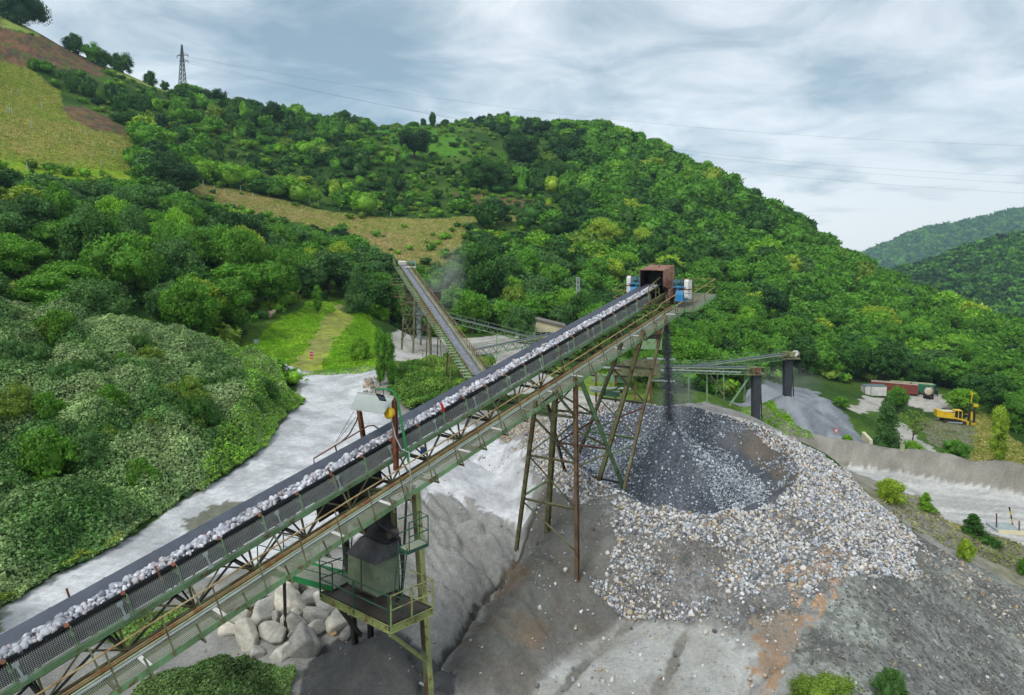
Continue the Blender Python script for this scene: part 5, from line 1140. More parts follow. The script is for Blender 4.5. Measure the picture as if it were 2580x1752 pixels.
def surfmesh(name, poly, hfun, st, col, parent=None):
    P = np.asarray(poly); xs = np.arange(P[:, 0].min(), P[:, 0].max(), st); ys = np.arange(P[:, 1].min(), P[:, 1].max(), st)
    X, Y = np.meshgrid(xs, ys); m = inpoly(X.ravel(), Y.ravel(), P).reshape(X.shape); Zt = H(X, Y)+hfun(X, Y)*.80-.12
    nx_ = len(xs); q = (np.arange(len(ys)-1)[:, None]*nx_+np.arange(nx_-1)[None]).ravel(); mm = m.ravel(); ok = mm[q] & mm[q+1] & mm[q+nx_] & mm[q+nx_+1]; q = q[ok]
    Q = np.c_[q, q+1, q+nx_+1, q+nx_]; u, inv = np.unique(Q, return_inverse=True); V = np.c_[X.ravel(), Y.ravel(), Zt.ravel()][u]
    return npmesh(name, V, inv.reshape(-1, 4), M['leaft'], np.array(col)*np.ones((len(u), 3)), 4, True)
bm_ = leafcarpet('bramble_thicket', 'dense grey green willow and bramble thicket covering the bank left of the dusty track', BANK[np.r_[0:len(BANK)]], 330000, bankh, .125, (S(84, 130, 60), S(158, 184, 122)), 31)
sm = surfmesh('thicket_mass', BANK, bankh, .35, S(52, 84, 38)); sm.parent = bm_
EDG = wp([(740, 990), (765, 1015), (707, 1075), (638, 1155), (539, 1222), (500, 1240), (560, 1130), (640, 1040), (600, 950), (500, 905), (620, 930)], 15)
leafcarpet('bright_bramble', 'bright green brambles along the upper edge of the bank above the track', EDG, 42000, lambda X, Y: bankh(X, Y)+.12, .11, (S(108, 170, 36), S(140, 190, 60)), 35)
LOWE = wp([(-150, 1540), (0, 1420), (120, 1400), (163, 1400), (300, 1330), (300, 1375), (163, 1440), (0, 1525), (-150, 1600)], 15)
leafcarpet('roadside_weeds', 'low bright weeds along the lower left edge of the track', LOWE, 16000, lambda X, Y: .35+.25*fbm(X, Y, 3, 2), .09, (S(110, 160, 40), S(140, 160, 70)), 36)
UW = wp([(330, 1730), (480, 1675), (560, 1655), (660, 1680), (705, 1715), (712, 1752), (700, 1900), (250, 1900)], 15)
def uh(X, Y): return np.clip(dseg(X, Y, np.r_[UW, UW[:1]])/1.2, .1, 1)*(.1+.7*mounds(X, Y, 1.5, 320)+.3*mounds(X, Y, .7, 330))
u_ = leafcarpet('undergrowth', 'dark green bushes under the walkway at the bottom left', UW, 60000, uh, .07, (S(66, 100, 50), S(112, 142, 78)), 37)
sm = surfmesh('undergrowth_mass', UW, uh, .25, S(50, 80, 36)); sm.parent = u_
UW2 = wp([(250, 1600), (330, 1560), (420, 1540), (470, 1560), (400, 1620), (300, 1650)], 15)
leafcarpet('weed_patch', 'small green weeds growing in the rubble under the near end of the belt', UW2, 7000, lambda X, Y: .3+.2*fbm(X*2, Y*2, 3, 2), .07, (S(96, 140, 60), S(130, 160, 80)), 38)
SB = wp([(990, 945), (1100, 925), (1180, 915), (1250, 930), (1200, 985), (1120, 1030), (1040, 1050), (985, 1010)], 60)
def sbh(X, Y): return .3+1.3*mounds(X, Y, 3.2, 340)+.5*mounds(X, Y, 1.3, 350)
s_ = leafcarpet('slope_bushes', 'ferny green bushes on the slope just behind the long belt', SB, 60000, sbh, .13, (S(84, 132, 44), S(136, 170, 70)), 39)
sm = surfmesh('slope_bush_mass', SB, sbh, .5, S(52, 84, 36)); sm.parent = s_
for nm, zn, nn_, c1, c2, hh_ in (('lush_grass', 'lush', 90000, S(116, 174, 14), S(150, 192, 50), .22), ('meadow_grass', 'medc', 70000, S(150, 154, 76), S(182, 166, 106), .42), ('pasture_grass', 'medl', 70000, S(138, 158, 52), S(174, 166, 88), .42), ('dry_grass', 'dry', 16000, S(146, 156, 66), S(184, 176, 100), .4), ('pad_weeds', 'pad', 9000, S(110, 130, 70), S(140, 140, 90), .3), ('verge_grass', 'verge', 2600, S(160, 156, 100), S(130, 140, 76), .3), ('strip_grass', 'strip', 9000, S(126, 180, 30), S(110, 160, 40), .3)):
    leafcarpet(nm, {'verge_grass': 'dry tufts of grass between the haul road and the scree', 'lush_grass': 'bright green grass on either side of the mown path', 'meadow_grass': 'yellowing meadow grass on the middle hillside', 'pasture_grass': 'yellow green pasture on the upper left slope', 'dry_grass': 'dry yellowish grass on the slope below the poplar', 'pad_weeds': 'sparse weeds on the stony ground round the drill rig', 'strip_grass': 'strip of bright grass at the foot of the gravel heap'}[nm], Z[zn], nn_, lambda X, Y: np.full(len(X), hh_*.5), hh_*.55, (c1, c2), 60+nn_ % 7, Z['mown'] if zn == 'lush' else None, cat='grass', jz=.8)
# ------------------------------------------------------------------ plant conveyor seen from its head downwards
def cpart(t, name, mat, fn, sm=False): return part(t, name, mat, fn, sm)
p0 = I(1014, 668, 120); p1 = I(1205, 945, 67)
cv2 = thing('belt_conveyor', (p0+p1)/2-ZUP*2, 'second conveyor with pale green steps, climbing away to the dusty hopper tower', 'conveyor')
D2 = (p0-p1)/np.linalg.norm(p0-p1); R2 = np.array([D2[1], -D2[0], 0]); R2 /= np.linalg.norm(R2); N2 = np.cross(R2, D2); L2 = np.linalg.norm(p0-p1)
def Q2(s, w, h): return p1+D2*s+R2*w+N2*h
e2 = lambda b, w, h, W_, H_, a=0, z=None: b.beam(Q2(a, w, h), Q2(L2 if z is None else z, w, h), W_, H_, N2)
cpart(cv2, 'belt', plain('dusty_belt', (128, 134, 146), .7, .25, 2.), lambda b: e2(b, 0, 0, .85, .04))
cpart(cv2, 'stringer', 'olive', lambda b: (e2(b, -.52, -.02, .09, .2), e2(b, .52, -.02, .09, .2)))
cpart(cv2, 'truss', 'green', lambda b: (e2(b, -.55, -.95, .1, .1), e2(b, .9, -.95, .1, .1), [b.beam(Q2(k*1.2, -.55, -.1), Q2(k*1.2+.6, -.55, -.95), .05) for k in range(int(L2/1.2))]))
cpart(cv2, 'side_sheet', 'green', lambda b: b.box(Q2(L2*.36, -.62, -.5), D2, R2, N2, L2*.7, .03, .75)); cpart(cv2, 'side_sheet', 'rust', lambda b: b.box(Q2(L2*.47, -.66, -.5), D2, R2, N2, L2*.22, .03, .8))
for k in range(int(L2/.95)): cpart(cv2, 'step', 'raill', lambda b: b.box(Q2(k*.95, -1.05, -.15), D2, R2, N2, .14, .8, .05))
cpart(cv2, 'step_stringer', 'greend', lambda b: (e2(b, -1.45, -.2, .06, .12),))
cpart(cv2, 'side_guard', 'tan', lambda b: (e2(b, .95, .85, .06, .06), e2(b, .95, .1, .05, .05), [b.beam(Q2(k*.8, .95, -.1), Q2(k*.8, .95, .85), .07, .05) for k in range(int(L2/.8))]))
cpart(cv2, 'guard_sheet', 'grating', lambda b: b.box(Q2(L2/2, .9, .0), D2, R2, N2, L2, .5, .02))
cpart(cv2, 'idler', 'rust', lambda b: [b.tube([Q2(k*1.2, -.55, -.1), Q2(k*1.2, -.68, .05)], .07, 6) for k in range(int(L2/1.2))], True)
cpart(cv2, 'head_box', 'white', lambda b: (b.box(Q2(L2+.2, 0, .35), D2, R2, N2, 1.2, 1.3, .5), b.box(Q2(L2-3.5, .9, .3), D2, R2, N2, .5, 1.9, .12)))
cpart(cv2, 'motor', 'teal', lambda b: b.tube([Q2(L2-.6, 1.0, .4), Q2(L2-.6, 1.9, .4)], .38, 12), True)
cpart(cv2, 'head_rail', 'raill', lambda b: [b.tube([Q2(L2-2, w, z), Q2(L2+1, w, z)], .04, 5) for w in (-1.5, 2.) for z in (.4, .9)]+[b.tube([Q2(s_, w, -.2), Q2(s_, w, .95)], .04, 5) for w in (-1.5, 2.) for s_ in (L2-2, L2+1)])
g = np.random.default_rng(8); nn = 2600; sv = g.random(nn)*L2
stones('gravel_load', np.array([Q2(a, b_, .03) for a, b_ in zip(sv, g.normal(0, .14, nn))]), g.uniform(.04, .1, nn), np.array(S(150, 155, 165))[None]*g.uniform(.6, 1.2, nn)[:, None], ROCK0, IF0, seed=5)
tag(bpy.data.objects['gravel_load'], 'grey gravel on the belt of the second conveyor', 'gravel', kind='stuff')
def dropz(p, d=.3): return np.array([p[0], p[1], gz(p)-d])
for s_ in (12, 26):
    tr = thing('trestle', dropz(Q2(s_, 0, -1)), 'green trestle legs under the %s of the second conveyor' % ('lower half' if s_ == 12 else 'upper half'), 'trestle')
    a, b2 = Q2(s_, -.6, -.9), Q2(s_, .9, -.9)
    for q_ in (a, b2):
        for o_2 in (-1.2, 1.2): cpart(tr, 'leg', 'olive', lambda b: b.beam(q_, dropz(q_+D2*o_2*1.6), .14, .14, D2))
# hopper tower under the head
tw = thing('hopper_tower', dropz(I(1040, 800, 122)), 'rusty grey hopper tower of the plant with a dark bin, cone and railed decks', 'plant tower')
tb = [I(1011, 856, 119), I(1040, 858, 117), I(1086, 850, 121), I(1060, 845, 126)]; tt2 = [I(1021, 705, 120), I(1046, 705, 118), I(1082, 735, 121), I(1058, 735, 126)]
for a, b2 in zip(tb, tt2): cpart(tw, 'leg', 'greend', lambda b: b.beam(dropz(a), b2, .3, .3, (0, 1, 0), 'I'))
for f_ in (.18, .42, .62, .85): cpart(tw, 'girt', 'greend', lambda b: [b.beam(tb[i]+(tt2[i]-tb[i])*f_, tb[(i+1) % 4]+(tt2[(i+1) % 4]-tb[(i+1) % 4])*f_, .2) for i in range(4)])
cpart(tw, 'brace', 'greend', lambda b: [b.beam(tb[i]+(tt2[i]-tb[i])*f0, tb[(i+1) % 4]+(tt2[(i+1) % 4]-tb[(i+1) % 4])*f1, .12) for i in range(4) for f0, f1 in ((.0, .42), (.42, .0), (.42, .85), (.18, .62))])
cb_ = I(1055, 768, 121.5)
cpart(tw, 'bin', 'dark', lambda b: b.box(cb_+ZUP*1.4, (1, 0, 0), (0, 1, 0), ZUP, 3.6, 3.2, 2.6))
cpart(tw, 'hopper_cone', 'galv', lambda b: b.tube([cb_+ZUP*.1, cb_-ZUP*1.2, cb_-ZUP*2.6, cb_-ZUP*6.2], [1.6, 1.4, .45, .4], 12), True)
cpart(tw, 'rust_box', 'dark', lambda b: b.box(I(1095, 746, 120), (1, 0, 0), (0, 1, 0), ZUP, 2., 2., 1.5))
for (x0, x1, y_, mt) in ((984, 1019, 719, 'olive'), (994, 1018, 750, 'olive'), (1104, 1137, 769, 'dgreen'), (1008, 1050, 768, 'olive')):
    cpart(tw, 'deck', mt, lambda b: (b.hexa([I(x0, y_, 119), I(x1, y_, 119), I(x1, y_, 121.5), I(x0, y_, 121.5)]+[q_+ZUP*.2 for q_ in (I(x0, y_, 119), I(x1, y_, 119), I(x1, y_, 121.5), I(x0, y_, 121.5))]), [b.tube([I(x0, y_, 119)+ZUP*z, I(x1, y_, 119)+ZUP*z], .04, 5) for z in (.6, 1.15)], [b.tube([I(x, y_, 119), I(x, y_, 119)+ZUP*1.15], .04, 5) for x in (x0, (x0+x1)/2, x1)]))
def truss(name, label, a, b_, ht, wd, mat='green', legs=(), cat='conveyor', belt=True):
    t = thing(name, (a+b_)/2, label, cat); ax = (b_-a)/np.linalg.norm(b_-a); ln = np.linalg.norm(b_-a); r = np.cross(ax, ZUP); r /= np.linalg.norm(r)
    q = lambda s, w, z: a+ax*s+r*w+ZUP*z
    for w in (-wd/2, wd/2):
        cpart(t, 'truss_side', mat, lambda b: (b.beam(q(0, w, 0), q(ln, w, 0), .12), b.beam(q(0, w, -ht), q(ln, w, -ht), .1), [b.beam(q(k*ht*1.4, w, 0), q(min(ln, (k+.5)*ht*1.4), w, -ht), .07) for k in range(int(ln/ht/1.4))], [b.beam(q((k+.5)*ht*1.4, w, -ht), q(min(ln, (k+1)*ht*1.4), w, 0), .07) for k in range(int(ln/ht/1.4))]))
        cpart(t, 'handrail', 'green', lambda b: (b.tube([q(0, w*1.5, .7), q(ln, w*1.5, .7)], .025, 5), [b.tube([q(k*2.5, w*1.5, -.1), q(k*2.5, w*1.5, .7)], .025, 5) for k in range(int(ln/2.5)+1)]))
    if belt: cpart(t, 'belt', 'belt', lambda b: b.beam(q(0, 0, .12), q(ln, 0, .12), wd*.8, .06))
    cpart(t, 'walkway_plate', 'grating', lambda b: b.beam(q(0, wd*.62, .0), q(ln, wd*.62, .0), wd*.3, .05))
    for s_, sp in legs:
        c = q(s_, 0, -ht)
        for w in (-sp, sp): cpart(t, 'leg', mat, lambda b: b.beam(c+r*np.sign(w)*wd/2, dropz(c+r*w), .15))
    return t, q, ln
truss('truss_conveyor', 'thin green conveyor bridge sloping down from the hopper tower towards the cream building', I(1125, 797, 118), I(1338, 850, 118), .9, 1.0, legs=((9, .8),))
truss('truss_conveyor', 'low green conveyor with grey belt rising towards the cream building behind the long belt', I(1190, 884, 100), I(1410, 838, 104), 1.1, 1.1, legs=((3, .7), (8, .7)))
tC_, qC, lC = truss('truss_conveyor', 'level green conveyor bridge ending at the nearer black chute', I(1560, 921, 86), I(1886, 928, 87), .75, 1., legs=())
tD_, qD, lD = truss('truss_conveyor', 'green conveyor bridge rising to the right, ending at the farther black chute', I(1640, 938, 97), I(1972, 893, 111), .8, 1.1, legs=((14, .8),))
for (x0, y0, x1, y1, YY, mt) in ((1781, 936, 1781, 1016, 87, 'green'), (1790, 944, 1825, 1000, 88, 'olive'), (1893, 942, 1838, 1022, 87, 'green'), (1878, 942, 1874, 1010, 88, 'green'), (1735, 940, 1735, 1012, 90, 'green'), (1641, 930, 1868, 938, 85.5, 'galv')):
    cpart(tC_, 'strut', mt, lambda b: b.beam(I(x0, y0, YY), I(x1, y1, YY), .2 if mt != 'galv' else .12))
for (t, x0, x1, yt, yb, YY, nm) in ((tC_, 1880, 1921, 922, 943, 87, 'a'), (tD_, 1964, 2008, 884, 904, 111.5, 'b')):
    c = I((x0+x1)/2, (yt+yb)/2, YY); w_ = (x1-x0)/F_*YY; h_ = (yb-yt)/F_*YY
    cpart(t, 'head_frame', 'olive', lambda b: (b.box(c-ZUP*h_*.42, (1, 0, 0), (0, 1, 0), ZUP, w_*1.15, 2., .15), b.box(c+ZUP*h_*.05, (1, 0, 0), (0, 1, 0), ZUP, w_*.5, 1., h_*.6), [b.beam(c+np.array([sx_*w_*.5, -1, -h_*.4]), c+np.array([sx_*w_*.5, -1, h_*.45]), .08) for sx_ in (-1, -.3, .4, 1)], b.beam(c+np.array([-w_*.5, -1, h_*.45]), c+np.array([w_*.5, -1, h_*.45]), .07)))
    cpart(t, 'drive_cover', 'rusto' if nm == 'a' else 'lime', lambda b: b.box(c+np.array([w_*.12, -.6, h_*.1]), (1, 0, 0), (0, 1, 0), ZUP, w_*.3, .6, h_*.5))
cpart(tD_, 'drum', 'white', lambda b: b.tube([I(2003, 891, 110.6), I(2006, 891, 111.4)], .5, 14), True)
for (xa, xb, yt, yb, YY, lb) in ((1895, 1915, 945, 1056, 87, 'nearer black rubber chute hanging in front of the grass strip'), (1974, 1995, 903, 1000, 111.8, 'farther black rubber chute pouring onto the blue grey gravel heap')):
    cht = thing('chute', I((xa+xb)/2, yb, YY), lb, 'chute')
    def ch(b):
        n = 10; w0 = (xb-xa)/F_*YY
        for k in range(n):
            f0, f1 = k/n, (k+1)/n; A = I((xa+xb)/2-1.5*f0, yt+(yb-yt)*f0, YY); B = I((xa+xb)/2-1.5*f1, yt+(yb-yt)*f1, YY); s0, s1 = w0*(1-.18*f0)*.5, w0*(1-.18*f1)*.5
            b.hexa([B+np.array([-s1, -.5, 0]), B+np.array([s1, -.5, 0]), B+np.array([s1, .5, 0]), B+np.array([-s1, .5, 0]), A+np.array([-s0, -.5, 0]), A+np.array([s0, -.5, 0]), A+np.array([s0, .5, 0]), A+np.array([-s0, .5, 0])])
    cpart(cht, 'sleeve', plain('grey_rubber', (66, 70, 78), .6, .3, 1.), ch)
    cpart(cht, 'flap', 'black', lambda b: b.hexa([I(xb+3, yb-1, YY), I(xb+6, yb-1, YY), I(xb+6, yb-1, YY+.3), I(xb+3, yb-1, YY+.3), I(xb-1, yt, YY), I(xb+2, yt, YY), I(xb+2, yt, YY+.4), I(xb-1, yt, YY+.4)]))
# screening plant between the lattice towers
sp_ = thing('screening_plant', dropz(I(1560, 990, 78)), 'green screening plant with rusty posts and open stairs behind the lattice towers', 'plant')
for x in (1502, 1551, 1600, 1640): cpart(sp_, 'post', 'rust', lambda b: b.beam(I(x, 905, 77), dropz(I(x, 1005, 77)), .2))
cpart(sp_, 'deck', 'green', lambda b: b.hexa([I(1490, 962, 77), I(1585, 966, 77), I(1585, 962, 79.5), I(1490, 958, 79.5), I(1490, 946, 77), I(1585, 950, 77), I(1585, 946, 79.5), I(1490, 942, 79.5)]))
cpart(sp_, 'screen_box', 'greend', lambda b: b.hexa([I(1545, 946, 76), I(1665, 950, 76), I(1665, 944, 79), I(1545, 940, 79), I(1570, 912, 76), I(1660, 905, 76), I(1660, 900, 79), I(1570, 908, 79)]))
cpart(sp_, 'roof', 'green', lambda b: b.hexa([I(1565, 878, 77), I(1668, 882, 77), I(1668, 876, 80), I(1565, 872, 80), I(1568, 862, 77), I(1668, 848, 77), I(1668, 844, 80), I(1568, 858, 80)]))
cpart(sp_, 'kick_plate', 'galv', lambda b: [b.beam(I(x0, y_, 76.5), I(x1, y_+3, 76.5), .08, .22) for x0, x1, y_ in ((1487, 1590, 976), (1487, 1562, 986), (1590, 1690, 931), (1640, 1700, 958), (1488, 1600, 925), (1630, 1700, 903))])
cpart(sp_, 'stair', 'galv', lambda b: [b.box(I(1488+k*7, 978+k*1.6, 76.4), (1, 0, 0), (0, 1, 0), ZUP, .25, .8, .05) for k in range(11)])
cpart(sp_, 'engine_cover', 'dgreen', lambda b: b.hexa([I(1522, 998, 76), I(1562, 1002, 76), I(1562, 999, 78), I(1522, 995, 78), I(1522, 985, 76), I(1562, 989, 76), I(1562, 986, 78), I(1522, 982, 78)]))
cpart(sp_, 'brace', 'greend', lambda b: [b.beam(I(*p), I(*q), .08) for p, q in (((1502, 930, 77), (1551, 985, 77)), ((1551, 930, 77), (1502, 985, 77)), ((1600, 930, 77), (1640, 990, 77)), ((1640, 905, 77), (1600, 960, 77)))])
tk = thing('water_tank', dropz(I(1312, 1060, 62)), 'small teal tank with a striped pale lid under the long belt', 'tank')
cpart(tk, 'tank', 'dgreen', lambda b: b.box(I(1312, 1050, 62), (1, 0, 0), (0, 1, 0), ZUP, 1.4, 1.2, .7)); cpart(tk, 'stand', 'dark', lambda b: b.beam(I(1314, 1055, 62), dropz(I(1316, 1078, 62)), .9, .7, (0, 1, 0)))
# cream building
bd = thing('building', dropz(I(1365, 850, 142)), 'small cream building with a single pitch grey roof behind the long belt', 'building')
b0, b1, b2_, b3 = I(1336, 852, 142), I(1420, 852, 142), I(1420, 846, 148), I(1336, 846, 148)
M['cream'] = plain('cream_render', (226, 218, 184), .85, .08, 1.); M['roofg'] = plain('fibre_cement', (150, 144, 138), .85, .25, 2.)
hA, hB = 4.3, 3.4
cpart(bd, 'wall', 'cream', lambda b: b.hexa([q_-ZUP*.6 for q_ in (b0, b1, b2_, b3)]+[b0+ZUP*hA, b1+ZUP*hB*.7, b2_+ZUP*hB*.7, b3+ZUP*hA]))
cpart(bd, 'roof', 'roofg', lambda b: b.hexa([b0+np.array([-.4, -.5, hA]), b1+np.array([.4, -.5, hB*.7]), b2_+np.array([.4, .4, hB*.7]), b3+np.array([-.4, .4, hA])]+[q_+np.array([0, 0, .22]) for q_ in (b0+np.array([-.4, -.5, hA]), b1+np.array([.4, -.5, hB*.7]), b2_+np.array([.4, .4, hB*.7]), b3+np.array([-.4, .4, hA]))]))
for k in range(3): cpart(bd, 'window', 'glass', lambda b: b.box(b0+np.array([1.6+k*1.15, -.03, .9]), (1, 0, 0), (0, 1, 0), ZUP, 1., .06, .7))
# masts, pylons, wires
def lattice(t, base, top, w0, w1, n, mat, r=.05, name='lattice'):
    b = MB(); cs = [(-1, -1), (1, -1), (1, 1), (-1, 1)]
    P = [[base+(top-base)*k/n+np.array([c[0], c[1], 0])*(w0+(w1-w0)*k/n)/2 for c in cs] for k in range(n+1)]
    for i in range(4):
        b.beam(P[0][i], P[n][i], r*1.6)
        for k in range(n): b.beam(P[k][i], P[k+1][(i+1) % 4], r); b.beam(P[k+1][i], P[k][(i+1) % 4], r)
    return b.build(name, M[mat], t)
ms = thing('lattice_mast', dropz(I(1456, 800, 136)), 'slim grey lattice mast between the long belt and the poplar', 'mast'); q_ = I(1456, 800, 136); lattice(ms, dropz(q_), I(1456, 700, 136), .65, .55, 16, 'galv', .07); cpart(ms, 'cap', 'galv', lambda b: b.box(I(1456, 700, 136), (1, 0, 0), (0, 1, 0), ZUP, .6, .6, .1))
M['steelf'] = plain('weathered_steel', (96, 100, 108), .6, .2, 1.)
py = thing('pylon', dropz(I(460, 232, 428)), 'tall steel electricity pylon standing on the left skyline', 'pylon'); pb_ = dropz(I(460, 225, 428), 1); pt = I(458, 113, 428)
lattice(py, pb_, pt, 4.4, .5, 12, 'steelf', .2)
for (ya_, xl, xr) in ((141, 446, 474), (156, 452, 474)): cpart(py, 'cross_arm', 'steelf', lambda b: (b.beam(I(xl, ya_, 428), I(xr, ya_-2, 428), .35), b.beam(I(xl, ya_, 428), I(459, ya_-7, 428), .22), b.beam(I(xr, ya_-2, 428), I(459, ya_-9, 428), .22)))
for (x_, y_) in ((446, 146), (474, 144), (474, 159)): cpart(py, 'insulator', 'glass', lambda b: b.tube([I(x_, y_-5, 428), I(x_, y_, 428)], .18, 6))
py2 = thing('pylon', dropz(I(569, 262, 445)), 'top of a smaller pylon just showing over the crest trees', 'pylon'); lattice(py2, dropz(I(569, 262, 445)), I(568, 230, 445), 2., .5, 6, 'steelf', .2); cpart(py2, 'cross_arm', 'steelf', lambda b: (b.beam(I(562, 236, 445), I(575, 236, 445), .4), b.beam(I(563, 242, 445), I(573, 242, 445), .3)))
for k, (a, m_, z_) in enumerate((((474, 144, 428), (1665, 313, 400), (2900, 372, 380)), ((474, 159, 428), (1710, 378, 400), (2900, 452, 380)), ((446, 146, 428), (1820, 400, 400), (2900, 474, 380)), ((568, 240, 445), (1820, 428, 400), (2900, 500, 380)))):
    A, B, Cc = I(*a), I(*m_), I(*z_); wr = MB(); f_ = (B[0]-A[0])/(Cc[0]-A[0])
    Mx = (B-A*(1-f_)**2-Cc*f_**2)/(2*f_*(1-f_)); wr.tube([A*(1-t)**2+Mx*2*t*(1-t)+Cc*t*t for t in np.linspace(0, 1, 60)], .035, 4, False)
    tag(wr.build('power_line', M['steelf']), ['uppermost thin power line crossing the sky on the right', 'second thin power line from the top in the right sky', 'third thin power line from the top in the right sky', 'lowest thin power line in the right sky above the ridge'][k], 'power line')
# ------------------------------------------------------------------ signs and posts
def disc(b, c, r, n, th=.03, nrm=(0, -1, 0), rot=0):
    nrm = np.array(nrm, float); nrm /= np.linalg.norm(nrm); u_ = np.cross(ZUP, nrm); u_ /= np.linalg.norm(u_); v_ = np.cross(nrm, u_)
    P = [c+r*(cos(rot+2*pi*k/n)*u_+sin(rot+2*pi*k/n)*v_) for k in range(n)]; V = P+[p+nrm*th for p in P]
    b.add(V, [tuple(reversed(range(n))), tuple(range(n, 2*n))]+[(k, (k+1) % n, (k+1) % n+n, k+n) for k in range(n)])
def textmesh(t, txt, loc, size, mat):
    cu = bpy.data.curves.new('txt', 'FONT'); cu.body = txt; cu.size = size; cu.align_x = 'CENTER'; cu.align_y = 'CENTER'; cu.extrude = .006; cu.offset = size*.02
    o = bpy.data.objects.new('txt', cu); link(o); dg = bpy.context.evaluated_depsgraph_get(); me = bpy.data.meshes.new_from_object(o.evaluated_get(dg)); bpy.data.objects.remove(o)
    n = bpy.data.objects.new('lettering', me); me.materials.clear(); me.materials.append(M[mat]); link(n); n.parent = t
    n.matrix_parent_inverse = t.matrix_basis.inverted(); n.matrix_basis = Matrix.Translation(Vector(loc)) @ Matrix.Rotation(radians(90), 4, 'X'); return n
sc_ = I(785.4, 892, 91); st = thing('stop_sign', dropz(I(785, 915, 91)), 'red round looking STOP sign at the foot of the mown grass path', 'sign')
cpart(st, 'pole', 'galv', lambda b: b.tube([dropz(sc_), sc_], .035, 8)); cpart(st, 'rim', 'white', lambda b: disc(b, sc_+np.array([0, -.05, 0]), .37, 8, .02, rot=pi/8)); cpart(st, 'plate', 'red', lambda b: disc(b, sc_+np.array([0, -.075, 0]), .33, 8, .015, rot=pi/8))
textmesh(st, 'STOP', sc_+np.array([0, -.105, 0]), .27, 'white')
cpart(st, 'lower_plate', 'red', lambda b: b.box(sc_+np.array([0, -.06, -.56]), (1, 0, 0), (0, 1, 0), ZUP, .46, .02, .28)); cpart(st, 'pale_band', 'white', lambda b: b.box(sc_+np.array([0, -.075, -.53]), (1, 0, 0), (0, 1, 0), ZUP, .38, .012, .05))
ys = I(645, 861, 80); s2 = thing('give_way_sign', dropz(ys), 'grey back of a triangular sign on a steel pole behind the thicket', 'sign')
cpart(s2, 'pole', 'galv', lambda b: b.tube([dropz(ys), ys+ZUP*.25], .05, 8)); cpart(s2, 'plate', plain('zinc_back', (110, 122, 136), .6, .1), lambda b: disc(b, ys+np.array([0, .03, .0]), .46, 3, .02, rot=-pi/2))
ne = I(1057, 905, 105); s3 = thing('no_entry_sign', dropz(ne), 'round white sign with a red rim beside the dusty plant road', 'sign')
cpart(s3, 'pole', 'galv', lambda b: b.tube([dropz(ne), ne], .04, 8)); cpart(s3, 'rim', 'red', lambda b: disc(b, ne+np.array([0, -.05, 0]), .36, 20)); cpart(s3, 'plate', 'white', lambda b: disc(b, ne+np.array([0, -.09, 0]), .25, 20, .015)); cpart(s3, 'symbol', 'black', lambda b: (b.box(ne+np.array([0, -.11, 0]), (1, 0, 0), (0, 1, 0), ZUP, .1, .012, .28), b.box(ne+np.array([0, -.112, 0]), (.7, 0, .7), (0, 1, 0), (-.7, 0, .7), .4, .012, .04)))
gw = I(2106, 1085, 99); s4 = thing('give_way_sign', dropz(gw), 'white triangle sign with red border in front of the gravel heap', 'sign')
cpart(s4, 'pole', 'galv', lambda b: b.tube([dropz(I(2099, 1108, 99)), gw], .05, 8)); cpart(s4, 'rim', 'red', lambda b: disc(b, gw+np.array([0, -.06, 0]), .56, 3, rot=-pi/2)); cpart(s4, 'plate', 'white', lambda b: disc(b, gw+np.array([0, -.10, 0]), .36, 3, .015, rot=-pi/2))
bs = I(2273, 1131, 86); s5 = thing('notice_board', dropz(bs), 'pale rectangular board on a thin pole on the gravel bank', 'sign')
cpart(s5, 'pole', 'galv', lambda b: b.tube([np.array([bs[0], bs[1]-1.8, Hs(bs[0], bs[1]-1.8)-.3])*0+dropz(bs), bs], .05, 8)); cpart(s5, 'board', 'raill', lambda b: b.box(bs+np.array([0, -.06, .1]), (1, 0, 0), (0, 1, 0), ZUP, .58, .03, 1.0))
def striped(name, a, c, r, label, cols=('yellow', 'black'), n=7, cat='marker post'):
    t = thing(name, c, label, cat)
    for k in range(n): cpart(t, 'band', cols[k % 2], lambda b: b.tube([c+(a-c)*k/n, c+(a-c)*(k+1)/n], r, 6))
striped('marker_post', I(1065, 879, 104), dropz(I(1065, 922, 104)), .07, 'yellow and black marker pole next to the round red rimmed sign')
striped('marker_post', I(1103, 883, 103), dropz(I(1103, 922, 103)), .07, 'yellow and black marker pole under the lower end of the second conveyor'); striped('marker_post', I(998, 893, 100), dropz(I(998, 921, 100)), .05, 'thin yellow marker pole right of the poplar pair')
wbp = G(2555, 1330, 55); striped('marker_post', I(2543, 1278, wbp[1]), wbp-ZUP*.3, .07, 'leaning yellow and black marker pole by the concrete pad', n=6)
pad_ = thing('weighbridge', G(2530, 1335, 55), 'small concrete pad with a pale rim beside the haul road at the right', 'concrete pad'); pc = G(2530, 1335, 55)
cpart(pad_, 'slab', 'galv', lambda b: b.box(pc+ZUP*.15, (1, -.15, 0), (.15, 1, 0), ZUP, 2.3, 2.2, .3)); cpart(pad_, 'rim', 'cream', lambda b: b.box(pc+np.array([0, -1.1, .18]), (1, -.15, 0), (.15, 1, 0), ZUP, 2.5, .15, .4))
for (x_, y0, y1, lb) in ((2511, 1294, 1336, 'rusty stake left of the concrete pad'), (2568, 1313, 1348, 'rusty stake right of the concrete pad')):
    p_ = G(x_, y1, 52); a_ = I(x_, y0, p_[1]); b = MB(); b.beam(p_-ZUP*.3, a_, .09); tag(b.build('stake', M['rust']), lb, 'stake')
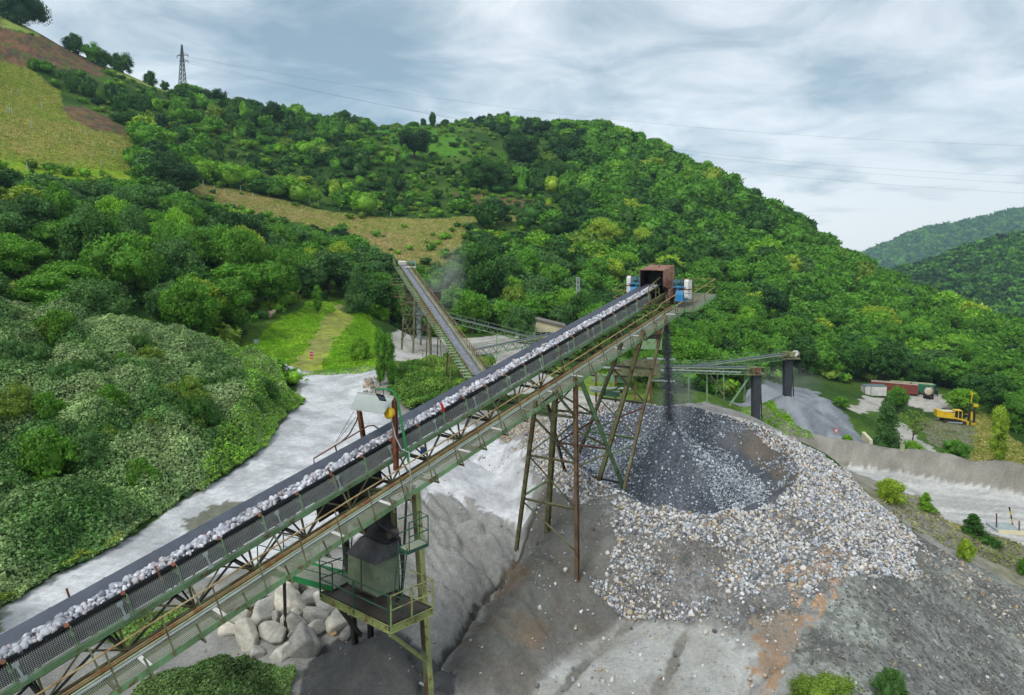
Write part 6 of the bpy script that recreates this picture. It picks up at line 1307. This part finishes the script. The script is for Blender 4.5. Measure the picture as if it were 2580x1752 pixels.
# concrete wall end by the gravel heap, boulders by the track
wl_ = MB(); wc = I(2184, 1126, 108); wl_.box(wc+ZUP*.7, (1, 0, 0), (.25, .97, 0), ZUP, .5, 5., 2.2); tag(wl_.build('retaining_wall', M['cream']), 'end of a pale concrete wall at the foot of the gravel heap', 'wall')
for k, (x, y, wd, ds) in enumerate(((712, 925, 24, 'grey white'), (731, 930, 26, 'bluish grey'), (748, 938, 22, 'tall white'), (728, 950, 14, 'small brown'))):
    p = G(x, y+8, 78); rad = wd/2/F_*p[1]*1.3; V = ROCKB[k+2]*rad+np.array([p[0], p[1], p[2]+rad*.5])
    tag(npmesh('boulder', V, IF2, M['rock'], np.ones((len(V), 1))*np.array(S(196, 200, 206) if k != 3 else S(140, 120, 100)), 3), f'{ds} boulder at the left corner where the track meets the grass', 'boulder', 'boulders at the track corner')
X, Y = scatter(900, -24, -12, 58, 92, 30); RK = wp([(925, 950), (955, 950), (962, 985), (950, 1010), (912, 985), (918, 965)], 55)
stonelayer('rock_edging', 'tan and white rocks lining the right edge of the dusty track', X, Y, np.where(inpoly(X, Y, RK), 1., 0), .2, .45, PALT, 31, ROCKV, IF1, cat='rocks')
# ------------------------------------------------------------------ far yard: cabin, containers, tankers, tractor, drill rig
def frame(px, pyb, Y0, az):
    p = G(px, pyb, Y0); a = radians(az); X_ = np.array([cos(a), sin(a), 0]); Y_ = np.array([-sin(a), cos(a), 0]); return p, lambda x, y, z: p+X_*x+Y_*y+ZUP*z, X_, Y_
p, q, X_, Y_ = frame(2201, 995, 130, -6)
cbn = thing('site_cabin', p, 'white site cabin standing alone left of the containers', 'cabin')
cpart(cbn, 'body', 'white', lambda b: b.box(q(0, 0, 1.25), X_, Y_, ZUP, 5.6, 2.6, 2.5)); cpart(cbn, 'roof', plain('cabin_roof', (120, 140, 140), .6, .2), lambda b: b.box(q(0, 0, 2.55), X_, Y_, ZUP, 5.75, 2.75, .14))
cpart(cbn, 'door', 'white', lambda b: b.box(q(-.7, -1.33, 1.05), X_, Y_, ZUP, .9, .05, 2.)); cpart(cbn, 'corner_post', 'dark', lambda b: [b.box(q(x_, -1.33, 1.25), X_, Y_, ZUP, .1, .06, 2.5) for x_ in (-1.25, -2.75, 2.78)])
M['cred'] = paint('container_red', (138, 62, 50), (116, 54, 44), .2, (90, 50, 36), sc=.5); M['cgreen'] = paint('container_green', (34, 128, 96), (28, 112, 84), .12, (90, 80, 50), sc=.5); M['cream2'] = plain('container_top', (196, 176, 160), .7, .2, .5)
def container(px, pyb, Y0, az, ln, body, label, top):
    p, q, X_, Y_ = frame(px, pyb, Y0, az); t = thing('shipping_container', p, label, 'container')
    def bd_(b):
        b.box(q(0, 0, 1.3), X_, Y_, ZUP, ln, 2.36, 2.5); n = int(ln/.28)
        for k in range(n): b.box(q(-ln/2+.14+k*ln/n, -1.2, 1.3), X_, Y_, ZUP, .14, .05, 2.3); b.box(q(-ln/2+.14+k*ln/n, 1.2, 1.3), X_, Y_, ZUP, .14, .05, 2.3)
    cpart(t, 'body', body, bd_); cpart(t, 'roof', top, lambda b: b.box(q(0, 0, 2.58), X_, Y_, ZUP, ln+.04, 2.46, .08))
    cpart(t, 'door', body, lambda b: (b.box(q(ln/2+.04, -.6, 1.3), X_, Y_, ZUP, .06, 1.1, 2.3), b.box(q(ln/2+.04, .6, 1.3), X_, Y_, ZUP, .06, 1.1, 2.3))); cpart(t, 'lock_rod', 'galv', lambda b: [b.tube([q(ln/2+.1, y_, .2), q(ln/2+.1, y_, 2.4)], .03, 5) for y_ in (-.9, -.35, .35, .9)])
    return t
container(2252, 988, 150, -28, 11, 'cred', 'long brownish red shipping container half hidden behind the willow', 'cream2')
container(2296, 988, 150, -28, 10, 'cgreen', 'green shipping container standing next to the red one', 'raill')
def wheels(t, q, Y_, xs, half, r):
    for x_ in xs:
        for sd_ in (-1, 1):
            w = cpart(t, 'wheel', 'black', lambda b: b.tube([q(x_, sd_*half, r), q(x_, sd_*(half-.3), r)], r, 16), True); b = MB(); b.tube([q(x_, sd_*(half+.02), r), q(x_, sd_*(half-.1), r)], r*.5, 10); o = b.build('rim', M['galv'], None, True); o.parent = w; o.matrix_parent_inverse = w.matrix_basis.inverted() if False else Matrix.Identity(4)
            o.matrix_parent_inverse = Matrix.Identity(4)
def tanker(px, pyb, Y0, az, ln, label, mat):
    p, q, X_, Y_ = frame(px, pyb, Y0, az); t = thing('tanker_trailer', p, label, 'trailer')
    def tk_(b):
        rs = [.05, .75, .98, 1.05, 1.05, .98, .75, .05]; xs = [-ln/2, -ln/2+.12, -ln/2+.5, -ln/2+1, ln/2-1, ln/2-.5, ln/2-.12, ln/2]; b.tube([q(x_, 0, 1.95) for x_ in xs], rs, 20)
    cpart(t, 'tank', mat, tk_, True); cpart(t, 'tank_band', 'dark', lambda b: [b.tube([q(x_, 0, 1.95), q(x_+.08, 0, 1.95)], 1.075, 20) for x_ in (-ln*.25, 0, ln*.25)])
    cpart(t, 'chassis', 'dark', lambda b: (b.box(q(0, 0, .9), X_, Y_, ZUP, ln+.6, .9, .2), b.box(q(0, 0, .7), X_, Y_, ZUP, ln*.8, 1.9, .1))); cpart(t, 'hatch', 'dark', lambda b: b.tube([q(0, 0, 2.95), q(0, 0, 3.15)], .3, 12))
    wheels(t, q, Y_, (-.4, .7), 1.15, .5); cpart(t, 'drawbar', 'rust', lambda b: b.beam(q(ln/2, 0, .8), q(ln/2+1.5, 0, .6), .12))
M['tanko'] = paint('rusty_tank', (176, 160, 134), (140, 110, 84), .4, (110, 70, 46), sc=.8); M['tankw'] = paint('cream_tank', (216, 206, 186), (196, 178, 152), .15, (140, 100, 70), sc=.8)
tanker(2294, 994, 145, -22, 3.6, 'brown stained tank trailer in front of the green container', M['tanko']); tanker(2339, 1004, 145, 55, 3.4, 'cream coloured tank trailer seen from its end beside the tractor', M['tankw'])
p, q, X_, Y_ = frame(2349, 994, 148, 60); tr = thing('tractor', p, 'green tractor hitched in front of the cream tank trailer', 'tractor')
cpart(tr, 'bonnet', 'cgreen', lambda b: b.hexa([q(.6, -.45, .9), q(2.6, -.4, .9), q(2.6, .4, .9), q(.6, .45, .9), q(.6, -.42, 1.7), q(2.5, -.36, 1.55), q(2.5, .36, 1.55), q(.6, .42, 1.7)])); cpart(tr, 'cab', 'glass', lambda b: b.hexa([q(-.9, -.75, 1.1), q(.6, -.65, 1.1), q(.6, .65, 1.1), q(-.9, .75, 1.1), q(-.7, -.6, 2.55), q(.4, -.6, 2.55), q(.4, .6, 2.55), q(-.7, .6, 2.55)])); cpart(tr, 'cab_roof', 'cgreen', lambda b: b.box(q(-.15, 0, 2.65), X_, Y_, ZUP, 1.5, 1.5, .2)); cpart(tr, 'fender', 'cgreen', lambda b: [b.box(q(-.5, s_*.95, 1.55), X_, Y_, ZUP, 1.3, .5, .12) for s_ in (-1, 1)])
wheels(tr, q, Y_, (-.5,), 1.25, .85); wheels(tr, q, Y_, (2.1,), 1.1, .5)
p, q, X_, Y_ = frame(2400, 1066, 120, -14); Lr = p[1]/F_
rg = thing('drill_rig', p, 'yellow tracked drilling rig with a tall mast standing on the stony slope', 'drilling rig')
cpart(rg, 'engine_housing', 'yellow', lambda b: b.hexa([q(-3.6, -1.1, 1.5), q(.4, -1.1, 1.1), q(.4, 1.1, 1.1), q(-3.6, 1.1, 1.5), q(-3.6, -1.05, 3.0), q(.4, -1.05, 2.4), q(.4, 1.05, 2.4), q(-3.6, 1.05, 3.0)])); cpart(rg, 'top_cover', 'cream', lambda b: b.box(q(-1.6, 0, 2.76), X_, Y_, ZUP, 3.2, 1.6, .14))
cpart(rg, 'cab', 'glass', lambda b: b.hexa([q(-.1, -1.15, 1.5), q(1.5, -1.15, 1.3), q(1.5, .3, 1.3), q(-.1, .3, 1.5), q(.0, -1.1, 3.1), q(1.3, -1.1, 3.0), q(1.3, .25, 3.0), q(.0, .25, 3.1)]))
cpart(rg, 'cab_frame', 'yellow', lambda b: (b.box(q(.65, -.42, 3.12), X_, Y_, ZUP, 1.6, 1.6, .14), [b.beam(q(x_, -1.17, 1.3), q(x_+.05, -1.12, 3.1), .13) for x_ in (-.1, .7, 1.45)], b.beam(q(-.1, -1.18, 1.45), q(2.4, -1.18, .95), .3, .35)))
for s_ in (-1, 1):
    cpart(rg, 'track', 'dark', lambda b: [b.hexa([q(-1.8, s_*1.2-.25, .08), q(1.8, s_*1.2-.25, .08), q(1.8, s_*1.2+.25, .08), q(-1.8, s_*1.2+.25, .08), q(-2.1, s_*1.2-.25, .75), q(2.1, s_*1.2-.25, .75), q(2.1, s_*1.2+.25, .75), q(-2.1, s_*1.2+.25, .75)])]+[b.tube([q(x_, s_*1.2-.27, .42), q(x_, s_*1.2+.27, .42)], .4, 12) for x_ in (-1.9, 1.9)]); cpart(rg, 'track_frame', 'galv', lambda b: b.box(q(0, s_*1.2-.28*1, .42), X_, Y_, ZUP, 3., .06, .3))
cpart(rg, 'boom', 'black', lambda b: (b.beam(q(.6, .2, 1.4), q(2.9, .0, 1.9), .4, .45), b.beam(q(1.5, .1, .9), q(3.1, 0, .7), .25, .3)))
cpart(rg, 'mast', 'dark', lambda b: b.beam(q(3.1, 0, -.2), q(3.5, 0, 5.2), .38, .34, X_, 'I')); cpart(rg, 'mast_top', 'yellow', lambda b: (b.beam(q(3.5, 0, 4.7), q(3.75, 0, 7.2), .16, .18), b.beam(q(3.4, 0, 7.0), q(4.2, 0, 7.1), .14), b.beam(q(3.35, 0, 7.5), q(3.7, 0, 6.7), .14)))
cpart(rg, 'rod_carousel', 'dark', lambda b: [b.tube([q(4.3+.15*cos(k), .15*sin(k), .4), q(4.3+.15*cos(k), .15*sin(k), 4.2)], .07, 6) for k in range(6)]); cpart(rg, 'rotary_head', 'yellow', lambda b: (b.box(q(4.5, 0, 4.3), X_, Y_, ZUP, .9, .5, .6), b.box(q(3.7, -.1, 1.9), X_, Y_, ZUP, .35, .4, 1.8))); cpart(rg, 'dust_hood', 'yellow', lambda b: (b.box(q(4.2, 0, -.1), X_, Y_, ZUP, .9, .6, .6), b.beam(q(3.1, -.2, .7), q(2.9, -.4, -.7), .4)))
cpart(rg, 'hose', 'black', lambda b: b.tube([q(2.0, -.8, 1.6), q(2.8, -.9, 1.8), q(3.2, -.7, .9), q(3.3, -.5, -.2)], .06, 6))
# dry ruin stones by the path
rw = MB(); rc = G(672, 800, 95)
for k in range(26): gg = np.random.default_rng(k); c_ = rc+np.array([gg.uniform(-1.3, 1.3), gg.uniform(-.4, .4), gg.uniform(.1, 1.1)]); rw.box(c_, (cos(k), sin(k), 0), (-sin(k), cos(k), 0), ZUP, .5, .4, .3)
tag(rw.build('stone_wall', M['cream2']), 'short broken stone wall stub left of the mown path', 'wall')
# fence stakes of the young plantation
g = np.random.default_rng(9); b0_ = None
for k, (x, y) in enumerate([(512, 470), (541, 478), (566, 492), (606, 482), (636, 500), (780, 512), (802, 520), (855, 530), (938, 540), (985, 545), (185, 420), (230, 405), (255, 418), (70, 425), (30, 290), (235, 370), (215, 340), (78, 322), (175, 355), (24, 285), (45, 235), (68, 430), (290, 395), (105, 275), (30, 240), (18, 285)]):
    p_ = G(x, y, 150 if x < 400 else 190)
    if b0_ is None: b = MB(); b.tube([(0, 0, -.2), (0, 0, 1.9)], .11, 6); b0_ = b.build('tree_guard', plain('pale_tube', (170, 200, 170), .6, .1)); o = b0_
    else: o = b0_.copy(); link(o)
    o.location = p_; o.scale = (1, 1, g.uniform(.7, 1.3)); sd_ = 'upper left pasture' if x < 400 else 'middle meadow'
    tag(o, f'thin pale planting tube in the grass of the {sd_}', 'planting tube', f'planting tubes in the {sd_}')
# ------------------------------------------------------------------ far mountains
def mountain(name, crest, Yc, Yb, zb, seed, amp, ntree, th, cols, nl, ls, label):
    cr = np.array(crest, float); xs = np.arange(cr[0, 0], cr[-1, 0], 12.); ysx = np.interp(xs, cr[:, 0], cr[:, 1]); Cp = np.array([I(a, b_, Yc*(1+.0*a)) for a, b_ in zip(xs, ysx)])
    v = np.linspace(0, 1.35, 46); X = Cp[:, 0][:, None]*(1-.35*(1-np.minimum(v, 1)))[None]; Y = Yb+(Yc-Yb)*v[None]+0*X
    prof = np.where(v < 1, v**.85, 1-(v-1)*1.2)[None]; Zt = zb+(Cp[:, 2]-zb)[:, None]*prof
    Zt = Zt+amp*fbm(X/(Yc*.06), Y/(Yc*.06), seed, 4)*np.clip(1.1-abs(v-.5)*2, .12, 1)[None]
    n, m = X.shape; q = (np.arange(n-1)[:, None]*m+np.arange(m-1)[None]).ravel(); Q = np.c_[q, q+1, q+m+1, q+m]
    o = npmesh(name, np.c_[X.ravel(), Y.ravel(), Zt.ravel()], Q, M['grass'], np.array(S(58, 88, 40))*np.ones((n*m, 3)), 4, True); tag(o, kind='structure')
    g = np.random.default_rng(seed); a = g.uniform(0, n-1.01, ntree); c = g.uniform(0, 38, ntree); i0 = a.astype(int); j0 = c.astype(int); fa = a-i0; fc = c-j0
    def bl(A): return (A[i0, j0]*(1-fa)+A[i0+1, j0]*fa)*(1-fc)+(A[i0, j0+1]*(1-fa)+A[i0+1, j0+1]*fa)*fc
    tx, ty, tz = bl(X), bl(Y), bl(Zt); hh2 = th*g.uniform(.7, 1.3, ntree); cc_ = np.array(cols)[g.integers(0, len(cols), ntree)]*g.uniform(.8, 1.15, ntree)[:, None]*(1+.25*fbm(tx*.01, ty*.01, 3, 3))[:, None]
    mass(label[0], label[1], tx, ty, tz-1, hh2, hh2*1.25, cc_, nl, ls, seed=seed)
mountain('far_mountain', [(2080, 700), (2164, 653), (2231, 622), (2331, 585), (2409, 572), (2480, 556), (2580, 533), (2750, 500)], 2300, 1200, -330, 3, 60, 9000, 20, [TC['dark green'], TC['mid green']], 16, .34, ('mountain_forest', 'hazy blue green forest on the farthest mountain'))
mountain('mid_mountain', [(2060, 760), (2190, 715), (2276, 690), (2364, 668), (2442, 635), (2580, 600), (2760, 560)], 900, 520, -150, 8, 30, 6500, 12, [TC['dark green'], TC['very dark green'], TC['mid green']], 70, .2, ('ridge_forest', 'dark forest on the ridge behind the right hand slope'))
# ------------------------------------------------------------------ dust and haze
def volbox(name, mat): pass
def volmat(name, col, dens, noise_sc=None, c=None, r=None):
    m = bpy.data.materials.new(name); m.use_nodes = True; nt = m.node_tree
    for n in list(nt.nodes): nt.nodes.remove(n)
    out = nt.nodes.new('ShaderNodeOutputMaterial'); v = nt.nodes.new('ShaderNodeVolumePrincipled'); v.inputs['Color'].default_value = (*col, 1); v.inputs['Density'].default_value = dens; v.inputs['Anisotropy'].default_value = .2
    nt.links.new(v.outputs[0], out.inputs['Volume'])
    if noise_sc:
        co = N(nt, 'ShaderNodeTexCoord').outputs['Object']; nz = N(nt, 'ShaderNodeTexNoise', Scale=noise_sc, Detail=3.); L(nt, co, nz.inputs['Vector'])
        ln_ = N(nt, 'ShaderNodeVectorMath', operation='LENGTH'); L(nt, co, ln_.inputs[0])
        f = N(nt, 'ShaderNodeMapRange'); L(nt, ln_.outputs['Value'], f.inputs[0]); f.inputs[1].default_value = 1.; f.inputs[2].default_value = .1; f.inputs[3].default_value = 0; f.inputs[4].default_value = 1
        g_ = N(nt, 'ShaderNodeMapRange'); L(nt, nz.outputs[0], g_.inputs[0]); g_.inputs[1].default_value = .38; g_.inputs[2].default_value = .68
        mm_ = N(nt, 'ShaderNodeMath', operation='MULTIPLY'); L(nt, f.outputs[0], mm_.inputs[0]); L(nt, g_.outputs[0], mm_.inputs[1]); m2 = N(nt, 'ShaderNodeMath', operation='MULTIPLY'); L(nt, mm_.outputs[0], m2.inputs[0]); m2.inputs[1].default_value = dens; L(nt, m2.outputs[0], v.inputs['Density'])
    return m
def puff(name, label, c, rad, dens, ax=None):
    V = IV2; o = npmesh(name, V, IF2, volmat(name, (.85, .87, .9), dens, 1.6), None, 3); o.location = c; o.scale = rad
    if ax is not None: o.rotation_euler = ax
    tag(o, label, 'dust', kind='stuff')
puff('dust_cloud', 'thin dust drifting from the foot of the falling rock', I(1700, 1015, 46.8), (1.7, 1.7, 3.2), .6)
puff('dust_cloud', 'dust rising from the gravel heap under the farther chute', I(1975, 965, 114), (7, 5, 3.6), .16)
puff('dust_cloud', 'dust haze over the hopper tower of the plant', I(1118, 715, 124), (4.2, 4, 9.5), .22, (0, radians(18), 0))
hzm = volmat('haze_air', (.50, .74, .92), HAZE)
x0, x1, y0, y1, z0, z1 = -2200, 2600, -60, 3100, -480, 620
hb2 = MB(); hb2.hexa([(x0, y0, z0), (x1, y0, z0), (x1, y1, z0), (x0, y1, z0), (x0, y0, z1), (x1, y0, z1), (x1, y1, z1), (x0, y1, z1)]); tag(hb2.build('haze', hzm), 'pale haze in the air of the valley', 'haze', kind='stuff')
